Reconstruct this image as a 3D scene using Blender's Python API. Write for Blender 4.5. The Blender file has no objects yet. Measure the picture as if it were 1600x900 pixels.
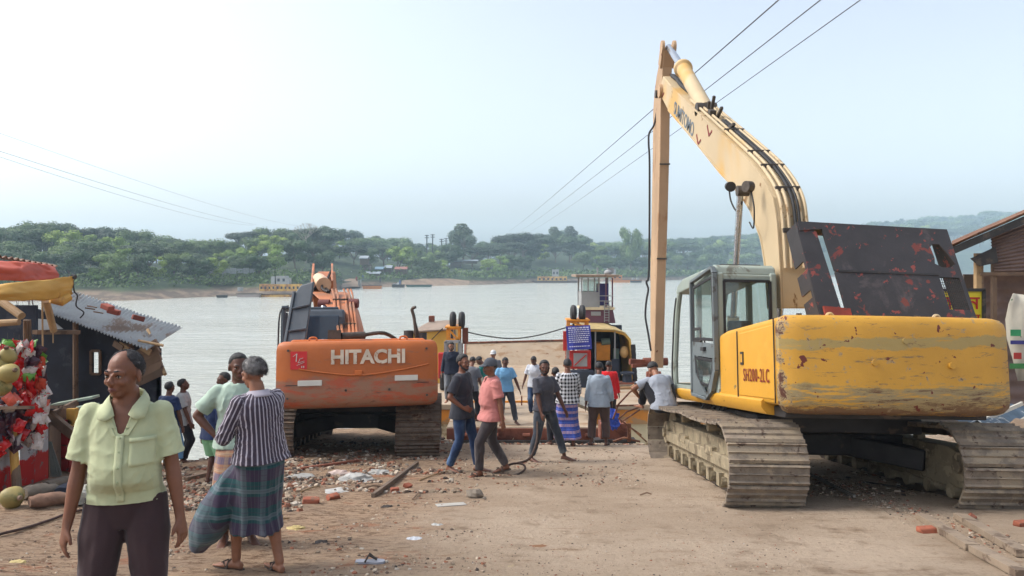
import bpy, bmesh, math, random, os
import numpy as np
from math import sin, cos, pi, radians, sqrt, atan2
from mathutils import Vector, Matrix, Quaternion, noise
from mathutils.bvhtree import BVHTree
random.seed(7)
SC = bpy.context.scene
COL = SC.collection
# ------------------------------------------------------------ camera
F = 1164.0; HY = 422.0; CZ = 1.6
cam = bpy.data.cameras.new('camera'); camo = bpy.data.objects.new('camera', cam); COL.objects.link(camo)
cam.sensor_width = 36.0; cam.lens = F/1600*36
camo.location = (0, 0, CZ); camo.rotation_euler = (radians(90), 0, 0)
cam.shift_y = -(450-HY)/1600.0
cam.clip_start = 0.05; cam.clip_end = 6000
SC.camera = camo
# ------------------------------------------------------------ world and sun
SUN_EL, SUN_AZ = radians(48), radians(-88)      # azimuth from +Y, positive towards +X
w = bpy.data.worlds.new('World'); SC.world = w; w.use_nodes = True
nt = w.node_tree; nt.nodes.clear()
sky = nt.nodes.new('ShaderNodeTexSky'); sky.sky_type = 'NISHITA'; sky.sun_disc = False
sky.sun_elevation = SUN_EL; sky.sun_rotation = SUN_AZ
sky.air_density = 1.0; sky.dust_density = 4.0; sky.ozone_density = 2.0
bg = nt.nodes.new('ShaderNodeBackground'); bg.inputs['Strength'].default_value = 0.15
wo = nt.nodes.new('ShaderNodeOutputWorld')
hs = nt.nodes.new('ShaderNodeHueSaturation'); hs.inputs['Saturation'].default_value = .52; hs.inputs['Value'].default_value = 1.0
nt.links.new(sky.outputs[0], hs.inputs['Color']); nt.links.new(hs.outputs[0], bg.inputs[0]); nt.links.new(bg.outputs[0], wo.inputs[0])
sl = bpy.data.lights.new('sun', 'SUN'); sl.energy = 1.0; sl.angle = radians(14); sl.color = (1.0, 0.96, 0.9)
so = bpy.data.objects.new('sun', sl); COL.objects.link(so)
sd = Vector((sin(SUN_AZ)*cos(SUN_EL), cos(SUN_AZ)*cos(SUN_EL), sin(SUN_EL)))
so.rotation_euler = sd.to_track_quat('Z', 'Y').to_euler(); so.location = sd*50
SC.view_settings.view_transform = 'Standard'; SC.view_settings.look = 'None'
SC.view_settings.exposure = 1.0; SC.view_settings.gamma = 1.0
SC.render.engine = 'CYCLES'
SC.cycles.use_denoising = True
SC.cycles.max_bounces = 6; SC.cycles.diffuse_bounces = 3; SC.cycles.glossy_bounces = 3
SC.cycles.transmission_bounces = 4; SC.cycles.transparent_max_bounces = 12; SC.cycles.volume_bounces = 1
SC.cycles.caustics_reflective = False; SC.cycles.caustics_refractive = False
# ------------------------------------------------------------ geometry of the place
def P(px, py, D): return Vector(((px-800)/F*D, D, CZ+(HY-py)/F*D))
WZ = -3.6
def gslope(x, y):
    z = -0.125*y
    # the bank left and right of the ramp drops faster to the water
    if y > 11.2 and x < -4.8: z -= (y-11.2)*0.12*min(1, (-4.8-x)/1.2)
    if y > 14.6 and x > -2.2: z -= (y-14.6)*0.12*min(1, (x+2.2)/1.0)
    if y > 18.2: z -= (y-18.2)*0.20
    if x > 6.5:
        k = min(1, (x-6.5)/3.5); k = k*k*(3-2*k)
        z += k*0.45*max(0, 1-max(0, y-13)/8)
    if x < -6.2 and y < 13: z += min(1, (-6.2-x)/1.5)*0.10
    return z
def ground_z(x, y):
    z = gslope(x, y)
    if -14 < x < 18 and 1 < y < 24:
        rough = 0.35
        m = noise.noise(Vector((x*0.25, y*0.25, 3)))
        left = min(1, max(0, (-(x+0.5-0.12*(y-6))-0.3)/2.2))        # broken soil left of the concrete ramp
        rough += 1.7*left
        ditch = (x-(2.3+0.32*(14-y)*1.0))
        z += rough*(0.022*noise.noise(Vector((x*0.9, y*0.9, 1)))+0.012*noise.noise(Vector((x*3.1, y*3.1, 5)))+0.007*noise.noise(Vector((x*8, y*8, 9))))
        z += left*0.010*abs(noise.noise(Vector((x*14, y*14, 2))))
        if x > 3.2:   # channel along the edge of the slab under the right crawler
            d = abs((x-6.35)+(y-7.9)*0.62)
            if d < 0.35: z -= 0.07*(1-d/0.35)
    return z
def G(px, py):
    """point on the sloping ground seen at this pixel of the photograph"""
    D = 4.0
    for _ in range(60):
        x = (px-800)/F*D; zz = CZ-(py-HY)/F*D
        D += (zz-ground_z(x, D))/((py-HY)/F-0.05)*0.5
    return Vector(((px-800)/F*D, D, ground_z((px-800)/F*D, D)))
# ------------------------------------------------------------ tagging
def tag(o, label=None, cat=None, group=None, kind=None):
    if label: o['label'] = label
    if cat: o['category'] = cat
    if group: o['group'] = group
    if kind: o['kind'] = kind
    return o
def thing(name, label, cat, loc=(0, 0, 0), rz=0.0, group=None):
    o = bpy.data.objects.new(name, None); COL.objects.link(o)
    o.location = loc; o.rotation_euler = (0, 0, rz); o.empty_display_size = 0.1
    tag(o, label, cat, group)
    return o
def link_mesh(name, me, parent=None, loc=None):
    o = bpy.data.objects.new(name, me); COL.objects.link(o)
    if parent is not None: o.parent = parent
    if loc is not None: o.location = loc
    return o
def kids(o): return [c for c in bpy.data.objects if c.parent == o]
def copy_tree(o, parent=None):
    c = o.copy(); COL.objects.link(c)
    c.parent = parent
    for ch in o.children: copy_tree(ch, c)
    return c
# ------------------------------------------------------------ mesh builder
class MB:
    def __init__(s, T=None):
        s.v = []; s.f = []; s.m = []; s.T = T if T is not None else Matrix.Identity(4); s.mi = 0; s.attr = None
    def add(s, vs, fs, mi=None):
        b = len(s.v); T = s.T
        s.v += [tuple(T @ Vector(p)) for p in vs]
        s.f += [tuple(b+i for i in f) for f in fs]
        s.m += [s.mi if mi is None else mi]*len(fs)
    def box(s, c, d, R=None, mi=None, taper=1.0):
        x, y, z = d[0]/2, d[1]/2, d[2]/2; vs = []
        for sz in (-1, 1):
            k = taper if sz > 0 else 1
            for sx, sy in ((-1, -1), (1, -1), (1, 1), (-1, 1)):
                p = Vector((sx*x*k, sy*y*k, sz*z))
                if R is not None: p = R @ p
                vs.append(p+Vector(c))
        s.add(vs, [(0, 3, 2, 1), (4, 5, 6, 7), (0, 1, 5, 4), (1, 2, 6, 5), (2, 3, 7, 6), (3, 0, 4, 7)], mi)
    def bar(s, a, b, w, h=None, mi=None, up=(0, 0, 1)):
        a, b = Vector(a), Vector(b); h = w if h is None else h
        d = (b-a); L = d.length; d.normalize(); u = Vector(up)
        if abs(d.dot(u)) > 0.98: u = Vector((0, 1, 0))
        x = d.cross(u).normalized(); z = x.cross(d)
        R = Matrix((x, d, z)).transposed()
        s.box((a+b)/2, (w, L, h), R, mi)
    def prism(s, poly, axis, a0, a1, mi=None):
        """poly of 2-d points; axis 'x': points are (y,z); 'y': (x,z); 'z': (x,y)"""
        def mk(p, a):
            return {'x': (a, p[0], p[1]), 'y': (p[0], a, p[1]), 'z': (p[0], p[1], a)}[axis]
        n = len(poly)
        vs = [mk(p, a0) for p in poly]+[mk(p, a1) for p in poly]
        ar = sum(poly[i][0]*poly[(i+1) % n][1]-poly[(i+1) % n][0]*poly[i][1] for i in range(n))
        fs = [tuple(range(n))[::-1], tuple(range(n, 2*n))]+[(i, (i+1) % n, n+(i+1) % n, n+i) for i in range(n)]
        if (ar < 0) != (axis == 'y'): fs = [f[::-1] for f in fs]
        s.add(vs, fs, mi)
    def cyl(s, a, b, r0, r1=None, n=12, mi=None, caps=True):
        s.tube([a, b], [r0, r0 if r1 is None else r1], n, mi, caps)
    def tube(s, pts, r, n=8, mi=None, caps=True):
        pts = [Vector(p) for p in pts]
        if not isinstance(r, (list, tuple)): r = [r]*len(pts)
        vs = []; fs = []; u = None
        for i, p in enumerate(pts):
            t = (pts[min(i+1, len(pts)-1)]-pts[max(i-1, 0)])
            if t.length < 1e-9: t = Vector((0, 0, 1))
            t.normalize()
            if u is None:
                u = t.cross(Vector((0, 0, 1)))
                if u.length < 1e-3: u = t.cross(Vector((1, 0, 0)))
            u = (u-t*u.dot(t)).normalized(); v = t.cross(u)
            for k in range(n):
                a = 2*pi*k/n; vs.append(p+(u*cos(a)+v*sin(a))*r[i])
        for i in range(len(pts)-1):
            for k in range(n):
                fs.append((i*n+k, i*n+(k+1) % n, (i+1)*n+(k+1) % n, (i+1)*n+k))
        if caps:
            fs.append(tuple(range(n))[::-1]); fs.append(tuple((len(pts)-1)*n+k for k in range(n)))
        s.add(vs, fs, mi)
    def loft(s, rings, mi=None, caps=True, close=True):
        """rings: lists of equal length"""
        n = len(rings[0]); vs = [p for r in rings for p in r]; fs = []
        for i in range(len(rings)-1):
            for k in range(n if close else n-1):
                fs.append((i*n+k, i*n+(k+1) % n, (i+1)*n+(k+1) % n, (i+1)*n+k))
        if caps:
            fs.append(tuple(range(n))[::-1]); fs.append(tuple((len(rings)-1)*n+k for k in range(n)))
        s.add(vs, fs, mi)
    def ell(s, c, r, nu=12, nv=8, R=None, mi=None, jit=0.0, rnd=random):
        vs = []; fs = []; c = Vector(c)
        if not isinstance(r, (list, tuple)): r = (r, r, r)
        for j in range(nv+1):
            th = pi*j/nv
            for i in range(nu if 0 < j < nv else 1):
                ph = 2*pi*i/nu
                k = 1+jit*(rnd.random()-.5)*2
                p = Vector((r[0]*sin(th)*cos(ph)*k, r[1]*sin(th)*sin(ph)*k, r[2]*cos(th)*k))
                if R is not None: p = R @ p
                vs.append(c+p)
        def idx(j, i): return 0 if j == 0 else (1+(nv-1)*nu if j == nv else 1+(j-1)*nu+i % nu)
        for j in range(nv):
            for i in range(nu):
                if j == 0: fs.append((0, idx(1, i), idx(1, i+1)))
                elif j == nv-1: fs.append((idx(j, i), idx(nv, 0), idx(j, i+1)))
                else: fs.append((idx(j, i), idx(j+1, i), idx(j+1, i+1), idx(j, i+1)))
        s.add(vs, fs, mi)
    def grid(s, pts, mi=None):
        """rows of points -> sheet"""
        n = len(pts[0]); vs = [p for r in pts for p in r]
        fs = [(i*n+j, i*n+j+1, (i+1)*n+j+1, (i+1)*n+j) for i in range(len(pts)-1) for j in range(n-1)]
        s.add(vs, fs, mi)
    def mesh(s, name, mats, origin=None):
        me = bpy.data.meshes.new(name)
        o = Vector(origin) if origin is not None else Vector((0, 0, 0))
        me.from_pydata([(v[0]-o.x, v[1]-o.y, v[2]-o.z) for v in s.v], [], s.f)
        if not isinstance(mats, (list, tuple)): mats = [mats]
        for m in mats: me.materials.append(m)
        if len(mats) > 1: me.polygons.foreach_set('material_index', s.m)
        me.update()
        return me
    def build(s, name, mats, parent=None, smooth=False, bevel=0, seg=2, origin=None, label=None, solid=0, angle=35):
        """verts are world coordinates; the object sits at the parent's origin"""
        org = origin if origin is not None else (parent_origin(parent) if parent is not None else None)
        me = s.mesh(name, mats, org)
        o = link_mesh(name, me, parent)
        if parent is None and org is not None: o.location = org
        if origin is not None and parent is not None: o.location = Vector(origin)-Vector(parent_origin(parent))
        if solid:
            md = o.modifiers.new('solid', 'SOLIDIFY'); md.thickness = solid; md.offset = 0
        if bevel:
            md = o.modifiers.new('bevel', 'BEVEL'); md.width = bevel; md.segments = seg; md.limit_method = 'ANGLE'; md.angle_limit = radians(40)
        if smooth:
            sm = smooth_by_angle(me, radians(angle if smooth is True else smooth))
        if label: o['label'] = label
        return o
def parent_origin(p):
    o = Vector((0, 0, 0))
    while p is not None: o = o+p.location; p = p.parent
    return o
def smooth_by_angle(me, ang):
    me.polygons.foreach_set('use_smooth', [True]*len(me.polygons))
    bm = bmesh.new(); bm.from_mesh(me)
    for e in bm.edges:
        if len(e.link_faces) == 2 and e.calc_face_angle(0) > ang: e.smooth = False
    bm.to_mesh(me); bm.free()
# ------------------------------------------------------------ materials
def rgb(r, g, b): # sRGB 0-255 -> linear
    f = lambda c: (c/255/12.92) if c/255 <= 0.04045 else ((c/255+0.055)/1.055)**2.4
    return (f(r), f(g), f(b), 1)
def ncol(nt, c):
    n = nt.nodes.new('ShaderNodeRGB'); n.outputs[0].default_value = c if len(c) == 4 else (*c, 1); return n.outputs[0]
def nmath(nt, op, a, b=None, c=None):
    n = nt.nodes.new('ShaderNodeMath'); n.operation = op
    for i, x in enumerate((a, b, c)):
        if x is None: continue
        if isinstance(x, (int, float)): n.inputs[i].default_value = x
        else: nt.links.new(x, n.inputs[i])
    return n.outputs[0]
def nmix(nt, fac, a, b, mode='MIX'):
    n = nt.nodes.new('ShaderNodeMix'); n.data_type = 'RGBA'; n.blend_type = mode
    def put(sock, x):
        if isinstance(x, (int, float)): sock.default_value = x
        elif isinstance(x, tuple): sock.default_value = x if len(x) == 4 else (*x, 1)
        else: nt.links.new(x, sock)
    put(n.inputs[0], fac); put(n.inputs[6], a); put(n.inputs[7], b)
    return n.outputs[2]
def nnoise(nt, vec, scale, detail=5, rough=0.6, dist=0.0, stretch=None, off=0.0):
    if stretch or off:
        mp = nt.nodes.new('ShaderNodeMapping'); mp.inputs['Scale'].default_value = stretch or (1, 1, 1)
        mp.inputs['Location'].default_value = (off, off*1.7, off*.6)
        nt.links.new(vec, mp.inputs['Vector']); vec = mp.outputs[0]
    n = nt.nodes.new('ShaderNodeTexNoise'); n.inputs['Scale'].default_value = scale
    n.inputs['Detail'].default_value = detail; n.inputs['Roughness'].default_value = rough; n.inputs['Distortion'].default_value = dist
    nt.links.new(vec, n.inputs['Vector']); return n.outputs['Fac']
def nstep(nt, x, lo, hi):
    n = nt.nodes.new('ShaderNodeMapRange'); n.interpolation_type = 'SMOOTHSTEP'
    n.inputs['From Min'].default_value = lo; n.inputs['From Max'].default_value = hi
    nt.links.new(x, n.inputs['Value']); return n.outputs[0]
def newmat(name):
    m = bpy.data.materials.new(name); m.use_nodes = True; nt = m.node_tree
    b = nt.nodes['Principled BSDF']; tc = nt.nodes.new('ShaderNodeTexCoord')
    return m, nt, b, tc.outputs['Object']
MATS = {}
def mat(name, c, rough=0.8, metal=0.0, var=0.18, vs=3.0, bump=0.0, bs=30.0, layers=(), spec=0.5, coat=0.0, rnd=0.0, alpha=None, trans=0.0, stretch=None):
    """layers: (colour, scale, threshold, softness, detail, stretch, roughness) patches of dirt, rust, bare metal"""
    if name in MATS: return MATS[name]
    m, nt, b, oc = newmat(name)
    c = c if len(c) == 4 else (*c, 1)
    if rnd:
        oi0 = nt.nodes.new('ShaderNodeObjectInfo'); va = nt.nodes.new('ShaderNodeVectorMath'); va.operation = 'MULTIPLY_ADD'
        nt.links.new(oi0.outputs['Random'], va.inputs[0]); va.inputs[1].default_value = (37, 23, 51); nt.links.new(oc, va.inputs[2]); oc = va.outputs[0]
    n = nnoise(nt, oc, vs, 4, stretch=stretch)
    dark = tuple(x*(1-var) for x in c[:3])+(1,); lite = tuple(min(1, x*(1+var)) for x in c[:3])+(1,)
    col = nmix(nt, nstep(nt, n, 0.3, 0.7), dark, lite)
    if rnd:
        oi = nt.nodes.new('ShaderNodeObjectInfo')
        k = nmath(nt, 'MULTIPLY_ADD', oi.outputs['Random'], 2*rnd, 1-rnd)
        cc = nt.nodes.new('ShaderNodeCombineColor')
        for i in range(3): nt.links.new(k, cc.inputs[i])
        col = nmix(nt, 1.0, col, cc.outputs[0], 'MULTIPLY')
    ro = None
    for i, L in enumerate(layers):
        lc, sc_, th, sf = L[:4]; det = L[4] if len(L) > 4 else 6; st = L[5] if len(L) > 5 else None
        k = nstep(nt, nnoise(nt, oc, sc_, det, 0.65, 0.3, st, off=3.1*(i+1)), th, th+sf)
        col = nmix(nt, k, col, lc)
        if len(L) > 6:
            ro = nmath(nt, 'MULTIPLY_ADD', k, L[6]-rough, rough) if ro is None else nmath(nt, 'ADD', ro, nmath(nt, 'MULTIPLY', k, L[6]-rough))
    nt.links.new(col, b.inputs['Base Color'])
    b.inputs['Roughness'].default_value = rough; b.inputs['Metallic'].default_value = metal
    if ro is not None: nt.links.new(ro, b.inputs['Roughness'])
    b.inputs['Specular IOR Level'].default_value = spec
    b.inputs['Coat Weight'].default_value = coat
    if trans: b.inputs['Transmission Weight'].default_value = trans
    if alpha is not None: b.inputs['Alpha'].default_value = alpha
    if bump:
        bn = nt.nodes.new('ShaderNodeBump'); bn.inputs['Strength'].default_value = min(1, bump); bn.inputs['Distance'].default_value = 0.02*max(1, bump)
        nt.links.new(nnoise(nt, oc, bs, 5), bn.inputs['Height']); nt.links.new(bn.outputs[0], b.inputs['Normal'])
    MATS[name] = m
    return m
RUST = rgb(104, 58, 38); MUD = rgb(150, 128, 104); DARK = rgb(38, 36, 36)
# ============================================================ GROUND
def ground_material():
    m, nt, b, oc = newmat('ground_soil')
    geo = nt.nodes.new('ShaderNodeNewGeometry'); pos = geo.outputs['Position']
    sx = nt.nodes.new('ShaderNodeSeparateXYZ'); nt.links.new(pos, sx.inputs[0]); X, Y = sx.outputs[0], sx.outputs[1]
    # dusty concrete of the ramp
    base = nmix(nt, nstep(nt, nnoise(nt, pos, 0.5, 6, .6), .35, .65), rgb(164, 144, 122), rgb(184, 164, 142))
    base = nmix(nt, nstep(nt, nnoise(nt, pos, 2.2, 8, .7, off=4), .5, .72), base, rgb(134, 114, 93))
    fine = nnoise(nt, pos, 25, 8, .8, off=2)
    base = nmix(nt, nstep(nt, fine, .30, .47), rgb(128, 107, 86), base)
    streak = nnoise(nt, pos, 1.6, 9, .78, .5, (0.8, 3.2, 1), off=11)
    base = nmix(nt, nmath(nt, 'MULTIPLY', nstep(nt, streak, .56, .66), .75), base, rgb(132, 104, 78))
    # red-brown soil left of it
    edge = nmath(nt, 'ADD', nmath(nt, 'MULTIPLY', X, -1.0), nmath(nt, 'MULTIPLY_ADD', Y, .12, -1.4))
    edge = nmath(nt, 'ADD', edge, nmath(nt, 'MULTIPLY_ADD', nnoise(nt, pos, 1.1, 6, .7, off=8), 3.2, -1.6))
    k = nstep(nt, edge, -.5, 1.4)
    soil = nmix(nt, nstep(nt, nnoise(nt, pos, 1.3, 7, .7, off=6), .42, .62), rgb(166, 140, 114), rgb(152, 130, 108))
    soil = nmix(nt, nstep(nt, nnoise(nt, pos, 7, 8, .8, .4, (1, 2.5, 1), off=3), .47, .60), soil, rgb(112, 86, 66))
    soil = nmix(nt, nstep(nt, nnoise(nt, pos, 12, 8, .8, off=9), .62, .70), soil, rgb(206, 188, 164))
    col = nmix(nt, k, base, soil)
    br = nstep(nt, nnoise(nt, pos, .85, 6, .72, .3, (1, 1.6, 1), off=17), .585, .66)
    col = nmix(nt, nmath(nt, 'MULTIPLY', nmath(nt, 'MULTIPLY', br, k), .6), col, rgb(160, 96, 64))
    # dark litter specks
    v = nt.nodes.new('ShaderNodeTexVoronoi'); v.inputs['Scale'].default_value = 5.5; nt.links.new(pos, v.inputs['Vector'])
    sp = nmath(nt, 'LESS_THAN', v.outputs['Distance'], .07)
    sp = nmath(nt, 'MULTIPLY', sp, nstep(nt, nnoise(nt, pos, 3.3, 3, off=21), .45, .55))
    col = nmix(nt, nmath(nt, 'MULTIPLY', sp, .8), col, rgb(72, 58, 48))
    # wet mud by the water
    sz = sx.outputs[2]
    wet = nstep(nt, nmath(nt, 'MULTIPLY', sz, -1), 2.9, 3.5)
    col = nmix(nt, wet, col, rgb(98, 86, 72))
    nt.links.new(col, b.inputs['Base Color']); b.inputs['Roughness'].default_value = .92; b.inputs['Specular IOR Level'].default_value = .25
    h = nmath(nt, 'ADD', nmath(nt, 'MULTIPLY', nnoise(nt, pos, 14, 8, .75, off=5), 1.0), nmath(nt, 'MULTIPLY', streak, .9))
    bp = nt.nodes.new('ShaderNodeBump'); bp.inputs['Strength'].default_value = 1.0; bp.inputs['Distance'].default_value = .055
    nt.links.new(h, bp.inputs['Height']); nt.links.new(bp.outputs[0], b.inputs['Normal'])
    return m
def make_ground():
    def axis(lo, hi, f0, f1, step, grow=1.35):
        a = [f0]
        while a[-1] < f1: a.append(a[-1]+step)
        s = step
        while a[-1] < hi: s *= grow; a.append(min(hi, a[-1]+s))
        s = step; pre = []
        q = f0
        while q > lo: s *= grow; q = max(lo, q-s); pre.append(q)
        return pre[::-1]+a
    xs = axis(-150, 150, -9.5, 10.5, .065); ys = axis(-120, 70, 4.6, 19.5, .065)
    vs = []
    for y in ys:
        for x in xs:
            vs.append((x, y, max(ground_z(x, y), -9)))
    nx = len(xs); fs = [(j*nx+i, j*nx+i+1, (j+1)*nx+i+1, (j+1)*nx+i) for j in range(len(ys)-1) for i in range(nx-1)]
    me = bpy.data.meshes.new('ground'); me.from_pydata(vs, [], fs); me.polygons.foreach_set('use_smooth', [True]*len(fs))
    me.materials.append(ground_material())
    tag(link_mesh('ground', me), kind='structure')
make_ground()
# ============================================================ WATER
def make_water():
    m, nt, b, oc = newmat('river_water')
    geo = nt.nodes.new('ShaderNodeNewGeometry'); pos = geo.outputs['Position']
    b.inputs['Base Color'].default_value = rgb(186, 188, 178); b.inputs['Roughness'].default_value = .12; b.inputs['IOR'].default_value = 1.33
    b.inputs['Specular IOR Level'].default_value = .5
    big = nnoise(nt, pos, .35, 3, .5, 0, (1, 2.2, 1)); med = nnoise(nt, pos, 1.4, 5, .65, .3, (1, 2.4, 1), off=3)
    patch = nstep(nt, nnoise(nt, pos, .03, 4, .6, 0, (1, 3, 1), off=9), .35, .65)
    h = nmath(nt, 'ADD', nmath(nt, 'MULTIPLY', big, .7), nmath(nt, 'MULTIPLY', med, nmath(nt, 'MULTIPLY_ADD', patch, .35, .25)))
    bp = nt.nodes.new('ShaderNodeBump'); bp.inputs['Strength'].default_value = 1.0; bp.inputs['Distance'].default_value = .42
    nt.links.new(h, bp.inputs['Height']); nt.links.new(bp.outputs[0], b.inputs['Normal'])
    mb = MB(); mb.add([(-1500, 14, WZ), (1500, 14, WZ), (1500, 2600, WZ), (-1500, 2600, WZ)], [(0, 1, 2, 3)])
    o = mb.build('river_water', m); tag(o, kind='structure')
make_water()
# ============================================================ FAR BANK
BANK = [(-900, 116), (-400, 118), (0, 121), (200, 126), (350, 146), (450, 152), (560, 214), (650, 240), (760, 263), (900, 330), (1000, 350), (1100, 430), (1300, 580), (1500, 740), (1700, 800), (2400, 900)]
SKY = [(-400, 340), (0, 350), (60, 344), (130, 348), (200, 358), (300, 372), (345, 371), (380, 364), (400, 357), (450, 355), (500, 354), (545, 357), (600, 372), (650, 374), (700, 386), (724, 352), (745, 378), (800, 363), (850, 366), (890, 358), (940, 377), (1000, 374), (1060, 369), (1150, 366), (1300, 352), (1400, 342), (1450, 338), (1500, 336), (1560, 328), (1600, 330), (2400, 330)]
def lerp(tab, x):
    if x <= tab[0][0]: return tab[0][1]
    for (a, b), (c, d) in zip(tab, tab[1:]):
        if x <= c: return b+(d-b)*(x-a)/(c-a)
    return tab[-1][1]
def bank_h(px, off):
    """height of the far bank above the water at a distance off behind the waterline"""
    D = lerp(BANK, px); sc_ = D/150
    top = CZ+(HY-lerp(SKY, px))/F*(D+110*sc_) - WZ
    hill = max(2.5*sc_**.5, top-9*sc_**.35)*.92
    prof = [(-4, -1.2), (0, -.25), (2, .25), (7, 1.3), (9, 2.2), (18, 3.4), (40, 4.2+.1*hill), (60, 5+.2*hill), (110*sc_, hill), (200*sc_, hill*1.0), (500*sc_, hill*.6)]
    if px > 660 and px < 760: pass
    return lerp(prof, off)
def FB(px, off, dz=0.0):
    D = lerp(BANK, px)+off
    return Vector(((px-800)/F*D, D, WZ+bank_h(px, off)+dz))
def make_far_bank():
    m, nt, b, oc = newmat('far_bank_ground')
    geo = nt.nodes.new('ShaderNodeNewGeometry'); pos = geo.outputs['Position']
    sx = nt.nodes.new('ShaderNodeSeparateXYZ'); nt.links.new(pos, sx.inputs[0])
    hz = nmath(nt, 'ADD', sx.outputs[2], nmath(nt, 'MULTIPLY_ADD', nnoise(nt, pos, .15, 5), 2.2, -1.1))
    mudc = nmix(nt, nstep(nt, nnoise(nt, pos, .3, 6, .7), .4, .6), rgb(88, 76, 64), rgb(128, 110, 92))
    gr = nmix(nt, nstep(nt, nnoise(nt, pos, .2, 6, .7, off=5), .4, .6), rgb(34, 50, 28), rgb(54, 72, 38))
    col = nmix(nt, nstep(nt, hz, -2.6, -1.6), mudc, gr)
    nt.links.new(col, b.inputs['Base Color']); b.inputs['Roughness'].default_value = .95
    pxs = list(range(-900, 2401, 20)); offs = [-4, 0, 1, 2, 4, 7, 9, 13, 18, 28, 40, 60, 80, 110, 160, 200, 300, 500, 800]
    rows = []
    for o_ in offs:
        r = []
        for px in pxs:
            p = FB(px, o_); n_ = noise.noise(Vector((p.x*.08, p.y*.08, 0)))
            if o_ > 0: p.z += n_*min(2.0, .15*o_)
            r.append(p)
        rows.append(r)
    mb = MB(); mb.grid(rows); o = mb.build('far_bank', m); tag(o, kind='structure')
    o.data.polygons.foreach_set('use_smooth', [True]*len(o.data.polygons))
    # the sandy spit and the landing road
    ms = mat('bank_sand', rgb(138, 116, 94), var=.2, vs=.4)
    rows = []
    for i in range(15):
        t = i/14; px = 628+t*105
        wv = sin(pi*t)
        rows.append([P(px, 449-4*t, 0.0001) for _ in range(0)] or [FB(px, -1.5, .45), FB(px, 2, .2+.3*wv), FB(px, 8, .1+.5*wv), FB(px, 14, -.4)])
    mb = MB(); mb.grid(rows); tag(mb.build('sand_bank', ms, smooth=True), kind='structure')
    rows = []
    for i in range(9):
        t = i/8; off = -2+34*t
        a, b_ = FB(534+3*t*1, off), FB(562-8*t, off)
        z = WZ+.5+3.6*t; a.z = b_.z = z
        rows.append([Vector((a.x-.4, a.y, z-1.5)), a, (a+b_)/2+Vector((0, 0, .1)), b_, Vector((b_.x+.4, b_.y, z-1.5))])
    mb = MB(); mb.grid(rows); tag(mb.build('landing_road', ms), kind='structure')
make_far_bank()
# ------------------------------------------------------------ trees
def leaf_mat(name, a, b_, c):
    m, nt, b, oc = newmat(name)
    geo = nt.nodes.new('ShaderNodeNewGeometry'); oi = nt.nodes.new('ShaderNodeObjectInfo')
    col = nmix(nt, nstep(nt, nnoise(nt, oc, .45, 3, .6), .35, .65), a, b_)
    col = nmix(nt, nmath(nt, 'MULTIPLY', nmath(nt, 'POWER', oi.outputs['Random'], 2.0), .75), col, c)
    k = nmath(nt, 'MULTIPLY_ADD', geo.outputs['Random Per Island'], .7, .65)
    cc = nt.nodes.new('ShaderNodeCombineColor')
    for i in range(3): nt.links.new(k, cc.inputs[i])
    col = nmix(nt, 1.0, col, cc.outputs[0], 'MULTIPLY')
    nt.links.new(col, b.inputs['Base Color']); b.inputs['Roughness'].default_value = .7
    b.inputs['Subsurface Weight'].default_value = 0
    return m
LEAF = leaf_mat('tree_leaves', rgb(34, 60, 32), rgb(66, 94, 44), rgb(112, 134, 66))
LEAFD = leaf_mat('dark_leaves', rgb(26, 46, 28), rgb(44, 66, 36), rgb(60, 82, 44))
LEAFB = leaf_mat('bright_leaves', rgb(96, 124, 48), rgb(132, 156, 62), rgb(152, 168, 74))
BARK = mat('bark', rgb(96, 82, 68), var=.3, vs=2, rnd=.3)
def crown_mesh(rnd, lobes, n, size, mat_, flat=.6, core=True):
    """leaf-sized faces spread through overlapping lobes, in crown units (height about 1, base at 0)"""
    vs = []; fs = []
    for i in range(n):
        c, r = lobes[min(len(lobes)-1, int(rnd.random()*len(lobes)))]
        while True:
            d = Vector((rnd.uniform(-1, 1), rnd.uniform(-1, 1), rnd.uniform(-1, 1)))
            if .05 < d.length <= 1: break
        q = d.normalized()*(.62+.42*rnd.random()**.6)
        q *= 1+.22*noise.noise(Vector(q)*3.1+Vector(c)*7)
        if q.z < -.55 and rnd.random() < .6: continue
        p = Vector((c[0]+q.x*r[0], c[1]+q.y*r[1], c[2]+q.z*r[2]))
        nrm = (q+Vector((rnd.uniform(-.8, .8), rnd.uniform(-.8, .8), rnd.uniform(-.3, .9)))).normalized()
        u = nrm.orthogonal().normalized(); u = Quaternion(nrm, rnd.uniform(0, 6.28)) @ u; v = nrm.cross(u)
        s_ = size*rnd.uniform(.6, 1.35); b_ = len(vs)
        vs += [p-u*s_, p+v*s_*.55, p+u*s_, p-v*s_*.55-nrm*s_*.25]
        fs.append((b_, b_+1, b_+2, b_+3))
    me = MB(); me.v = [tuple(v) for v in vs]; me.f = fs; me.m = [0]*len(fs)
    if core:
        for c, r in lobes:
            me.ell(c, (r[0]*.66, r[1]*.66, r[2]*.6), 8, 6, jit=.14, rnd=rnd)
    return me.mesh('crown', mat_)
def trunk_mesh(rnd, lobes, r, h0):
    mb = MB(); top = Vector((rnd.uniform(-.04, .04), 0, h0))
    mb.tube([(0, 0, -.08), (0, 0, h0*.5), top], [r*1.3, r, r*.8], 6)
    for c, rr in lobes[:7]:
        e = Vector(c); mid = top.lerp(e, .5)+Vector((0, 0, .03))
        mb.tube([top-Vector((0, 0, h0*.3)), mid, e], [r*.55, r*.35, r*.12], 4)
    return mb.mesh('trunk', BARK)
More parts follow.
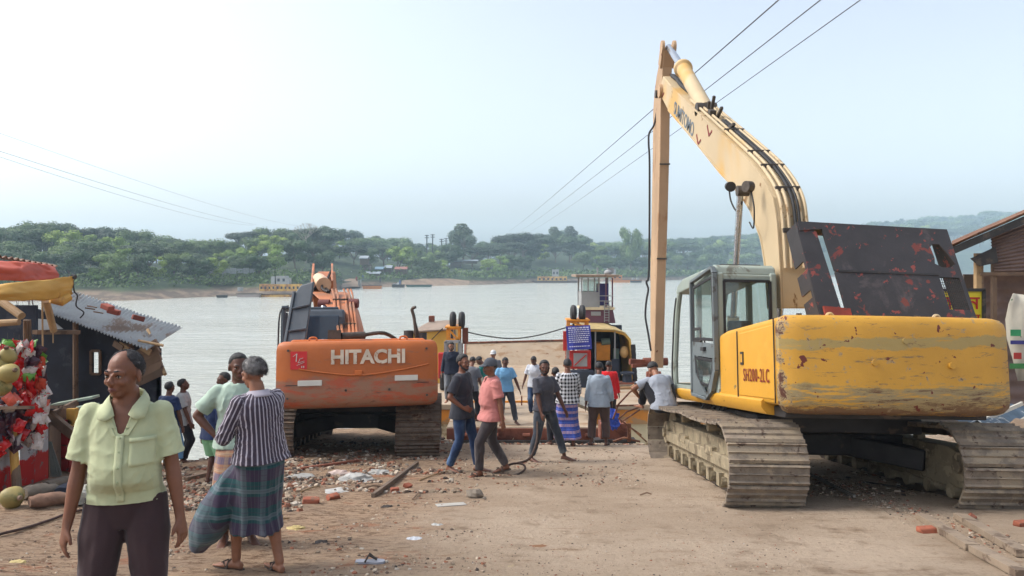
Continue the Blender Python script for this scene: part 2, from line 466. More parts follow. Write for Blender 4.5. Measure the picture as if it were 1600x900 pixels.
def make_kinds():
    K = []; rnd = random.Random(11)
    def lobes_round(k, spread, zr, rr):
        L = []
        for i in range(k):
            a = rnd.uniform(0, 6.28); q = spread*sqrt(rnd.random()); z = rnd.uniform(*zr)
            r = rnd.uniform(*rr)*(1.15-abs(z-.6)*.5)
            L.append(((q*cos(a), q*sin(a), z), (r, r, r*rnd.uniform(.65, .9))))
        return L
    for i in range(4):   # broad dense trees
        L = lobes_round(11, .36, (.34, .84), (.15, .26)); K.append(('broad', crown_mesh(rnd, L, 4200, .026, LEAF), trunk_mesh(rnd, L, .02, .35)))
    for i in range(2):   # umbrella shaped rain trees
        L = []
        for j in range(15):
            a = rnd.uniform(0, 6.28); q = .62*sqrt(rnd.random())
            L.append(((q*cos(a), q*sin(a), .84-.38*q*q+rnd.uniform(-.07, .03)), (.22, .22, .11)))
        K.append(('umbrella', crown_mesh(rnd, L, 5200, .022, LEAFD), trunk_mesh(rnd, L, .03, .42)))
    for i in range(2):   # tall loose trees
        L = [((rnd.uniform(-.14, .14), rnd.uniform(-.14, .14), z), (.13*rnd.uniform(.7, 1.2),)*2+(.10,)) for z in (.35, .45, .5, .58, .66, .72, .8, .86, .93)]
        K.append(('tall', crown_mesh(rnd, L, 2200, .022, LEAFD, core=False), trunk_mesh(rnd, L, .014, .5)))
    for i in range(2):   # feathery bamboo-like clumps
        L = lobes_round(12, .32, (.2, .85), (.09, .17)); K.append(('feathery', crown_mesh(rnd, L, 3400, .024, LEAFB), trunk_mesh(rnd, L, .012, .3)))
    return K
KINDS_T = make_kinds()
TLAB = {'broad': 'dense round-crowned tree in the hazy wood along the far bank', 'umbrella': 'dark wide-spreading rain tree on the far bank',
        'tall': 'tall loose-crowned tree rising over the wood across the river', 'feathery': 'pale feathery bamboo-like tree low on the far bank'}
ZONES = [(150, 'above the tin-roofed shacks'), (300, 'on the left shore'), (400, 'behind the white boundary wall'), (475, 'behind the yellow barge'), (535, 'left of the far landing road'), (570, 'at the head of the far landing road'), (640, 'behind the small far huts'), (705, 'behind the sand spit'),
         (760, 'around the white roofs'), (840, 'below the dome tree'), (905, 'behind the wide far barge'), (1000, 'behind the ferry wheelhouse'), (1060, 'beside the long yellow arm'), (1160, 'between the arm and the boom'), (1260, 'beside the boom'), (1480, 'behind the open black hood'), (1560, 'above the yellow signboard'), (9999, 'over the tin hut roof')]
TK = {'broad': 'dense round-crowned tree', 'umbrella': 'dark wide-spreading rain tree', 'tall': 'tall loose-crowned tree', 'feathery': 'pale feathery tree'}
def plant(kind, loc, h, wk=1.0, rz=0.0, label=None, group='trees on the far bank', row=''):
    c = [k for k in KINDS_T if k[0] == kind]; k = c[int(abs(loc[0]*7.3+loc[1])) % len(c)]
    px = 800+loc[0]/loc[1]*F
    lab = TK[kind]+' '+row+' '+[z for x, z in ZONES if px < x][0]
    t = thing('tree', label or lab, 'tree', loc, rz, group if label is None else None)
    t.scale = (h*wk, h*wk, h)
    link_mesh('crown', k[1], t); link_mesh('trunk', k[2], t)
    return t
def make_wood():
    rnd = random.Random(5)
    def row(offs, hk, px0, px1, dens, kinds, jit=.14, clear=(), rn=''):
        px = px0
        while px < px1:
            D = lerp(BANK, px); sc_ = D/150
            off = rnd.uniform(*offs)*(sc_ if offs[0] > 25 else max(1, sc_*.7))
            base = FB(px, off, -.3); Dd = base.y
            top = CZ+(HY-lerp(SKY, px))/F*Dd
            h = (top-base.z)*hk*rnd.uniform(1-jit, 1+jit*.35)
            h = max(5.5, min(h, 17*max(1, sc_**.55)))
            skip = any(a < px < b_ for a, b_ in clear)
            if not skip:
                k = rnd.choice(kinds)
                w = {'broad': 1.2, 'umbrella': 1.1, 'tall': 1.2, 'feathery': 1.1}[k]*rnd.uniform(.85, 1.25)
                plant(k, base, h, w, rnd.uniform(0, 6.28), row=rn)
            px += dens*h*F/Dd/1.0*rnd.uniform(.8, 1.2)
    row((95, 120), 1.0, -150, 1750, .62, ['broad', 'broad', 'broad', 'umbrella', 'tall', 'broad'], .12, rn='on the skyline')
    row((58, 75), .86, -120, 1750, .66, ['broad', 'broad', 'broad', 'feathery', 'broad'], .15, rn='just below the skyline')
    row((28, 38), .74, -100, 1750, .66, ['broad', 'feathery', 'broad', 'umbrella'], .2, clear=((528, 552),), rn='in the second row')
    row((15, 20), .55, -100, 1200, .75, ['feathery', 'broad', 'broad'], .25, clear=((405, 470), (520, 566), (588, 650), (700, 760), (830, 900)), rn='in the front row')
    # single trees that stand out on the skyline
    def special(kind, px, top_y, off, wk, label, h=None):
        b = FB(px, off, -.3); D = b.y
        h = CZ+(HY-top_y)/F*D-b.z
        plant(kind, b, h, wk, .7, label)
    special('tall', 724, 350, 60, 1.5, 'tall pointed dark tree standing alone above the wood at the centre')
    special('umbrella', 818, 360, 70, 1.5, 'widest dome-shaped dark tree right of the pointed tree on the far bank')
    special('feathery', 625, 382, 30, 1.3, 'bright green spreading tree beside the far landing road')
    special('umbrella', 490, 352, 75, 1.25, 'broad dark tree under the bare branches at the top of the far bank')
    special('tall', 868, 355, 80, 1.2, 'left of two loose tall trees on the skyline beside the dome tree')
    special('tall', 893, 354, 80, 1.2, 'right of two loose tall trees on the skyline beside the dome tree')
    special('broad', 985, 352, 30, .5, 'thin-crowned tree just left of the long yellow arm')
    # shrubs at the foot of the wood: nobody could count them
    vs = []; fs = []
    for i in range(15000):
        px = rnd.uniform(-100, 1250)
        if 530 < px < 562: continue
        off = rnd.uniform(8.5, 24)
        n_ = noise.noise(Vector((px*.06, off*.25, 0)))
        p = FB(px, off); sc_ = max(1, p.y/170)
        if n_ < -.25 and rnd.random() < .8: continue
        p += Vector((rnd.gauss(0, .5), rnd.gauss(0, .5), abs(rnd.gauss(0, .7+1.2*max(0, n_)))))
        nrm = Vector((rnd.uniform(-1, 1), rnd.uniform(-1, 1), rnd.uniform(-.2, 1))).normalized(); u = nrm.orthogonal().normalized(); v = nrm.cross(u)
        s_ = rnd.uniform(.18, .42)*sc_; b_ = len(vs)
        vs += [p-u*s_, p+v*s_*.6, p+u*s_, p-v*s_*.6]; fs.append((b_, b_+1, b_+2, b_+3))
    mb = MB(); mb.v = [tuple(v) for v in vs]; mb.f = fs; mb.m = [0]*len(fs)
    tag(mb.build('shrubs', LEAF), 'low green shrubs and weeds along the foot of the far wood', 'shrubs', kind='stuff')
    # bare branched tree on the skyline
    t = thing('bare_tree', 'leafless pale branching tree sticking out of the wood top left of centre', 'tree', FB(478, 60))
    mb = MB(); b = FB(478, 60); r2 = random.Random(3)
    def br(p, d, L, r, k):
        e = p+d*L; mb.tube([p, (p+e)/2+Vector((r2.uniform(-.2, .2), 0, 0)), e], [r, r*.8, r*.6], 4)
        if k:
            for _ in range(3): br(e, (d+Vector((r2.uniform(-.8, .8), r2.uniform(-.4, .4), r2.uniform(-.1, .5)))).normalized(), L*.66, r*.55, k-1)
    tp = P(480, 352, b.y); hh = tp.z-b.z
    mb.tube([b, b+Vector((.2, 0, hh*.5)), b+Vector((-.1, 0, hh*.72))], [.26, .2, .16], 5)
    for dx in (-1.1, -.7, -.3, .1, .45, .8, 1.2): br(b+Vector((-.1, 0, hh*(.60+.03*dx))), Vector((dx, r2.uniform(-.2, .2), 1)).normalized(), hh*.20, .10, 3)
    mb.build('branches', mat('bare_wood', rgb(150, 144, 134)), t)
make_wood()
# ============================================================ HAZE
def make_haze():
    m = bpy.data.materials.new('haze'); m.use_nodes = True; nt = m.node_tree; nt.nodes.clear()
    out = nt.nodes.new('ShaderNodeOutputMaterial'); v = nt.nodes.new('ShaderNodeVolumePrincipled')
    v.inputs['Color'].default_value = (.66, .86, 1.0, 1); v.inputs['Density'].default_value = .00055; v.inputs['Anisotropy'].default_value = .2
    nt.links.new(v.outputs[0], out.inputs['Volume'])
    mb = MB(); mb.box((0, 650, 40), (3200, 1700, 100)); o = mb.build('haze', m)
    tag(o, kind='stuff'); tag(o, 'pale blue haze over the river', 'haze')
# ============================================================ EXCAVATORS
YEL = rgb(232, 164, 30); SCUFF = rgb(150, 140, 104)
M_yel = mat('yellow_paint', rgb(196, 144, 44), rough=.45, var=.07, vs=1.2, bump=.15, bs=6, layers=[
    (rgb(206, 152, 52), 1.1, .52, .12, 5), (rgb(120, 106, 70), 2.4, .655, .02, 8, (.35, 1, 2.2), .8), (rgb(92, 44, 24), 7, .705, .012, 6, None, .8)])
M_boomy = mat('boom_paint', rgb(184, 164, 130), rough=.65, var=.08, vs=.7, layers=[
    (rgb(190, 152, 86), .35, .52, .12, 3), (rgb(128, 98, 60), 2.0, .63, .03, 8, (1, .5, .4), .8)])
M_army = mat('arm_paint', rgb(172, 142, 110), rough=.7, var=.10, vs=.8, layers=[
    (rgb(150, 112, 76), .9, .56, .08, 7, (1, 1, .35)), (rgb(110, 66, 44), 3.4, .66, .02, 8), (rgb(70, 50, 38), 9, .71, .02, 5)])
def shifted_counterweight_mat(name, base, kinds):
    m, nt, b, oc = newmat(name)
    geo = nt.nodes.new('ShaderNodeNewGeometry'); sx = nt.nodes.new('ShaderNodeSeparateXYZ'); nt.links.new(oc, sx.inputs[0])
    col = nmix(nt, nstep(nt, nnoise(nt, oc, 1.3, 5), .35, .65), base, tuple(c*.86 for c in base[:3])+(1,))
    if kinds == 'yellow':
        Z = nmath(nt, 'SUBTRACT', sx.outputs[2], .34); X = sx.outputs[0]
        wob = nmath(nt, 'MULTIPLY_ADD', nnoise(nt, oc, 2.2, 6, .7, 0, (1, 1, 1)), .22, -.11)
        Zw = nmath(nt, 'ADD', Z, wob)
        hor = nnoise(nt, oc, 3.0, 9, .8, .2, (.45, 1, 4.5))
        def band(z0, hw, th, colr, colin, amt=1.0):
            d = nmath(nt, 'ABSOLUTE', nmath(nt, 'SUBTRACT', Zw, z0))
            k = nmath(nt, 'MULTIPLY', nstep(nt, nmath(nt, 'MULTIPLY', d, -1), -hw, -hw*.7), nstep(nt, hor, th, th+.04))
            return nmix(nt, nmath(nt, 'MULTIPLY', k, amt), colin, colr)
        col = band(1.80, .07, .38, rgb(150, 134, 84), col, .85)
        col = band(1.28, .09, .47, rgb(146, 128, 84), col)
        col = band(1.17, .16, .43, rgb(138, 122, 86), col, .9)
        col = band(1.12, .24, .54, rgb(92, 60, 36), col)
        gen = nnoise(nt, oc, 4, 9, .8, .2, (.4, 1, 3), off=7)
        col = nmix(nt, nstep(nt, gen, .575, .61), col, rgb(128, 104, 66))
        low = nmath(nt, 'ADD', nnoise(nt, oc, 5, 9, .8, .3, (.5, 1, 2.5), off=41), nmath(nt, 'MULTIPLY', nstep(nt, nmath(nt, 'MULTIPLY', Z, -1), -1.22, -1.06), .17))
        col = nmix(nt, nstep(nt, low, .60, .64), col, rgb(112, 84, 56))
        # worn left corner
        kx = nstep(nt, nmath(nt, 'ABSOLUTE', nmath(nt, 'ADD', X, 1.20)), 0.0, .22)
        kx = nmath(nt, 'SUBTRACT', 1.0, kx)
        w = nmath(nt, 'ADD', nnoise(nt, oc, 6, 8, .8, .3, (1, 1, 1), off=5), nmath(nt, 'MULTIPLY', kx, .15))
        w = nmath(nt, 'ADD', w, nmath(nt, 'MULTIPLY', nstep(nt, nmath(nt, 'MULTIPLY', Z, -1), -1.75, -1.1), nmath(nt, 'MULTIPLY', kx, .06)))
        col = nmix(nt, nstep(nt, w, .60, .63), col, rgb(150, 132, 100))
        col = nmix(nt, nstep(nt, w, .65, .68), col, rgb(84, 46, 30))
        col = nmix(nt, nstep(nt, nnoise(nt, oc, 8, 3, .5, off=31), .665, .68), col, rgb(96, 34, 20))
    else:
        Z = nmath(nt, 'ADD', sx.outputs[2], nmath(nt, 'MULTIPLY_ADD', nnoise(nt, oc, 1.7, 6, .7), .45, -.56))
        k = nstep(nt, nmath(nt, 'MULTIPLY', Z, -1), -1.42, -1.34)
        dirt = nmix(nt, nstep(nt, nnoise(nt, oc, 2.5, 8, .75, .3, (.6, 1, 2.2), off=3), .46, .6), rgb(146, 104, 78), rgb(172, 78, 44))
        dirt = nmix(nt, nstep(nt, nnoise(nt, oc, 6, 9, .8, .3, (.6, 1, 2), off=8), .56, .66), dirt, rgb(112, 72, 54))
        col = nmix(nt, k, col, dirt)
        col = nmix(nt, nstep(nt, nnoise(nt, oc, 3, 8, .75, .2, (.5, 1, 2), off=13), .58, .66), col, rgb(146, 92, 60))
    nt.links.new(col, b.inputs['Base Color']); b.inputs['Roughness'].default_value = .5
    bp = nt.nodes.new('ShaderNodeBump'); bp.inputs['Strength'].default_value = .35; bp.inputs['Distance'].default_value = .03
    nt.links.new(nnoise(nt, oc, 3.5, 6), bp.inputs['Height']); nt.links.new(bp.outputs[0], b.inputs['Normal'])
    return m
M_cwy = shifted_counterweight_mat('scuffed_yellow_paint', rgb(196, 146, 48), 'yellow')
M_cwo = shifted_counterweight_mat('dirty_orange_paint', rgb(186, 100, 40), 'orange')
M_org = mat('orange_paint', rgb(196, 104, 44), rough=.5, var=.12, vs=2, layers=[(rgb(140, 84, 54), 2.4, .55, .1, 7), (rgb(96, 60, 44), 6, .66, .03, 7)])
M_orgb = mat('faded_orange_boom', rgb(178, 110, 70), rough=.6, var=.15, vs=2, layers=[(rgb(146, 104, 78), 1.8, .5, .1, 7), (rgb(92, 52, 38), 5, .64, .03, 8)])
M_track = mat('track_steel', rgb(124, 112, 98), rough=.75, metal=.15, var=.25, vs=6, bump=.6, bs=18, rnd=.12, layers=[(rgb(146, 132, 112), 3.0, .5, .1, 8), (rgb(78, 62, 52), 7, .58, .06, 8)])
M_trackd = mat('dark_track_steel', rgb(98, 84, 72), rough=.75, metal=.15, var=.25, vs=6, bump=.6, bs=18, rnd=.18, layers=[(rgb(128, 108, 88), 3.0, .52, .1, 8), (rgb(76, 52, 40), 7, .55, .06, 8)])
M_mudframe = mat('muddy_frame', rgb(140, 128, 104), rough=.9, var=.14, vs=4, bump=.5, bs=14, layers=[(rgb(108, 96, 76), 3, .5, .1, 8), (rgb(160, 146, 120), 8, .56, .05, 6)])
M_black = mat('black_steel', rgb(44, 42, 42), rough=.6, var=.3, vs=4, layers=[(rgb(84, 72, 60), 4, .56, .1, 8)])
M_rubber = mat('black_rubber', rgb(34, 33, 34), rough=.7, var=.3)
M_grease = mat('greasy_steel', rgb(76, 68, 60), rough=.55, metal=.4, var=.3, vs=8)
M_chrome = mat('chrome_rod', rgb(186, 190, 194), rough=.22, metal=.85, var=.08, layers=[(rgb(140, 128, 112), 4, .6, .05, 8, None, .6)])
M_cab = mat('grey_green_cab_paint', rgb(142, 152, 142), rough=.5, var=.1, vs=2, layers=[(rgb(108, 108, 96), 3, .58, .06, 8), (rgb(96, 70, 50), 9, .70, .02, 5)])
M_cabd = mat('dark_grey_door_paint', rgb(98, 106, 108), rough=.45, var=.12, vs=2, layers=[(rgb(66, 66, 64), 5, .57, .06, 8)])
M_glass = mat('tinted_glass', rgb(196, 214, 208), rough=.03, var=.0, trans=.93, spec=.5)
M_seat = mat('seat_fabric', rgb(66, 62, 62), rough=.9)
M_hood = mat('rusted_black_hood', rgb(52, 50, 52), rough=.6, var=.14, vs=3, bump=.2, bs=8, layers=[
    (rgb(76, 70, 70), 2.2, .56, .12, 8), (rgb(116, 54, 48), 1.7, .625, .03, 8), (rgb(134, 66, 58), 6.5, .62, .02, 4), (rgb(112, 56, 48), 4, .62, .02, 6)])
M_dkgrey = mat('dark_grey_panel', rgb(66, 74, 82), rough=.5, var=.12, vs=3, layers=[(rgb(100, 96, 90), 4, .6, .08, 8)])
M_decal = mat('red_brown_lettering', rgb(120, 30, 24), rough=.6, var=.1)
M_decalb = mat('blue_grey_lettering', rgb(98, 108, 116), rough=.6)
M_white = mat('white_paint', rgb(206, 202, 190), rough=.6, var=.06, layers=[(rgb(150, 140, 124), 4, .6, .08, 8)])
M_redst = mat('red_sticker', rgb(206, 34, 34), rough=.4, var=.05)

def text_obj(body, name, size, mat_, parent, loc, R, extrude=.004, align='CENTER', width=1.0, bold=0.0, font=None, label=None, space=1.0):
    cu = bpy.data.curves.new(name, 'FONT'); cu.body = body; cu.size = size; cu.extrude = extrude; cu.align_x = align; cu.align_y = 'CENTER'
    cu.offset = bold; cu.space_character = space; cu.resolution_u = 3
    cu.materials.append(mat_)
    o = bpy.data.objects.new(name, cu); COL.objects.link(o); o.parent = parent
    po = parent_origin(parent)
    o.matrix_local = Matrix.Translation(Vector(loc)-po) @ R.to_4x4() @ Matrix.Diagonal((width, 1, 1, 1))
    me = bpy.data.meshes.new_from_object(o.evaluated_get(bpy.context.evaluated_depsgraph_get())); me.name = name
    if not me.materials: me.materials.append(mat_)
    q = bpy.data.objects.new(name, me); COL.objects.link(q); q.parent = parent; q.matrix_local = o.matrix_local.copy()
    bpy.data.objects.remove(o); bpy.data.curves.remove(cu); q.name = name
    if label: q['label'] = label
    return q
# rotation so that text (x right, y up, facing +z) faces -Y
R_FACE = Matrix(((1, 0, 0), (0, 0, -1), (0, 1, 0)))

def shoe_mesh(w, pitch, name='shoe'):
    """a track plate with three grousers; x across, y along the chain, z outwards"""
    mb = MB(); h = pitch/2*.99
    prof = [(-h, 0), (-h, .030), (-h+.02, .052), (-h+.035, .026), (-.012, .026), (0, .046), (.014, .026), (h-.04, .026), (h-.022, .050), (h+.006, .022), (h, 0)]
    mb.prism(prof, 'x', -w/2, w/2)
    return mb
def undercarriage(T, root, gauge, w, L, H, mats, sides=(-1, 1), dens=49):
    """crawlers: T local -> world; each track > shoe, roller, idler, frame pieces"""
    org = parent_origin(root)
    mtrk, mframe = mats
    r = H/2; straight = L-2*r; per = 2*straight+2*pi*r; n = dens; pitch = per/n
    me = shoe_mesh(w, pitch).mesh('shoe', mtrk)
    R3 = T.to_3x3()
    for sd_ in sides:
        cx = sd_*gauge/2
        mb = MB(T)
        # frame beam with chamfered top, ends, travel motor
        f0, f1 = -L/2+r*.9, L/2-r*.9
        mb.prism([(f0, .20), (f1, .20), (f1, .56), (f1-.25, .66), (f0+.35, .66), (f0, .56)], 'x', cx-.17, cx+.17)
        mb.box((cx+.16*sd_, 0, .40), (.14, (f1-f0)*.96, .16))
        mb.box((cx+.19*sd_, (f1+f0)/2+.7, .47), (.10, .38, .12)); mb.box((cx+.19*sd_, (f1+f0)/2-.8, .47), (.10, .38, .12))
        tr = mb.build('track', mframe, root, bevel=.015)
        tr['label'] = 'muddy crawler track, %s side' % ('left' if sd_ < 0 else 'right')
        # idler wheel in front, sprocket behind
        for nm, yy, rr in (('idler_wheel', L/2-r, r*.80), ('drive_sprocket', -L/2+r, r*.74)):
            m2 = MB(T); m2.cyl((cx-.10, yy, r), (cx+.10, yy, r), rr, n=24); m2.cyl((cx-.22, yy, r), (cx+.22, yy, r), rr*.5, n=18); m2.cyl((cx-.26, yy, r), (cx+.26, yy, r), rr*.22, n=12)
            m2.build(nm, mframe, tr, bevel=.01)
        for k in range(8):
            yy = -L/2+r+straight*(k+.5)/8
            m2 = MB(T); m2.cyl((cx-.2, yy, .15), (cx+.2, yy, .15), .085, n=12); m2.box((cx+sd_*.2, yy, .17), (.06, .13, .16)); m2.build('track_roller', mframe, tr)
        for yy in (-.75, .75):
            m2 = MB(T); m2.cyl((cx-.22, yy, .78), (cx+.22, yy, .78), .075, n=12); m2.box((cx, yy, .70), (.10, .12, .2)); m2.build('carrier_roller', mframe, tr)
        m2 = MB(T)
        # chain links inside the shoes
        for i in range(n):
            s_ = i*pitch
            if s_ < straight: y, z, a = -L/2+r+s_, 0, 0
            elif s_ < straight+pi*r: a = (s_-straight)/r; y, z = L/2-r+r*sin(a), r-r*cos(a)
            elif s_ < 2*straight+pi*r: y, z, a = L/2-r-(s_-straight-pi*r), 2*r, pi
            else:
                a = pi+(s_-2*straight-pi*r)/r; y, z = -L/2+r+r*sin(a), r-r*cos(a)
            if z > 2*r*.98 and a == pi:   # the upper run sags between the carrier rollers
                q = (y+straight/2)/straight; z -= .05*abs(sin(2*pi*q+pi/2*0))*.7+.01
            # shoe frame: y' along chain (direction cos a, sin a), z' outwards
            dy, dz = cos(a), sin(a)
            M = Matrix(((1, 0, 0), (0, dy, sin(a)), (0, dz, -cos(a))))
            o = link_mesh('shoe', me, tr)
            jit = random.uniform(-.012, .012)
            M4 = Matrix.Translation(Vector((cx+random.uniform(-.006, .006), y, z))) @ (M @ Matrix.Rotation(jit, 3, 'X')).to_4x4()
            W = T @ M4
            W.translation = W.translation-org
            o.matrix_local = W
            Rl = M
            for sx in (-.09, .09):
                c = Vector((cx+sx, y-0*dy, z))+Rl @ Vector((0, 0, -.05))
                m2.box(c, (.035, pitch*1.05, .09), Rl)
        tag(m2.build('track_chain', M_grease, tr), kind='stuff')
    # centre frame
    mb = MB(T)
    mb.box((0, 0, .55), (gauge-.3, 1.3, .28)); mb.bar((-gauge/2+.1, -1.1, .42), (-.4, -.4, .55), .34, .26); mb.bar((gauge/2-.1, -1.1, .42), (.4, -.4, .55), .34, .26)
    mb.bar((-gauge/2+.1, 1.1, .42), (-.4, .4, .55), .34, .26); mb.bar((gauge/2-.1, 1.1, .42), (.4, .4, .55), .34, .26)
    mb.cyl((0, 0, .6), (0, 0, .98), .62, n=28); mb.box((0, 0, .86), (gauge-.5, 2.6, .22))
    mb.build('centre_frame', M_black, root, bevel=.02)
def rbox_poly(x0, x1, z0, z1, r, n=4):
    p = []
    for cx, cz, a0 in ((x1-r, z0+r, -pi/2), (x1-r, z1-r, 0), (x0+r, z1-r, pi/2), (x0+r, z0+r, pi)):
        for i in range(n+1):
            a = a0+pi/2*i/n; p.append((cx+r*cos(a), cz+r*sin(a)))
    return p
def counterweight(T, W, R_, z0, z1, depth, mat_, root, name='counterweight', rc=.10, sag=.16):
    """curved block: outline in plan (arc at the back), rounded in section"""
    mb = MB(T); n = 26; rings = []
    # section levels: z and inward offset
    lv = [(z0, .30), (z0+.012, .11), (z0+.04, .055), (z0+.10, .012), (z0+.20, 0)]+[(z0+.20+(z1-z0-.36)*i/6, 0) for i in range(1, 6)]+[(z1-.14, .0), (z1-.07, .014), (z1-.025, .042), (z1, .10), (z1+.004, .30)]
    for z, ins in lv:
        pts = []
        hw = W/2-ins
        m_ = 22
        yb = -R_+ins*.8
        # back edge: superellipse-like arc between the corners
        for i in range(m_+1):
            t = -1+2*i/m_
            x = hw*t
            y = yb+sag*(abs(t)**2.2)+(.0 if abs(t) < .9 else (abs(t)-.9)*rc*8*.6)
            if abs(t) > .93: x = hw*(t/abs(t))*(.93+(abs(t)-.93)*1.0)
            pts.append(Vector((x, y, z)))
        pts.append(Vector((hw, -R_+depth, z))); pts.append(Vector((-hw, -R_+depth, z)))
        rings.append(pts)
    mb.loft(rings)
    o = mb.build(name, mat_, root, smooth=50)
    return o
def pipe_bend(pts, n=6):
    """Catmull-Rom through points"""
    pts = [Vector(p) for p in pts]; out = []
    for i in range(len(pts)-1):
        a = pts[max(i-1, 0)]; b = pts[i]; c = pts[i+1]; d = pts[min(i+2, len(pts)-1)]
        for k in range(n):
            t = k/n; out.append(.5*((2*b)+(c-a)*t+(2*a-5*b+4*c-d)*t*t+(3*b-a-3*c+d)*t**3))
    out.append(pts[-1]); return out

# ------------------------------------------------------------ the yellow long-reach excavator
def yellow_excavator():
    CX, CY = 4.06, 10.45; gz = -0.125*CY-.03
    root = thing('excavator', 'yellow long-reach crawler excavator with raised boom, parked on the ramp at the right', 'excavator', (CX, CY, gz))
    pitch = math.atan(0.125)
    T = Matrix.Translation((CX, CY, gz)) @ Matrix.Rotation(-pitch, 4, 'X') @ Matrix.Rotation(radians(.9), 4, 'Y')
    undercarriage(T, root, 2.56, .87, 4.85, .90, (M_track, M_mudframe))
    T = T @ Matrix.Rotation(radians(2.4), 4, 'Z')
    # --- house
    R_ = 2.66; W = 2.56
    counterweight(T, W, R_, 1.05, 2.13, .24, M_cwy, root, rc=.1, sag=.10)
    mb = MB(T)
    mb.box((0, -.2, 1.06), (2.3, 4.2, .12)); mb.box((0, .3, .98), (1.5, 2.2, .1)); mb.cyl((0, 0, .9), (0, 0, 1.0), .66, n=28)
    mb.build('deck_frame', M_black, root, bevel=.015)
    # left rear side body (battery and cooler bay) with door, right side body
    mb = MB(T)
    mb.prism([(-2.44, 1.14), (-.42, 1.14), (-.42, 1.98), (-.75, 2.03), (-2.44, 2.11)], 'x', -1.27, -.42)
    sb = mb.build('side_body', M_yel, root, bevel=.05, seg=3)
    mb = MB(T); mb.prism([(-2.36, 1.20), (-1.22, 1.20), (-1.22, 1.97), (-2.36, 2.03)], 'x', -1.282, -1.255)
    dr = mb.build('side_door', M_yel, root, bevel=.012)
    mb = MB(T); mb.box((-1.288, -1.36, 1.66), (.012, .10, .16)); mb.build('door_latch', M_black, dr)
    mb = MB(T); mb.box((-1.292, -1.36, 1.66), (.012, .06, .10)); mb.build('latch_handle', M_yel, dr)
    mb = MB(T); mb.prism([(-2.03, 1.14), (1.9, 1.14), (1.9, 1.75), (.2, 1.85), (-.5, 2.02), (-2.44, 2.08)], 'x', .42, 1.27)
    mb.build('tank_body', M_yel, root, bevel=.05, seg=3)
    mb = MB(T); mb.box((0, -1.2, 1.88), (.86, 1.7, .26)); mb.build('engine_cover_base', M_yel, root, bevel=.02)
    # skirt under the cab
    mb = MB(T)
    sec = [(-1.30, 1.10), (-1.24, 1.02), (-1.05, 1.00), (-1.05, 1.20), (-1.24, 1.22), (-1.30, 1.17)]
    rings = []
    for y in (-2.0, -1.2, -.3, .6, 1.6, 2.05, 2.16, 2.2):
        k = 1 if y < 1.9 else (1-(y-1.9)*.9)
        rings.append([Vector((x if x > -1.2 else -1.05+(x+1.05)*k, y, z)) for x, z in sec])
    mb.loft(rings); mb.build('cab_skirt', M_yel, root, smooth=40)
    mb = MB(T); mb.box((-.80, .95, 1.13), (.95, 2.45, .10)); mb.build('cab_floor', M_black, root, bevel=.01)
    # lettering on the side door
    R = T.to_3x3() @ Matrix(((0, 0, -1), (-1, 0, 0), (0, 1, 0)))
    text_obj('SH200-2LC', 'model_lettering', .22, M_decal, root, T @ Vector((-1.292, -1.82, 1.45)), R, .002, width=.70, bold=0, space=1.18)
    # lifting eyes on the counterweight
    for x in (-.62, .62):
        mb = MB(T); pts = [(x, -2.25, 2.05), (x+.01, -2.25, 2.15), (x+.05, -2.25, 2.17), (x+.08, -2.25, 2.13), (x+.10, -2.25, 2.05)]
        mb.tube(pipe_bend(pts, 3), .02, 6); mb.build('lifting_eye', M_boomy, root)
    for x, z in ((-.30, 1.62), (.55, 1.60), (.05, 1.86)):
        mb = MB(T); mb.cyl((x, -2.675, z), (x, -2.64, z), .035, n=14); mb.build('plug', M_cwy, root, smooth=True)
    for x in (-1.0, -.35, .35, 1.0):
        mb = MB(T); mb.cyl((x, -2.40, 2.125), (x, -2.40, 2.155), .03, n=6); mb.build('bolt', M_grease, root)
    mb = MB(T); mb.bar((-1.285, -2.38, 1.16), (-1.285, -2.38, 2.10), .012, .012); mb.bar((-1.289, -1.2, 1.18), (-1.289, -1.2, 2.0), .014, .012); tag(mb.build('panel_gap', M_black, root), kind='stuff')
    # --- cab
    cab = thing_part('cab', root)
    x0, x1 = -1.27, -.42; y0, y1 = -.38, 1.84; zb, zt = 1.18, 2.98
    mb = MB(T)
    mb.prism([(y0+.03, zt-.13), (y0+.05, zt-.04), (y0+.14, zt), (y1-.45, zt-.02), (y1-.12, zt-.10), (y1-.02, zt-.20), (y1-.05, zt-.24), (y0+.03, zt-.16)], 'x', x0, x1)
    mb.build('roof', M_cab, cab, bevel=.035, seg=3)
    mb = MB(T)  # rubber mat and rail on top of the roof
    mb.prism([(y0+.25, zt), (y0+.3, zt+.035), (y1-.7, zt+.02), (y1-.6, zt-.01)], 'x', x0+.16, x1-.12); mb.build('roof_hatch', M_rubber, cab)
    mb = MB(T)
    for x in (x0+.05, x1-.05):
        mb.bar((x, y0+.06, zb), (x, y0+.06, zt-.12), .10, .12)
    mb.box(((x0+x1)/2, y0+.05, zb+.24), (x1-x0, .07, .48))
    mb.box(((x0+x1)/2, y0+.05, zt-.19), (x1-x0, .07, .10))
    mb.build('rear_pillars', M_cab, cab, bevel=.03, seg=3)
    mb = MB(T)
    fr = [(x0+.10, zb+.48), (x1-.10, zb+.48), (x1-.10, zt-.24), (x0+.10, zt-.24)]
    for a, b in zip(fr, fr[1:]+fr[:1]): mb.bar((a[0], y0+.01, a[1]), (b[0], y0+.01, b[1]), .035, .035)
    mb.build('rear_window_seal', M_rubber, cab)
    mb = MB(T); mb.box(((x0+x1)/2, y0+.02, (zb+zt)/2+.12), (x1-x0-.2, .008, zt-zb-.72)); mb.build('rear_window', M_glass, cab)
    # left side: front pillar curves down to the nose
    mb = MB(T)
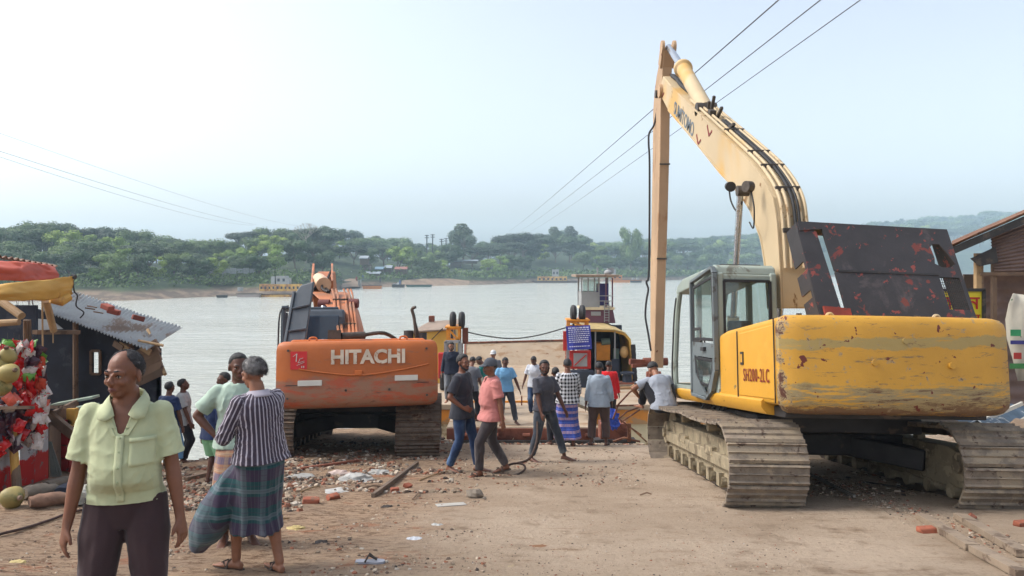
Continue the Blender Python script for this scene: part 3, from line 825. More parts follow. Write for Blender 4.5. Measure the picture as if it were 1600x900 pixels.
    pil = pipe_bend([(x0+.04, y1-.18, zt-.16), (x0+.04, y1+.02, zt-.55), (x0+.04, y1+.14, zt-1.1), (x0+.04, y1+.20, zb+.35), (x0+.04, y1+.16, zb)], 5)
    mb.tube(pil, .045, 8); pr = [Vector((x1-.04, p.y, p.z)) for p in pil]; mb.tube(pr, .045, 8)
    mb.bar((x0+.04, y1+.16, zb+.03), (x1-.04, y1+.16, zb+.03), .08, .12); mb.bar((x0+.04, y1-.18, zt-.17), (x1-.04, y1-.18, zt-.17), .08, .08)
    mb.bar((x0+.04, .62, zb), (x0+.04, .62, zt-.12), .07, .09)
    mb.bar((x0+.04, y0, zb+.03), (x0+.04, y1+.14, zb+.03), .08, .08); mb.bar((x1-.04, y0, zb+.03), (x1-.04, y1+.14, zb+.03), .08, .08)
    mb.bar((x1-.04, .62, zb), (x1-.04, .62, zt-.12), .07, .09)
    mb.build('front_pillars', M_cab, cab, smooth=40)
    mb = MB(T); rail = [p+Vector((-.05, .03, -.02)) for p in pil[2:]]; mb.tube(rail, .015, 6); mb.build('grab_rail', M_black, cab)
    mb = MB(T)
    mb.box((x1-.02, .1, zb+.45), (.05, 1.0, .8)); mb.box((x1-.02, 1.25, zb+.3), (.05, 1.1, .5))
    mb.build('right_panel', M_cabd, cab, bevel=.01)
    # seat, console and levers
    mb = MB(T)
    mb.box((-.82, .05, 1.70), (.52, .16, .58), taper=.9); mb.box((-.82, .30, 1.42), (.54, .5, .16)); mb.build('seat', M_seat, cab, bevel=.05, seg=3)
    mb = MB(T); mb.box((-.82, .04, 2.10), (.34, .12, .22)); mb.build('headrest', M_seat, cab, bevel=.04, seg=3)
    mb = MB(T); mb.box((-1.12, .5, 1.55), (.12, .4, .3)); mb.box((-.52, .5, 1.55), (.12, .4, .3)); mb.cyl((-1.12, .7, 1.7), (-1.12, .74, 1.95), .014); mb.ell((-1.12, .74, 1.97), .03)
    mb.build('control_console', M_black, cab)
    # open door swung back against the cab side
    door = thing_part('door', cab)
    hx, hy = x0-.03, .60      # hinge, door folded back to face the camera side
    def dp(u, z): return (hx-.045+.04*u, hy-.98*u, z)
    out = [(0, 1.14), (0, 2.82), (.93, 2.93), (1, 2.84), (1.02, 1.5), (.86, 1.22), (.62, 1.10)]
    def strip(pts, w, name, m_, par, closed=True):
        mb = MB(T); q = pts+[pts[0]] if closed else pts
        for a, b in zip(q, q[1:]): mb.bar(dp(*a), dp(*b), w, .045)
        return mb.build(name, m_, par, bevel=.008)
    strip(out, .07, 'door_frame', M_cabd, door)
    # solid band across the middle and lower skin with a window
    def quad_plate(poly, name, m_, par, th=.03):
        mb = MB(T); a = [Vector(dp(u, z)) for u, z in poly]; nrm = (a[1]-a[0]).cross(a[2]-a[0]).normalized()
        n = len(a); mb.add([p+nrm*th/2 for p in a]+[p-nrm*th/2 for p in a], [tuple(range(n)), tuple(range(n, 2*n))[::-1]]+[(i, n+i, n+(i+1) % n, (i+1) % n) for i in range(n)])
        return mb.build(name, m_, par)
    quad_plate([(0, 1.72), (0, 1.92), (1.0, 1.86), (1.01, 1.66)], 'door_band', M_cabd, door)
    quad_plate([(0, 1.14), (0, 1.72), (.12, 1.72), (.16, 1.45), (.62, 1.14)], 'door_skin', M_cabd, door)
    quad_plate([(.9, 1.68), (1.01, 1.66), (1.02, 1.5), (.84, 1.22), (.62, 1.14), (.74, 1.3), (.9, 1.5)], 'door_skin', M_cabd, door)
    quad_plate([(.06, 1.95), (.06, 2.74), (.92, 2.84), (.95, 1.9)], 'door_window', M_glass, door, .008)
    quad_plate([(.12, 1.68), (.9, 1.64), (.9, 1.5), (.70, 1.27), (.3, 1.3)], 'door_window', M_glass, door, .008)
    strip([(.08, 1.96), (.08, 2.72), (.90, 2.80), (.93, 1.92)], .025, 'window_seal', M_rubber, door)
    strip([(.12, 1.68), (.88, 1.63), (.86, 1.46), (.70, 1.28), (.3, 1.32)], .025, 'window_seal', M_rubber, door)
    strip([(.04, 1.92), (.04, 2.10), (.38, 2.10), (.38, 1.92)], .022, 'vent_frame', M_black, door)
    mb = MB(T); a = Vector(dp(.55, 1.80)); mb.box(a+Vector((-.03, -.03, 0)), (.05, .14, .05)); mb.build('door_handle', M_black, door)
    # --- opened engine hood standing on the house
    hood = thing_part('engine_hood', root, 'tall black engine hood with red rust patches, standing open')
    def hp(u, v, d=0.0):   # u across 0..1, v up 0..1; leaning, slightly out of square
        bl, br, tl, tr = Vector((-.40, -1.75, 2.17)), Vector((1.50, -1.75, 2.17)), Vector((-.55, -1.5, 3.38)), Vector((1.35, -1.5, 3.32))
        p = bl.lerp(br, u).lerp(tl.lerp(tr, u), v); return p+Vector((0, .96, -.27))*(-d)*-1
    def plate(poly, name, m_=M_hood, d0=0.0, th=.035, par=hood):
        mb = MB(T); n = len(poly); a = [hp(u, v, d0) for u, v in poly]; b = [hp(u, v, d0+th) for u, v in poly]
        mb.add(a+b, [tuple(range(n)), tuple(range(n, 2*n))[::-1]]+[(i, n+i, n+(i+1) % n, (i+1) % n) for i in range(n)])
        return mb.build(name, m_, par)
    # main skin around the cut-outs
    plate([(.15, 0), (.83, 0), (.83, .47), (.145, .47)], 'hood_panel'); plate([(.145, .48), (.83, .48), (.83, 1), (.13, 1)], 'hood_panel')
    plate([(.83, .45), (.99, .45), (.99, .60), (.965, .60), (.93, .56), (.87, .56), (.83, .60)], 'hood_panel')
    plate([(.83, .78), (.86, .82), (.90, .82), (.93, .74), (.97, .60), (.99, .60), (.99, 1), (.83, 1)], 'hood_panel')
    plate([(.83, 0), (.99, 0), (.99, .10), (.83, .10)], 'hood_panel'); plate([(.965, .10), (.99, .10), (.99, .45), (.965, .45)], 'hood_panel')
    plate([(.83, .60), (.84, .66), (.835, .78), (.83, .78)], 'hood_panel')
    plate([(.165, .465), (.83, .465), (.83, .485), (.165, .485)], 'panel_seam', M_black, -.012, .02)
    # mesh window
    mb = MB(T)
    for i in range(12):
        u = .832+.133*i/11; mb.bar(hp(u, .10, .01), hp(u, .45, .01), .006)
    for i in range(14):
        v = .10+.35*i/13; mb.bar(hp(.83, v, .01), hp(.967, v, .01), .006)
    mb.build('mesh_grille', M_black, hood)
    # left flange, separated from the skin by a slit
    plate([(-.02, 0), (.128, 0), (.095, .90), (-.02, 1), (-.03, .9)], 'side_flange', M_hood, .02); plate([(-.02, .90), (.14, .93), (.14, 1), (-.02, 1)], 'side_flange')
    plate([(0, -.02), (.17, -.02), (.17, .08), (.0, .10)], 'side_flange', mat('red_oxide', rgb(140, 56, 42), rough=.7, var=.25, vs=5, layers=[(rgb(80, 60, 54), 5, .6, .05, 7)]), -.03)
    mb = MB(T)   # returns that give the hood its depth
    def ret(u0, v0, u1, v1, d=.32):
        a, b, c, e = hp(u0, v0, .03), hp(u1, v1, .03), hp(u1, v1, .03+d), hp(u0, v0, .03+d); nn = (b-a).cross(e-a).normalized()*.012
        mb.add([a+nn, b+nn, c+nn, e+nn, a-nn, b-nn, c-nn, e-nn], [(0, 1, 2, 3), (7, 6, 5, 4), (0, 4, 5, 1), (1, 5, 6, 2), (2, 6, 7, 3), (3, 7, 4, 0)])
    ret(0, 1, .99, 1); ret(.99, 0, .99, 1); ret(0, 0, .99, 0, .5)
    ret(-.02, .0, -.02, .22); ret(-.02, .22, -.02, .30, .06); ret(-.02, .30, -.02, .5); ret(-.02, .5, -.02, .6, .06); ret(-.02, .6, -.02, 1)
    mb.build('hood_return', M_hood, hood)
    for u in (.22, .78):
        mb = MB(T); mb.box(hp(u, 1.012, .1), (.09, .05, .03)); mb.build('hood_hinge', M_black, hood)
    # --- boom: profile in the machine's own plane
    boom = thing_part('boom', root)
    X0, X1 = 3.78, 4.22
    def px2(px, py, X): D = X*F/(px-800); return (D, CZ+(HY-py)/F*D)
    up = [(1222, 482), (1220, 420), (1215, 344), (1209, 309), (1193, 278), (1173, 253), (1137, 218), (1122, 204), (1075, 160), (1048, 134)]
    lo = [(1200, 482), (1195, 413), (1189, 376), (1173, 331), (1158, 307), (1122, 268), (1084, 220), (1044, 173)]
    A = [px2(*p, X0) for p in up]; B = [px2(*p, X0) for p in lo]
    tip = px2(1034, 140, X0)
    poly = A+[(tip[0]-.15, tip[1]+.30), (tip[0]+.05, tip[1]+.2), (tip[0]+.12, tip[1]), (tip[0], tip[1]-.22)]+B[::-1]
    Ap = [Vector((0, *a)) for a in A]; Bp = [Vector((0, *b)) for b in B]
    mb = MB(); mb.prism(poly, 'x', X0, X1); mb.build('boom_beam', M_boomy, boom, bevel=.02)
    # wear plates proud of the side, reinforcing lines
    mb = MB()
    def fl(t, s_):   # point inside the boom side: t along 0..1 , s across
        i = t*(len(A)-1); k = min(int(i), len(A)-2); a = Ap[k].lerp(Ap[k+1], i-k)
        j = t*(len(B)-1); k2 = min(int(j), len(B)-2); b = Bp[k2].lerp(Bp[k2+1], j-k2)
        return a.lerp(b, s_)
    for X in (X0-.006,):
        for s0 in (.015, .965):
            pts = [fl(t/30, s0) for t in range(31)]
            for a, b in zip(pts, pts[1:]): mb.bar((X, a.y, a.z), (X, b.y, b.z), .02, .035)
    mb.build('weld_flange', M_boomy, boom)
    # hydraulic tubes running over the top
    tubes = [pipe_bend([(0, *px2(*p, X0)) for p in up[1:9]], 4)]
    for k, (dx, dz, r) in enumerate([(.05, .06, .026), (.13, .07, .026), (.30, .08, .026), (.385, .07, .026)]):
        pts = []
        for q in tubes[0]:
            i = min(range(len(Ap)-1), key=lambda j: (Ap[j].yz-q.yz).length) if False else 0
            pts.append(q)
        path = []
        for i, q in enumerate(pts):
            d = (pts[min(i+1, len(pts)-1)]-pts[max(i-1, 0)]).normalized(); nrm = Vector((0, -d.z, d.y)) if d.z < 0 else Vector((0, -d.z, d.y))
            if nrm.y > 0 and nrm.z < 0: nrm = -nrm
            if nrm.y > .2: nrm = -nrm
            path.append(Vector((X0+dx, q.y, q.z))+nrm*dz)
        mb = MB(); mb.tube(path, r, 7); mb.build('hydraulic_tube', M_boomy, boom, smooth=True)
        if k == 0: nrmpath = path
        for t in (.12, .33, .5, .62, .83):
            i = int(t*(len(path)-1)); c = path[i]
            if k == 1:
                mb = MB(); mb.box(c+Vector((.09*0+.08, 0, 0)), (.36, .06, .07)); mb.build('tube_clamp', M_grease, boom, bevel=.01)
    # black hoses between the tubes
    mb = MB(); mb.tube([p+Vector((.17, -.02, .0)) for p in nrmpath[2:-3]], .025, 7); mb.tube([p+Vector((.225, -.03, .0)) for p in nrmpath[2:-3]], .022, 7)
    mb.build('hydraulic_hose', M_rubber, boom, smooth=True)
    # side lettering, worn warning marks
    c = Vector((X0-.006, *px2(1068, 186, X0))); dirv = (Vector((0, *px2(1104, 222, X0)))-Vector((0, *px2(1052, 160, X0)))).normalized()
    upv = Vector((-1, 0, 0)).cross(dirv); 
    Rt = Matrix((dirv, upv, Vector((-1, 0, 0)))).transposed()
    text_obj('SUMITOMO', 'maker_lettering', .42, M_decalb, boom, c, Rt, .003, width=.95, bold=.004)
    mb = MB()
    for (px, py, s_) in ((1035, 142, .30), (1091, 217, .22), (1108, 203, .22)):
        y, z = px2(px, py, X0); mb.bar((X0-.004, y, z-s_/2), (X0-.004, y+.12, z+s_/2), .012, .05); mb.bar((X0-.004, y-.22, z-s_/2+.05), (X0-.004, y, z-s_/2), .012, .04)
    mb.build('warning_mark', M_decal, boom)
    # boom cylinders with pins and lamp at the bend
    y, z = px2(1162, 300, 3.66)
    for X, nm in ((3.62, 1), (4.38, 1)):
        mb = MB(); mb.cyl((X, y+.05, z), (X, y+.42, z-2.0), .052, n=14); mb.build('cylinder_rod', M_chrome, boom, smooth=True)
        mb = MB(); mb.cyl((X, y+.42, z-2.0), (X, y+.75, z-3.7), .095, n=14); mb.build('cylinder_barrel', M_boomy, boom, smooth=True)
        mb = MB(); mb.cyl((X-.06, y+.02, z+.02), (X+.12, y+.02, z+.02), .085, n=14); mb.build('pin_boss', M_grease, boom, smooth=True)
    mb = MB(); mb.cyl((3.60, y-.55, z+.02), (3.5, y-.6, z+.02), .085, n=14); mb.build('pin_cap', M_grease, boom, smooth=True)
    mb = MB(); c = Vector((3.58, *px2(1143, 291, 3.62))); mb.cyl(c, c+Vector((0, -.10, -.02)), .075, .085, n=14); mb.build('work_lamp', M_black, boom, smooth=True)
    mb = MB(); mb.tube(pipe_bend([c, c+Vector((0, -.1, -.25)), c+Vector((.03, -.35, -.45)), c+Vector((.06, -.5, -.3))], 5), .014, 5)
    mb.tube(pipe_bend([(3.6, y-.5, z+.02), (3.58, y-.75, z-.3), (3.62, y-.6, z-.6), (3.64, y-.35, z-.5)], 5), .012, 5)
    mb.build('lamp_cable', M_rubber, boom)
    # bracket and loose fittings on top of the boom under the arm cylinder
    def T2(px, py, X=3.98): return Vector((X, *px2(px, py, X)))
    mb = MB(); a = T2(1100, 172); b = T2(1122, 197); c2 = T2(1108, 190)
    mb.prism([(a.y, a.z), (b.y, b.z), (b.y-.1, b.z-.3), (a.y+.5, a.z-.35)], 'x', 3.86, 3.90); mb.prism([(a.y, a.z), (b.y, b.z), (b.y-.1, b.z-.3), (a.y+.5, a.z-.35)], 'x', 4.06, 4.10)
    mb.build('cylinder_bracket', M_boomy, boom, bevel=.01)
    mb = MB(); rr = random.Random(4)
    for i in range(11):
        px = 1104+i*7.5; py = 172+i*6.6; p = T2(px, py+6, 4.0+rr.uniform(-.1, .14)); mb.box(p, (.12, .16+.1*rr.random(), .16+.18*rr.random()), Matrix.Rotation(rr.uniform(-.6, .6), 3, 'X'))
    for (p0, p1) in (((1112, 172), (1116, 150)), ((1120, 185), (1128, 168)), ((1140, 200), (1147, 194)), ((1106, 178), (1108, 158))): mb.bar(T2(*p0), T2(*p1), .06)
    tag(mb.build('hose_fittings', M_grease, boom, bevel=.012), kind='stuff')
    mb = MB()
    mb.tube(pipe_bend([T2(1050, 118), T2(1058, 124), T2(1064, 132), T2(1085, 150), T2(1098, 166)], 4), .05, 6); mb.tube(pipe_bend([T2(1052, 132, 4.1), T2(1070, 140, 4.1), T2(1090, 158, 4.1), T2(1100, 170, 4.1)], 4), .06, 6)
    mb.tube(pipe_bend([T2(1047, 116, 4.05), T2(1056, 118, 4.05), T2(1062, 127, 4.05)], 4), .02, 6)
    mb.build('hydraulic_hose', M_rubber, boom, smooth=True)
    # --- arm hanging straight down
    arm = thing_part('arm', root)
    XA0, XA1 = 3.84, 4.09
    near = [(1038, 78), (1035, 105), (1034, 129), (1032, 160), (1031, 240), (1028.5, 340), (1026, 420), (1023.5, 520), (1022, 575)]
    N = [px2(*p, XA0) for p in near]
    dep = [.25, .75, 1.0, 1.02, 1.0, .95, .90, .70, .42]
    poly = N+[(n_[0]+d, n_[1]+(.02 if i > 6 else .15*(i == 0))) for i, (n_, d) in reversed(list(enumerate(zip(N, dep))))]
    mb = MB(); mb.prism(poly, 'x', XA0, XA1); mb.build('arm_beam', M_army, arm, bevel=.02)
    mb = MB()
    for z in (4.35, 1.9): mb.box(((XA0+XA1)/2, 19.33 if z > 3 else 19.72, z), (XA1-XA0+.02, .03, .04))
    tag(mb.build('weld_seam', M_grease, arm), kind='stuff')
    for X in (XA0-.02, XA1+.02):   # ears at the top for the cylinder pin
        mb = MB(); c = Vector((X, *px2(1045, 74, 3.98))); mb.cyl(c-Vector((.035, 0, 0)), c+Vector((.035, 0, 0)), .17, n=16); mb.bar(c, (X, 19.2, 6.85), .06, .3); mb.build('arm_ear', M_army, arm, smooth=True)
    y, z = px2(1036, 140, X0)
    mb = MB(); mb.cyl((X0-.08, y+.15, z), (X1+.08, y+.15, z), .17, n=18); mb.build('arm_pin', M_army, arm, smooth=True)
    mb = MB(); mb.cyl((X0-.12, y+.4, z-.02), (X1+.1, y+.4, z-.02), .10, n=14); mb.build('pin_cap', M_grease, arm, smooth=True)
    # cylinder: chrome rod and yellow barrel
    pe, pm, pb = T2(1045, 74), T2(1068, 108), T2(1103, 171)
    mb = MB(); mb.cyl(pe, pm, .085, n=16); mb.build('cylinder_rod', M_chrome, arm, smooth=True)
    mb = MB(); mb.tube([pm+(pe-pm).normalized()*.12, pm+(pe-pm).normalized()*.1, pm, pm+(pb-pm).normalized()*.05, pb], [.10, .215, .215, .165, .16], 18); mb.build('cylinder_barrel', M_boomy, arm, smooth=True)
    mb = MB(); mb.cyl(pb-Vector((.2, 0, 0)), pb+Vector((.2, 0, 0)), .14, n=14); mb.build('cylinder_pin', M_grease, arm, smooth=True)
    # bare linkage at the bottom, without a bucket
    c = Vector((3.98, *px2(1024, 565, 3.98)))
    mb = MB(); mb.cyl(c+Vector((-.34, 0, 0)), c+Vector((.34, 0, 0)), .11, n=14); mb.bar(c+Vector((-.75, -.2, .02)), c+Vector((-.15, 0, -.03)), .10, .16); mb.bar(c+Vector((-.7, -.3, -.08)), c+Vector((-.1, .1, -.1)), .07, .1)
    mb.cyl(c+Vector((.2, .25, -.4)), c+Vector((-.2, .25, -.4)), .1, n=12); mb.bar(c+Vector((-.1, 0, 0)), c+Vector((-.15, .2, -.9)), .10, .12)
    mb.build('bucket_link', mat('rusty_link', rgb(112, 62, 46), rough=.7, var=.3, vs=5), arm, bevel=.01)
    # loose hose down the arm's far side
    h = [T2(*p, 3.86) for p in ((1027, 160), (1020, 200), (1015, 215), (1016.5, 260), (1014, 330), (1014, 400), (1009, 425), (1015, 445), (1011, 470), (1009, 495), (1013, 520), (1016, 545))]
    for q in h: q.y = 20.0; 
    h = [P(px, py, 19.9) for px, py in ((1027, 170), (1022, 195), (1014.5, 208), (1013.5, 225), (1015, 262), (1014, 420), (1010, 440), (1013, 452), (1010, 470), (1008.5, 495), (1013, 522), (1017, 548))]
    mb = MB(); mb.tube(pipe_bend(h, 5), .028, 6); mb.build('hydraulic_hose', M_rubber, arm, smooth=True)
    # hoses hanging under the skirt
    mb = MB()
    for (y, dz) in ((.9, .12), (.2, .16), (.0, .14), (.35, .10)):
        mb.tube(pipe_bend([(-1.1, y-.25, 1.08), (-1.15, y-.1, 1.06-dz), (-1.12, y+.08, 1.06-dz), (-1.1, y+.2, 1.08)], 4), .016, 5)
    mb.v = [tuple(T @ Vector(v)) for v in mb.v]
    mb.build('hanging_hose', M_rubber, root)
    return root
def thing_part(name, parent, label=None):
    o = bpy.data.objects.new(name, None); COL.objects.link(o); o.parent = parent; o.empty_display_size = .1
    if label: o['label'] = label
    return o
yellow_excavator()

# ------------------------------------------------------------ the orange excavator by the water
def orange_excavator():
    CX, CY = -3.02, 14.75; gz = -.125*CY-.05
    root = thing('excavator', 'orange crawler excavator seen from behind, standing at the water edge left of centre', 'excavator', (CX, CY, gz))
    pit = math.atan(.125)
    Tt = Matrix.Translation((CX, CY, gz)) @ Matrix.Rotation(-pit, 4, 'X') @ Matrix.Rotation(radians(5), 4, 'Z')
    undercarriage(Tt, root, 2.44, .76, 4.5, .92, (M_trackd, M_black))
    T = Matrix.Translation((CX, CY, gz)) @ Matrix.Rotation(-pit, 4, 'X') @ Matrix.Rotation(radians(-1.2), 4, 'Y') @ Matrix.Rotation(radians(11), 4, 'Z')
    cw = counterweight(T, 2.62, 2.78, .90, 2.00, .7, M_cwo, root, sag=.06)
    mb = MB(T); mb.box((0, -.1, 1.08), (2.4, 4.2, .14)); mb.cyl((0, 0, .9), (0, 0, 1.05), .66, n=28); mb.build('deck_frame', M_black, root, bevel=.02)
    mb = MB(T); mb.prism([(-2.1, 1.15), (1.8, 1.15), (1.8, 1.7), (0, 1.8), (-2.1, 1.95)], 'x', .4, 1.28); mb.prism([(-2.1, 1.15), (-.2, 1.15), (-.2, 1.9), (-2.1, 2.0)], 'x', -1.28, -.4); mb.build('side_body', M_org, root, bevel=.04)
    mb = MB(T); mb.box((0, -1.3, 1.8), (2.3, 1.6, .5)); mb.build('engine_cover_base', M_org, root, bevel=.05)
    # raised lip line and recess across the back
    def bk(x, z, d=.0):
        z -= .17; t = x/1.31; return Vector((x, -2.78-.012-d+.06*abs(t)**2.2, z))
    mb = MB(T)
    top = [(-.95, 1.72), (-.6, 1.66), (0, 1.60), (.6, 1.66), (1.15, 1.76)]
    L1 = pipe_bend([bk(*p) for p in top], 4); mb.tube(L1, .014, 5); mb.build('recess_edge', M_cwo, root)
    Rf = T.to_3x3() @ R_FACE
    text_obj('HITACHI', 'maker_lettering', .31, mat('white_lettering', rgb(206, 190, 168), rough=.6, layers=[(rgb(168, 112, 70), 12, .60, .04, 6)]), root, T @ (bk(.16, 1.89, .006)), Rf, .006, width=1.0, bold=.012)
    mb = MB(T); mb.box(bk(-.95, 1.86), (.26, .01, .29)); stk = mb.build('red_sticker', M_redst, root)
    mb = MB(T)
    for a, b in (((-1.04, 1.92), (-.98, 1.97)), ((-.98, 1.97), (-.99, 1.84)), ((-.94, 1.88), (-.88, 1.9)), ((-.96, 1.82), (-.86, 1.85)), ((-.98, 1.78), (-.86, 1.83)), ((-.93, 1.88), (-.96, 1.82)), ((-.90, 1.74), (-.90, 1.77)), ((-.87, 1.74), (-.87, 1.77))):
        mb.bar(bk(*a, .012), bk(*b, .012), .014, .006)
    mb.build('sticker_scrawl', M_white, stk)
    for x0, z in ((-.77, 1.49), (.78, 1.54)):
        mb = MB(T); mb.box(bk(x0, z, .003), (.38, .02, .09)); mb.build('reflector_plate', M_white, root, bevel=.006)
    mb = MB(T); mb.prism([(-.06, 1.43), (.06, 1.43), (.06, 1.51), (-.06, 1.51)], 'y', -2.81, -2.76); mb.build('hood_catch', M_org, root, bevel=.01)
    for x, z in ((-1.12, 2.02), (-1.12, 1.25), (1.12, 2.02), (1.12, 1.25), (-.2, 1.36), (.5, 1.36)):
        mb = MB(T); q = bk(x, z, -.01); mb.cyl(q, q+Vector((0, -.022, 0)), .020, n=8); mb.build('bolt', M_grease, root)
    mb = MB(T); mb.bar(bk(-1.15, 1.46, -.002), bk(1.15, 1.46, -.002), .010, .010); tag(mb.build('seam_line', M_black, root), kind='stuff')
    for x in (-.75, .75):
        mb = MB(T); mb.tube(pipe_bend([(x-.06, -2.45, 1.98), (x-.05, -2.45, 2.06), (x+.05, -2.45, 2.06), (x+.06, -2.45, 1.98)], 4), .018, 6); mb.build('lifting_eye', M_org, root)
    # cab, dark rear window
    cab = thing_part('cab', root)
    T1 = T; T = T @ Matrix.Translation((0, 0, -.14))
    mb = MB(T); mb.prism([(-.15, 1.2), (1.8, 1.2), (1.9, 1.8), (1.6, 2.72), (1.2, 2.86), (-.08, 2.86), (-.15, 2.7)], 'x', -1.26, -.30); mb.build('cab_shell', M_dkgrey, cab, bevel=.05, seg=3)
    mb = MB(T); mb.box((-.74, -.165, 2.42), (.66, .03, .62)); mb.build('rear_window', mat('dark_glass', rgb(58, 72, 86), rough=.12, var=.1), cab, bevel=.02)
    mb = MB(T); mb.box((-.78, .7, 2.89), (.7, 1.3, .06)); mb.build('roof', M_dkgrey, cab, bevel=.02)
    # folded-back door and mirror posts at the left
    mb = MB(T)
    for i in range(4): mb.box((-1.42-.05*(i % 2), -.55+.22*i, 2.0+.0*i), (.05, .14, 1.75-.08*i))
    mb.box((-1.40, -.2, 2.86), (.12, .9, .06)); mb.box((-1.40, -.2, 1.25), (.12, .9, .06)); mb.build('cab_door', M_dkgrey, cab, bevel=.015)
    mb = MB(T); mb.tube(pipe_bend([(-1.48, -.7, 1.2), (-1.5, -.72, 2.0), (-1.48, -.7, 2.75), (-1.35, -.5, 2.9)], 4), .016, 6); mb.build('grab_rail', M_black, cab)
    T = T1
    # tall opened side cover with ribs
    cov = thing_part('side_cover', root, 'tall dark grey cover standing open with two ribs')
    def cp(u, v): a = P(446, 545, 13.0); b = P(475, 543, 13.0); c = P(463, 448, 13.5); d = P(490, 440, 13.5); return a.lerp(b, u).lerp(c.lerp(d, u), v)
    T0 = T; T = Matrix.Identity(4)
    mb = MB(T); q = [cp(0, 0), cp(1, 0), cp(1, 1), cp(.25, 1), cp(0, .9)]; off = Vector((0, .09, 0)); n = len(q)
    mb.add(q+[p+off for p in q], [tuple(range(n)), tuple(range(n, 2*n))[::-1]]+[(i, n+i, n+(i+1) % n, (i+1) % n) for i in range(n)]); mb.build('cover_panel', M_dkgrey, cov, bevel=.015)
    for v in (.28, .64):
        mb = MB(T); mb.bar(cp(.02, v)+Vector((0, -.02, 0)), cp(.98, v)+Vector((0, -.02, 0)), .04, .04); mb.build('rib', M_dkgrey, cov, bevel=.01)
    mb = MB(T); mb.bar(cp(0, 0)+Vector((-.02, .05, 0)), cp(0, .9)+Vector((-.02, .05, 0)), .05, .14); mb.build('cover_edge', M_dkgrey, cov, bevel=.01); T = T0
    # engine parts standing above the cover line
    T = T @ Matrix.Translation((0, 0, -.14))
    mb = MB(T); mb.box((-.42, -1.9, 2.24), (.22, .3, .22)); mb.cyl((-.3, -1.9, 2.24), (.1, -1.8, 2.26), .07); mb.tube(pipe_bend([(.1, -1.8, 2.27), (.45, -1.7, 2.30), (.75, -1.6, 2.12)], 4), .035, 7); mb.build('engine_pipe', M_grease, root)
    for x, h in ((.88, .14), (1.12, .1)):
        mb = MB(T); mb.cyl((x, -1.7, 2.1), (x, -1.7, 2.2+h), .09, n=14); mb.build('filter_cap', M_black, root, smooth=True)
    mb = MB(T); mb.tube(pipe_bend([(1.02, -1.75, 2.1), (.98, -1.75, 2.55), (.94, -1.75, 2.72), (1.0, -1.8, 2.76)], 4), .03, 8); mb.tube([(1.1, -1.75, 2.1), (1.0, -1.75, 2.5)], .015, 6); mb.build('exhaust_pipe', M_grease, root, smooth=True)
    # boom seen from behind: traced in the plane facing the camera, with its real depth
    boom = thing_part('boom', root)
    def q(px, py, D): return P(px, py, D)
    secs = [((541, 560), (556, 548), 14.2, .5), ((529, 566), (545, 520), 14.7, .5)]
    L = [(524, 545, 14.3), (520, 505, 15.0), (510, 478, 15.7), (487, 457, 16.6), (485, 455, 16.9)]
    Rr = [(563, 545, 14.3), (560, 505, 15.0), (553, 478, 15.7), (545, 460, 16.6), (541, 456, 16.9)]
    mb = MB(); rings = []
    for (a, b) in zip(L, Rr):
        pl, pr_ = q(*a), q(*b); d = Vector((0, .55, -.15)); rings.append([pl, pr_, pr_+d, pl+d])
    mb.loft(rings); mb.build('boom_beam', M_orgb, boom, bevel=.02)
    # upper reach, going away and up
    mb = MB(); rings = []
    for (l, r, y, D) in ((486, 545, 458, 16.7), (487, 522, 452, 17.4), (490, 516, 436, 18.6), (497, 524, 424, 19.4)):
        a, b = q(l, y, D), q(r, y, D); d = Vector((0, .25, -.62)); rings.append([a, b, b+d, a+d])
    mb.loft(rings[1:]); mb.build('upper_boom', M_orgb, boom, bevel=.02)
    for (l0, l1) in (((487, 458, 16.8), (490, 424, 19.3)), ((519, 452, 17.2), (519, 424, 19.3))):
        mb = MB(); mb.bar(q(*l0), q(*l1), .05, .42); mb.build('boom_side_plate', M_orgb, boom, bevel=.01)
    mb = MB(); mb.cyl(q(498, 436, 17.6), q(506, 445, 16.9), .15, .17, n=14); mb.build('arm_cylinder', mat('pale_cylinder', rgb(206, 170, 136), rough=.5, var=.15), boom, smooth=True)
    mb = MB(); mb.tube(pipe_bend([q(*p) for p in ((492, 452, 16.9), (500, 440, 17), (507, 434, 17.2), (503, 450, 16.8), (512, 456, 16.6))], 4), .03, 6)
    mb.tube(pipe_bend([q(*p) for p in ((518, 422, 19), (512, 435, 18.5), (508, 448, 17.2), (514, 456, 16.6))], 4), .035, 6); mb.build('hydraulic_hose', M_rubber, boom)
    mb = MB(); mb.cyl(q(498, 475, 15.9), q(515, 475, 15.9), .10, n=14); mb.build('pin_boss', mat('rust_red_pin', rgb(96, 48, 42), rough=.7), boom, smooth=True)
    mb = MB(); mb.cyl(q(545, 474, 15.9), q(560, 474, 15.9), .10, n=14); mb.build('pin_boss', MATS['rust_red_pin'], boom, smooth=True)
    mb = MB(); mb.cyl(q(505, 480, 15.6), q(503, 505, 15.3), .05, n=12); mb.cyl(q(503, 500, 15.3), q(505, 545, 14.6), .09, n=12); mb.build('boom_cylinder', M_chrome, boom, smooth=True)
    for (dx, w_) in ((0, .022), (6, .022), (18, .02), (24, .022), (29, .018)):
        mb = MB(); pts = [q(519+dx, 452, 16.55), q(522+dx, 462, 16.3), q(523+dx*1.02, 478, 15.62), q(527+dx, 505, 14.9), q(531+dx*.95, 538, 14.2)]
        mb.tube(pipe_bend(pts, 4), w_*1.2, 6); mb.build('hydraulic_tube', M_orgb, boom, smooth=True)
    for (y, D) in ((468, 15.95), (506, 14.87)):
        mb = MB(); mb.bar(q(520, y, D), q(556, y, D), .05, .04); mb.build('tube_clamp', M_grease, boom)
    return root
orange_excavator()
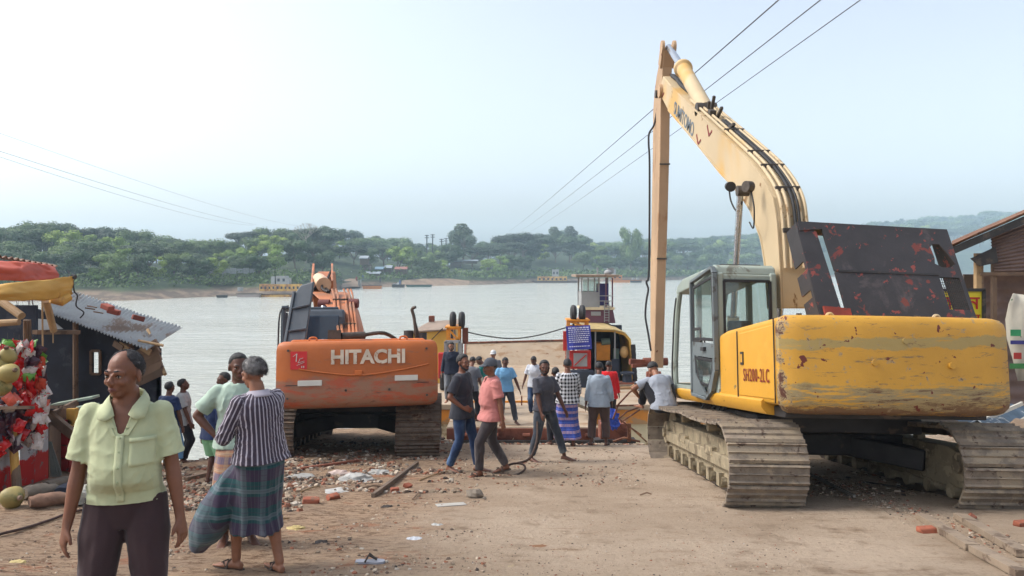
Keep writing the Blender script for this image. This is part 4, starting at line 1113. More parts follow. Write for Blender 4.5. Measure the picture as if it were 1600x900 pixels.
# ============================================================ PEOPLE
def eval_remesh(mb, voxel, smooth=3, sfac=.5):
    me = mb.mesh('tmp', []) if False else None
    me = bpy.data.meshes.new('tmp'); me.from_pydata(mb.v, [], mb.f); me.update()
    o = bpy.data.objects.new('tmp', me); COL.objects.link(o)
    bm = bmesh.new(); bm.from_mesh(me); bmesh.ops.recalc_face_normals(bm, faces=bm.faces); bm.to_mesh(me); bm.free()
    r = o.modifiers.new('r', 'REMESH'); r.mode = 'VOXEL'; r.voxel_size = voxel; r.use_smooth_shade = True
    if smooth:
        s_ = o.modifiers.new('s', 'SMOOTH'); s_.factor = sfac; s_.iterations = smooth
    dg = bpy.context.evaluated_depsgraph_get()
    out = bpy.data.meshes.new_from_object(o.evaluated_get(dg)); bpy.data.objects.remove(o); bpy.data.meshes.remove(me)
    return out
def co_of(me):
    a = np.empty(len(me.vertices)*3, dtype=np.float32); me.vertices.foreach_get('co', a); return a.reshape(-1, 3)
def no_of(me):
    a = np.empty(len(me.vertices)*3, dtype=np.float32); me.vertices.foreach_get('normal', a); return a.reshape(-1, 3)
def set_co(me, a): me.vertices.foreach_set('co', a.astype(np.float32).ravel()); me.update()
def creases(me, amp, seed, weight=None):
    """thin fabric creases: narrow ridges that run in tilted bundles"""
    co = co_of(me); no = no_of(me); d = np.zeros(len(co))
    for i, c in enumerate(co):
        w_ = noise.noise_vector(Vector((c[0]*3+seed, c[1]*3, c[2]*3)))*.12
        x, y, z = c[0]+w_.x, c[1]+w_.y, c[2]+w_.z
        r1 = 1-abs(noise.noise(Vector((x*7+z*4+seed, y*7, z*9-x*3))))*3.2; r2 = 1-abs(noise.noise(Vector((x*11-z*7, y*9+seed, z*14+x*8))))*3.4
        m = .35+.9*max(0, noise.noise(Vector((x*4, y*4+seed, z*4)))+.15)
        d[i] = (max(0, r1)**2*.7+max(0, r2)**2*.5)*m-.3
    if weight is not None: d = d*np.array([weight(Vector(c)) for c in co])
    set_co(me, co+no*(d*amp)[:, None])
def folds(me, amp, sc_=(9, 9, 3.2), seed=0.0, ridged=True, weight=None):
    co = co_of(me); no = no_of(me); d = np.zeros(len(co))
    for i in range(len(co)):
        c = co[i]
        p = Vector((c[0]*sc_[0]+seed, c[1]*sc_[1], c[2]*sc_[2]+c[0]*3.0))
        n1 = noise.noise(p)
        v = (1-2.2*abs(n1))*.65+.35*noise.noise(p*2.3) if ridged else n1
        d[i] = v
    if weight is not None: d = d*np.array([weight(Vector(c)) for c in co])
    set_co(me, co+no*(d*amp)[:, None])
def keep_faces(me, pred):
    bm = bmesh.new(); bm.from_mesh(me)
    dl = [f for f in bm.faces if not pred(f.calc_center_median(), f.normal)]
    bmesh.ops.delete(bm, geom=dl, context='FACES'); bm.to_mesh(me); bm.free(); me.update()
def ik(a, b, l1, l2, pole):
    a, b, pole = Vector(a), Vector(b), Vector(pole); d = b-a; L = min(d.length, (l1+l2)*.999); d.normalize()
    x = (l1*l1-l2*l2+L*L)/(2*L); h = sqrt(max(0, l1*l1-x*x)); pl = (pole-d*pole.dot(d)).normalized()
    return a+d*x+pl*h, a+d*L
def ring(c, X, Y, rx, ry, n=16, p=2.0):
    out = []
    for k in range(n):
        a = 2*pi*k/n; ca, sa = cos(a), sin(a)
        out.append(Vector(c)+X*(rx*math.copysign(abs(ca)**(2/p), ca))+Y*(ry*math.copysign(abs(sa)**(2/p), sa)))
    return out
def limb(mb, pts, rs, n=12):
    """tapered limb with rounded ends"""
    pts = [Vector(p) for p in pts]
    mb.tube(pts, rs, n); mb.ell(pts[0], rs[0]*.98, n, 8); mb.ell(pts[-1], rs[-1]*.98, n, 8)

def cloth_mat(name, kind, a, b_=None, c=None, rough=.9, sc_=1.0):
    if name in MATS: return MATS[name]
    m, nt, b, oc = newmat(name)
    at = nt.nodes.new('ShaderNodeAttribute'); at.attribute_name = 'cloth'
    sx = nt.nodes.new('ShaderNodeSeparateXYZ'); nt.links.new(at.outputs['Vector'], sx.inputs[0]); U, V = sx.outputs[0], sx.outputs[1]
    def saw(x, f, off=0.0): return nmath(nt, 'FRACT', nmath(nt, 'MULTIPLY_ADD', x, f, off+50))
    def stripe(x, f, w0, off=0.0): return nmath(nt, 'LESS_THAN', saw(x, f, off), w0)
    n = nnoise(nt, oc, 6, 4); col = nmix(nt, nstep(nt, n, .3, .7), tuple(q*.86 for q in a[:3])+(1,), a)
    if kind == 'stripe':
        col = nmix(nt, stripe(U, 30*sc_, .30), col, b_)
        if c: col = nmix(nt, stripe(U, 30*sc_, .10, .55), col, c)
    elif kind == 'check':     # large dark / light squares
        k1 = stripe(U, 14*sc_, .5); k2 = stripe(V, 14*sc_, .5)
        col = nmix(nt, nmath(nt, 'MULTIPLY', nmath(nt, 'ADD', k1, k2), .5), col, b_)
    elif kind == 'plaid':
        k1 = stripe(V, 4.6*sc_, .42); col = nmix(nt, nmath(nt, 'MULTIPLY', k1, .8), col, b_)
        k3 = stripe(U, 5.2*sc_, .30, .2); col = nmix(nt, nmath(nt, 'MULTIPLY', k3, .42), col, c)
        k2 = stripe(V, 4.6*sc_, .16, .28); col = nmix(nt, nmath(nt, 'MULTIPLY', k2, .6), col, c)
        k4 = stripe(V, 23*sc_, .18, .1); col = nmix(nt, nmath(nt, 'MULTIPLY', k4, .35), col, b_)
        k5 = stripe(U, 26*sc_, .14, .1); col = nmix(nt, nmath(nt, 'MULTIPLY', k5, .25), col, c)
    elif kind == 'denim':
        k = nnoise(nt, oc, 3.2, 5, .6, 0, (1, 1, .4)); col = nmix(nt, nstep(nt, k, .48, .70), col, b_)
    nt.links.new(col, b.inputs['Base Color']); b.inputs['Roughness'].default_value = rough
    b.inputs['Sheen Weight'].default_value = .15; b.inputs['Specular IOR Level'].default_value = .25
    bp = nt.nodes.new('ShaderNodeBump'); bp.inputs['Strength'].default_value = .25; bp.inputs['Distance'].default_value = .006
    nt.links.new(nnoise(nt, oc, 45, 5, .6, .6), bp.inputs['Height']); nt.links.new(bp.outputs[0], b.inputs['Normal'])
    MATS[name] = m; return m
def skin_mat(name, c):
    if name in MATS: return MATS[name]
    m, nt, b, oc = newmat(name)
    n = nnoise(nt, oc, 9, 5); col = nmix(nt, nstep(nt, n, .35, .68), tuple(x*.80 for x in c[:3])+(1,), c)
    nt.links.new(col, b.inputs['Base Color']); b.inputs['Roughness'].default_value = .5; b.inputs['Subsurface Weight'].default_value = .05; b.inputs['Subsurface Radius'].default_value = (.01, .004, .002)
    b.inputs['Specular IOR Level'].default_value = .4
    bp = nt.nodes.new('ShaderNodeBump'); bp.inputs['Strength'].default_value = .2; bp.inputs['Distance'].default_value = .003
    nt.links.new(nnoise(nt, oc, 90, 4), bp.inputs['Height']); nt.links.new(bp.outputs[0], b.inputs['Normal'])
    MATS[name] = m; return m
SK1 = skin_mat('brown_skin', rgb(124, 82, 62)); SK2 = skin_mat('dark_brown_skin', rgb(98, 64, 50)); SK3 = skin_mat('tan_skin', rgb(146, 100, 76))
HAIRB = mat('black_hair', rgb(26, 24, 25), rough=.55, var=.4, vs=20, bump=.8, bs=70)
HAIRG = mat('grey_hair', rgb(104, 102, 102), rough=.8, var=.5, vs=16, bump=1, bs=60, layers=[(rgb(48, 46, 48), 9, .52, .08, 6), (rgb(168, 164, 160), 14, .6, .05, 5)])
HAIRS = mat('receding_hair', rgb(44, 42, 44), rough=.8, var=.4, vs=20, bump=.8, bs=70, layers=[(rgb(110, 106, 104), 10, .55, .08, 5)])
EYEW = mat('eye_white', rgb(150, 136, 126), rough=.3, var=.03); EYED = mat('eye_dark', rgb(24, 16, 12), rough=.2, var=.1)
LIP = mat('lips', rgb(108, 62, 56), rough=.5); SANDAL = mat('worn_sandal', rgb(78, 66, 58), rough=.9, var=.2)

def person(label, loc, yaw, H=1.66, vox=.010, skin=SK1, hair='short', hairm=None, top=None, bottom=None, pose=None, build=1.0, belly=0.0,
           feet='bare', beard=None, cap=None, group=None, ground=True, name='person', extra=None, detail=False):
    """local frame: faces +Y, right hand +X, feet at z=0"""
    p = dict(pose or {}); S = H/1.68
    root = thing(name, label, 'person', loc, yaw, group)
    z0 = loc[2]
    def gz(v):
        if not ground: return 0.0
        wx = loc[0]+v[0]*cos(yaw)-v[1]*sin(yaw); wy = loc[1]+v[0]*sin(yaw)+v[1]*cos(yaw)
        return (ground_z(wx, wy)-z0)/S
    lean = p.get('lean', (0, 0)); drop = p.get('drop', 0.0)
    pel = Vector(p.get('pel', (0, 0, .93)))-Vector((0, 0, drop))
    Rp = Matrix.Rotation(p.get('hipyaw', 0), 3, 'Z')
    Rt = Matrix.Rotation(p.get('twist', 0), 3, 'Z') @ Matrix.Rotation(-lean[0], 3, 'X') @ Matrix.Rotation(lean[1], 3, 'Y')
    nb = pel+Rt @ Vector((0, 0, .50)); hy, hp_ = p.get('head', (0, 0))
    Rh = Rt @ Matrix.Rotation(hy, 3, 'Z') @ Matrix.Rotation(-hp_, 3, 'X')
    if p.get('headfree'): Rh = Matrix.Rotation(hy, 3, 'Z') @ Matrix.Rotation(-hp_, 3, 'X')
    nk = p.get('neck', 0); hc = nb+(Rt @ Vector((0, .012, .06-nk)))+Rh @ Vector((0, .012, .095))
    b = build
    J = {}
    for sd_, n_ in ((-1, 'L'), (1, 'R')):
        J['hip'+n_] = pel+Rp @ Vector((sd_*.092, 0, -.03)); J['sh'+n_] = pel+Rt @ Vector((sd_*.168*(.6+.4*b), 0, .435))+Vector(p.get('shrug'+n_, (0, 0, 0)))
        ft = Vector(p.get('foot'+n_, (sd_*.11, 0, 0))); ft.z += gz(ft*S)
        J['toe'+n_] = p.get('toe'+n_, sd_*-.25*0+(-sd_*.22)); an = ft+Vector((0, 0, .085))
        if p.get('heel'+n_): an.z += p['heel'+n_]
        k, an2 = ik(J['hip'+n_], an, .435, .415, p.get('knee'+n_, (sd_*.1, 1, 0)))
        J['knee'+n_] = k; J['an'+n_] = an2; J['ft'+n_] = ft
        hd = p.get('hand'+n_, (sd_*.27, .06, .80)); hd = Vector(hd)
        e, w_ = ik(J['sh'+n_], hd, .285, .25, p.get('elbow'+n_, (sd_*.35, -1, -.1)))
        J['el'+n_] = e; J['wr'+n_] = w_
    ux, uy, uz = Rt @ Vector((1, 0, 0)), Rt @ Vector((0, 1, 0)), Rt @ Vector((0, 0, 1))
    hx, hy_ = Rp @ Vector((1, 0, 0)), Rp @ Vector((0, 1, 0))
    sec = [(-.10, .135, .10, .0), (-.03, .158, .115, .0), (.05, .150, .108, .0), (.12, .140+.02*belly, .102+.05*belly, .03*belly), (.20, .145+.015*belly, .108+.045*belly, .03*belly), (.30, .162, .118+.01*belly, .01), (.38, .172, .112, .0), (.44, .155, .092, -.005), (.48, .105, .070, -.005), (.51, .062, .058, 0)]
    def tor(z, rx, ry, off, inf, n=18):
        k = min(1, max(0, (z+.02)/.12)); X = hx.lerp(ux, k).normalized(); Y = hy_.lerp(uy, k).normalized()
        base = pel+uz*z if z > 0 else pel+Vector((0, 0, z))
        return ring(base+Y*off, X, Y, rx*b+inf, ry*b+inf, n, 2.3)
    # ---------------- body: one continuous surface
    mb = MB()
    mb.loft([tor(*s_, 0) for s_ in sec])
    mb.tube([nb-uz*.05, nb+uz*.03, hc-Rh @ Vector((0, .015, .07))], [.062*b+nk*.4, .054*b+nk*.5, .052*b+nk*.5], 12)
    for sd_, n_ in ((-1, 'L'), (1, 'R')):
        sh, el, wr = J['sh'+n_], J['el'+n_], J['wr'+n_]
        limb(mb, [sh, sh.lerp(el, .35), sh.lerp(el, .8), el], [.056*b, .050*b, .040*b, .038*b])
        limb(mb, [el, el.lerp(wr, .25), el.lerp(wr, .75), wr], [.039*b, .041*b, .030*b, .026*b])
        hip, kn, an = J['hip'+n_], J['knee'+n_], J['an'+n_]
        limb(mb, [hip, hip.lerp(kn, .3), hip.lerp(kn, .8), kn], [.085*b, .082*b, .060*b, .055*b])
        cb = (an-kn).cross(Vector((1, 0, 0))).normalized()
        limb(mb, [kn, kn.lerp(an, .28)+Vector((0, -.012, 0)), kn.lerp(an, .7), an], [.054*b, .056*b, .038*b, .034*b])
        # foot
        ang = J['toe'+n_]; Rf = Matrix.Rotation(ang, 3, 'Z')
        slope = p.get('heel'+n_, 0)
        f0 = an-Vector((0, 0, .045)); fwd = Rf @ Vector((0, 1, 0)); sidev = Rf @ Vector((1, 0, 0)); fwd = (fwd-Vector((0, 0, slope*3.5))).normalized()
        upv = sidev.cross(fwd)
        rs = [(-.055, .026, .028, -.01), (0, .034, .040, .0), (.07, .040, .032, -.012), (.13, .044, .020, -.022), (.175, .040, .014, -.028), (.195, .024, .009, -.031)]
        mb.loft([ring(f0+fwd*y+upv*z, sidev, upv, rx, rz, 10) for y, rx, rz, z in rs])
        for k in range(5):
            x = (-.032+.016*k)*(-sd_)*-1; big = (k == (0 if sd_ > 0 else 4))
            a = f0+fwd*.165+sidev*x-upv*.026
            mb.tube([a, a+fwd*(.052 if big else .042-.004*abs(k-2))], [.012 if big else .009, .009 if big else .006], 6)
        # hand
        fd = (wr-el).normalized() if not p.get('hd'+n_) else Vector(p['hd'+n_]).normalized()
        palm = Vector(p.get('palm'+n_, (-sd_, 0, 0))); palm = (palm-fd*palm.dot(fd)).normalized(); across = fd.cross(palm)  # across: thumb side sign below
        thumb = across*(1 if across.dot(Vector(p.get('thumb'+n_, (0, 1, .2)))) > 0 else -1)
        mb.loft([ring(wr+fd*t, thumb, palm, rx, ry, 10, 2.4) for t, rx, ry in ((-.015, .026, .022), (.02, .031, .019), (.05, .038, .017), (.085, .040, .015), (.095, .036, .011))])
        curl = p.get('curl'+n_, .45)
        fr = max(.0075, vox*.62)
        for k, (ln, rr_) in enumerate(((.070, .0085), (.078, .009), (.072, .0085), (.056, .0078))):
            a = wr+fd*.088+thumb*(.030-.0205*k); d1 = (fd+thumb*(.12-.09*k)).normalized(); c = curl*(.8+.2*k)
            q1 = a+(d1*cos(c*.5)+palm*sin(c*.5))*ln*.45; q2 = q1+(d1*cos(c*1.2)+palm*sin(c*1.2))*ln*.30; q3 = q2+(d1*cos(c*1.8)+palm*sin(c*1.8))*ln*.25
            r1 = max(fr, rr_); mb.tube([a-fd*.012, a, q1, q2, q3], [r1, r1*1.03, r1, r1*.92, r1*.75], 7)
        a = wr+fd*.030+thumb*.026; d1 = (fd*.75+thumb*.62+palm*.25).normalized(); q1 = a+d1*.038; q2 = q1+(fd*.95+thumb*.2+palm*.3).normalized()*.030
        mb.tube([a-d1*.01, a, q1, q2], [.013, .0125, max(fr, .0105), max(fr*.9, .0085)], 7)
        J['palm'+n_] = wr+fd*.06
    # head
    def h(x, y, z): return hc+Rh @ Vector((x, y, z))
    HR = Rh
    mb.ell(h(0, -.014, .030), (.074, .094, .086), 18, 12, HR); mb.ell(h(0, .018, -.030), (.060, .070, .078), 16, 10, HR)
    mb.ell(h(0, .050, -.088), (.034, .032, .024), 12, 8, HR); mb.ell(h(0, .005, -.062), (.056, .062, .045), 14, 8, HR)
    mb.tube([h(0, .083, .010), h(0, .092, -.008), h(0, .106, -.030)], [.008, .011, .014], 8); mb.ell(h(0, .097, -.034), (.0235, .015, .012), 10, 6, HR)
    for s_ in (-1, 1):
        mb.tube([h(s_*.012, .088, .016), h(s_*.035, .080, .021), h(s_*.055, .062, .014)], [.009, .011, .008], 8)
        mb.ell(h(s_*.038, .058, -.030), (.024, .026, .022), 10, 7, HR)
        mb.ell(h(s_*.079, -.008, -.010), (.011, .023, .034), 10, 8, HR @ Matrix.Rotation(s_*-.35, 3, 'Z'))
        mb.ell(h(s_*.033, .070, -.003), (.018, .013, .011), 10, 7, HR)
    mb.ell(h(0, .083, -.068), (.027, .013, .009), 12, 6, HR); mb.ell(h(0, .081, -.054), (.027, .012, .006), 12, 6, HR)
    me = eval_remesh(mb, vox, 2 if not detail else 2, .5)
    co = co_of(me); 
    set_co(me, co*S); me.materials.append(skin); me.name = 'body'
    body = link_mesh('body', me, root)
    def part(mb_, nm, m_, par=root, smooth=True, **k):
        me_ = mb_.mesh(nm, m_); c_ = co_of(me_); set_co(me_, c_*S); o_ = link_mesh(nm, me_, par)
        if smooth: smooth_by_angle(me_, radians(50))
        return o_
    # ---------------- face details
    for s_ in (-1, 1):
        mbe = MB(); mbe.ell(h(s_*.033, .0775, -.003), (.0125, .0075, .0075), 10, 6, HR); e_ = part(mbe, 'eye', EYEW)
        mbe = MB(); gx = p.get('gaze', 0)*.004; mbe.ell(h(s_*.033+gx, .0825, -.003), (.0055, .004, .0055), 8, 6, HR); part(mbe, 'iris', EYED, e_)
        mbe = MB(); mbe.tube([h(s_*.020, .0835, .001), h(s_*.033, .0865, .0062), h(s_*.046, .0775, .001)], [.0016, .0024, .0016], 5); part(mbe, 'eyelid', EYED, e_)
        mbe = MB(); mbe.tube([h(s_*.016, .093, .0255), h(s_*.034, .087, .028), h(s_*.048, .066, .023)], [.0035, .0045, .002], 6); part(mbe, 'eyebrow', hairm if (hairm and hairm != HAIRG) else HAIRB)
    mbe = MB(); mbe.tube([h(-.023, .085, -.0675), h(-.008, .096, -.0605), h(.008, .096, -.0605), h(.023, .085, -.0675)], [.002, .006, .006, .002], 6); mbe.tube([h(-.02, .085, -.0695), h(0, .095, -.071), h(.02, .085, -.0695)], [.002, .0078, .002], 6)
    part(mbe, 'lips', LIP)
    if beard:
        mbe = MB()
        if beard in ('moustache', 'full'): mbe.tube([h(-.033, .080, -.060), h(-.014, .099, -.049), h(0, .102, -.047), h(.014, .099, -.049), h(.033, .080, -.060)], [.003, .007, .006, .007, .003], 7)
        if beard == 'full':
            mbe.ell(h(0, .058, -.096), (.034, .032, .026), 12, 8, HR, jit=.06)
            for s_ in (-1, 1): mbe.tube([h(s_*.068, .0, -.020), h(s_*.061, .030, -.066), h(s_*.030, .062, -.094)], [.010, .014, .014], 8)
        part(mbe, 'beard', HAIRB)
    # ---------------- hair
    hm = hairm or HAIRB
    if hair:
        mbh = MB(); nu, nv = 44, 30
        vol = {'short': .010, 'thick': .015, 'bald': .006, 'grey': .021}[hair]
        line = {'short': [(-1, -.62), (-.3, -.42), (.0, -.12), (.25, -.02), (.45, .30), (.62, .52), (1, .58)], 'bald': [(-1, -.62), (-.3, -.40), (.0, -.15), (.22, .02), (.36, .28), (.6, .66), (1, 1.3)]}
        ln_ = line['bald' if hair == 'bald' else 'short']; seed = Vector((loc[0], loc[1], 0)); rows = []
        for j in range(nv+1):
            th = pi*j/nv; r_ = []
            for i in range(nu):
                ph = 2*pi*i/nu; q = Vector((sin(th)*cos(ph), sin(th)*sin(ph), cos(th)))
                hor = q.y/max(.25, sqrt(q.x*q.x+q.y*q.y)) if q.z < .8 else q.y
                d_ = q.z-lerp(ln_, hor)+.05*noise.noise(q*6+seed)
                if hair == 'bald': d_ = min(d_, (abs(q.x)-.52)*1.5+max(0, .40-q.y)*2.0+max(0, .35-q.z)*1.5)
                t_ = min(1, max(0, d_/.16)); t_ = t_*t_*(3-2*t_)
                k = .95+t_*(.05+(vol*(1+.35*noise.noise(q*5+seed)+.22*noise.noise(q*13+seed)))/.085)
                r_.append(h(.074*q.x*k, -.014+.094*q.y*k, .030+.086*q.z*k))
            rows.append(r_+[r_[0]])
        mbh.grid(rows)
        me_ = mbh.mesh('hair', hm)
        bm = bmesh.new(); bm.from_mesh(me_); bmesh.ops.remove_doubles(bm, verts=bm.verts, dist=.0004); bmesh.ops.recalc_face_normals(bm, faces=bm.faces)
        bm.to_mesh(me_); bm.free(); set_co(me_, co_of(me_)*S); me_.polygons.foreach_set('use_smooth', [True]*len(me_.polygons))
        ho = link_mesh('hair', me_, root)
        if detail:
            rs_ = random.Random(4); mbs = MB(); vs = []; fs = []
            for _ in range(7000):
                q = Vector((rs_.gauss(0, 1), rs_.gauss(0, 1), rs_.gauss(0, 1))).normalized(); hor = q.y/max(.25, sqrt(q.x*q.x+q.y*q.y)) if q.z < .8 else q.y
                d_ = q.z-lerp(ln_, hor)+.05*noise.noise(q*6+seed)
                if hair == 'bald': d_ = min(d_, (abs(q.x)-.52)*1.5+max(0, .40-q.y)*2.0+max(0, .35-q.z)*1.5)
                if d_ < rs_.uniform(-.07, .09): continue
                k = 1+(vol*(.55+.35*noise.noise(q*5+seed)))/.085; p_ = Vector((.074*q.x*k, -.014+.094*q.y*k, .030+.086*q.z*k)); ln2 = vol*1.1+.004
                dirv = (q*.55+Vector((rs_.gauss(0, .35), rs_.gauss(-.35, .35), rs_.gauss(-.2, .35)))).normalized(); sv = dirv.cross(q).normalized()*.0009; b_ = len(vs)
                vs += [h(*(p_-sv)), h(*(p_+sv)), h(*(p_+dirv*ln2))]; fs.append((b_, b_+1, b_+2))
            mbs.add(vs, fs); ms_ = mbs.mesh('hair_strands', hm); set_co(ms_, co_of(ms_)*S); tag(link_mesh('hair_strands', ms_, root), kind='stuff')
    if cap:
        mbe = MB(); mbe.loft([ring(h(0, -.012, .022+.028*k), HR @ Vector((1, 0, 0)), HR @ Vector((0, 1, 0)), .088*r_, .106*r_, 18) for k, r_ in enumerate((1, 1.0, .93, .76, .42))])
        co_ = part(mbe, 'cap', cap)
        mbe = MB(); rg = []
        for k in range(9):
            a = radians(-52+13*k); rg.append([h(.082*sin(a), -.012+.100*cos(a), .034), h(.10*sin(a), .02+.150*cos(a), .024)])
        mbe.grid(rg); v_ = part(mbe, 'visor', cap, co_); v_.modifiers.new('s', 'SOLIDIFY').thickness = .006
    # ---------------- clothing
    def finish(me_, nm, m_, segs, seam=0.0, par=root):
        """stores cloth coordinates (around, along) from the nearest bone"""
        c_ = co_of(me_); n = len(c_); best = np.full(n, 1e9); uv = np.zeros((n, 3), dtype=np.float32)
        for a, b2, ref, rad in segs:
            a = np.array(a); b2 = np.array(b2); d = b2-a; L = np.linalg.norm(d); d = d/L; rel = c_-a; t = rel@d
            tc = np.clip(t, 0, L); dist = np.linalg.norm(rel-tc[:, None]*d, axis=1)/rad
            ref = np.array(ref); X = ref-d*ref.dot(d); X = X/np.linalg.norm(X); Y = np.cross(d, X)
            ang = np.arctan2(rel@Y, rel@X); k = dist < best
            best[k] = dist[k]; uv[k, 0] = (ang*rad)[k]; uv[k, 1] = t[k]
        at = me_.attributes.new('cloth', 'FLOAT_VECTOR', 'POINT'); at.data.foreach_set('vector', uv.ravel())
        set_co(me_, c_*S); me_.materials.append(m_); me_.name = nm
        return link_mesh(nm, me_, par)
    cv = max(vox*1.15, .009)
    if top:
        kind = top.get('kind', 'short'); inf = top.get('inf', .022); m_ = top['mat']; hem = top.get('hem', -.13)
        mb = MB()
        rings = []
        zz = [hem-.04, min(-.03, hem+.03)-.0, 0, .06, .12, .20, .28, .35, .41, .455, .485, .505]
        for z in zz:
            rx = lerp([(s_[0], s_[1]) for s_ in sec], z); ry = lerp([(s_[0], s_[2]) for s_ in sec], z); off = lerp([(s_[0], s_[3]) for s_ in sec], z)
            if z < .0: ry = .126+.04*belly; off = .02*belly
            if z < .13: rx = max(rx, .176-.02*max(0, z)/.13)
            k = inf*(1.25 if z < .15 else 1.0)+max(0, .06-z)*.09*(1 if z < .42 else .75)
            rings.append(tor(z, rx, ry, off, k, 20))
        mb.loft(rings)
        segs = [(tuple(pel-uz*.2), tuple(nb), tuple(-uy if not top.get('seamfront') else uy), .17)]
        segs[0] = (segs[0][0], segs[0][1], tuple(uy), .17)
        for sd_, n_ in ((-1, 'L'), (1, 'R')):
            sh, el, wr = J['sh'+n_], J['el'+n_], J['wr'+n_]; inw = (pel+uz*.42)
            r0 = .054*b+inf*.5
            if kind == 'short':
                e = sh.lerp(el, top.get('sleeve', .78)); mb.tube([sh.lerp(inw, .35), sh, sh.lerp(e, .5), e], [r0*.85, r0*1.02, r0*1.10, r0*1.24], 14); mb.ell(sh, r0, 12, 8)
                segs.append((tuple(sh), tuple(el), (0, -1, .2), .062))
            else:
                e = el.lerp(wr, top.get('sleeve', .92)); d_ = (e-el).normalized()
                mb.tube([sh.lerp(inw, .35), sh, sh.lerp(el, .5), el], [r0*.95, r0, r0*.92, r0*.86], 14); mb.ell(sh, r0, 12, 8); mb.ell(el, r0*.86, 12, 8)
                mb.tube([el, el.lerp(e, .5), e], [r0*.86, r0*.78, r0*.70], 14)
                segs.append((tuple(sh), tuple(el), (0, -1, .2), .062)); segs.append((tuple(el), tuple(wr), (0, -1, .2), .052))
        me_ = eval_remesh(mb, cv, 3)
        fa = top.get('fold', .012)
        folds(me_, fa*.45, (6, 6, 4), loc[0]*3)
        creases(me_, fa*1.35, loc[0]*5)
        vee = top.get('vee', 0)
        inv = Rt.transposed()
        # trim hem and cuffs to clean edges
        bm = bmesh.new(); bm.from_mesh(me_)
        def trim(co_, no_, cond):
            bmesh.ops.bisect_plane(bm, geom=bm.verts[:]+bm.edges[:]+bm.faces[:], plane_co=co_, plane_no=no_, dist=.0003)
            dl = [f for f in bm.faces if (f.calc_center_median()-co_).dot(no_) > 0 and cond(f.calc_center_median())]
            bmesh.ops.delete(bm, geom=dl, context='FACES')
        arms = []
        for n_ in 'LR':
            sh, el, wr = J['sh'+n_], J['el'+n_], J['wr'+n_]
            a_, b2 = (sh, el) if kind == 'short' else (el, wr); e_ = a_.lerp(b2, (top.get('sleeve', .78 if kind == 'short' else .92))); dn = (b2-a_).normalized(); arms.append((e_, dn, a_))
            trim(e_-dn*.012, dn, lambda c, e_=e_, dn=dn: (c-e_-dn*(c-e_).dot(dn)).length < .115 and (c-e_).dot(dn) < .06 and abs((inv @ (c-pel)).x) > lerp([(s_[0], s_[1]) for s_ in sec], (inv @ (c-pel)).z)*b+inf*1.5+.012)
        hc_ = pel+(uz*hem if hem > 0 else Vector((0, 0, hem)))
        trim(hc_, Vector((0, 0, -1)), lambda c: min((c-J['el'+n_]).length for n_ in 'LR') > .10)
        bm.to_mesh(me_); bm.free()
        if vee:
            bm = bmesh.new(); bm.from_mesh(me_)
            for sg in (-1, 1): bmesh.ops.bisect_plane(bm, geom=bm.verts[:]+bm.edges[:]+bm.faces[:], plane_co=pel+Rt @ Vector((sg*.012, 0, .505-vee)), plane_no=Rt @ Vector((sg, 0, -.34)), dist=.0005)
            bm.to_mesh(me_); bm.free()
            keep_faces(me_, lambda c, n: not ((inv @ (c-pel)).z > .505-vee and (inv @ (c-pel)).y > .0 and abs((inv @ (c-pel)).x) < .012+.34*((inv @ (c-pel)).z-(.505-vee))))
        so_ = finish(me_, top.get('name', 'shirt'), m_, segs); sd3 = so_.modifiers.new('s', 'SOLIDIFY'); sd3.thickness = .004; sd3.offset = -1
        J['shirt'] = so_
        # collar
        if top.get('collar'):
            mb = MB(); rows = []
            for k in range(15):
                a = radians(-150+300*k/14)+pi/2+pi; X, Y = ux, uy
                d = X*cos(a)+Y*sin(a)
                fw = max(0, sin(a))
                c0 = nb-uz*(.012+.035*fw)
                wdt = .030+.028*fw
                rows.append([c0+d*.062*b+uz*.022, c0+d*.078*b+uz*.036-uz*.02*fw, c0+d*(.092*b+wdt*.5)+uz*.004-uz*.04*fw, c0+d*(.098*b+wdt*.75)-uz*(.012+.055*fw)])
            mb.grid(rows); c_ = part(mb, 'collar', m_); c_.modifiers.new('s', 'SOLIDIFY').thickness = .005
    if bottom:
        kind = bottom['kind']; m_ = bottom['mat']
        mb = MB(); segs = []
        if kind in ('pants', 'shorts'):
            inf = bottom.get('inf', .018)
            mb.loft([tor(z, lerp([(s_[0], s_[1]) for s_ in sec], z), lerp([(s_[0], s_[2]) for s_ in sec], z), 0, inf*.8, 18) for z in (-.12, -.05, .0, .06, .09)])
            for n_, sd_ in (('L', -1), ('R', 1)):
                hip, kn, an = J['hip'+n_], J['knee'+n_], J['an'+n_]
                r_h, r_k, r_a = .092*b+inf, .058*b+inf, bottom.get('cuff', .048)+inf
                if kind == 'shorts':
                    e = hip.lerp(kn, .92); mb.tube([hip+Vector((0, 0, .05)), hip.lerp(kn, .3), e], [r_h*.92, r_h*1.02, r_k*1.25], 14)
                else:
                    e = kn.lerp(an, bottom.get('len', .97)); mb.tube([hip+Vector((0, 0, .05)), hip.lerp(kn, .3), hip.lerp(kn, .85), kn], [r_h*.92, r_h, r_k*1.04, r_k], 14); mb.ell(kn, r_k, 12, 8)
                    mb.tube([kn, kn.lerp(e, .3), e], [r_k, r_k*1.0, r_a], 14)
                mb.ell(hip, r_h*.90, 14, 10)
                segs += [(tuple(hip), tuple(kn), (0, -1, 0), .08), (tuple(kn), tuple(an), (0, -1, 0), .06)]
            me_ = eval_remesh(mb, cv, 3); folds(me_, bottom.get('fold', .009), (10, 10, 7), loc[0]*7+2, weight=lambda c: min(1, max(0, (pel.z-.06-c.z)/.12)))
            finish(me_, 'trousers' if kind == 'pants' else 'shorts', m_, segs)
        else:   # lungi
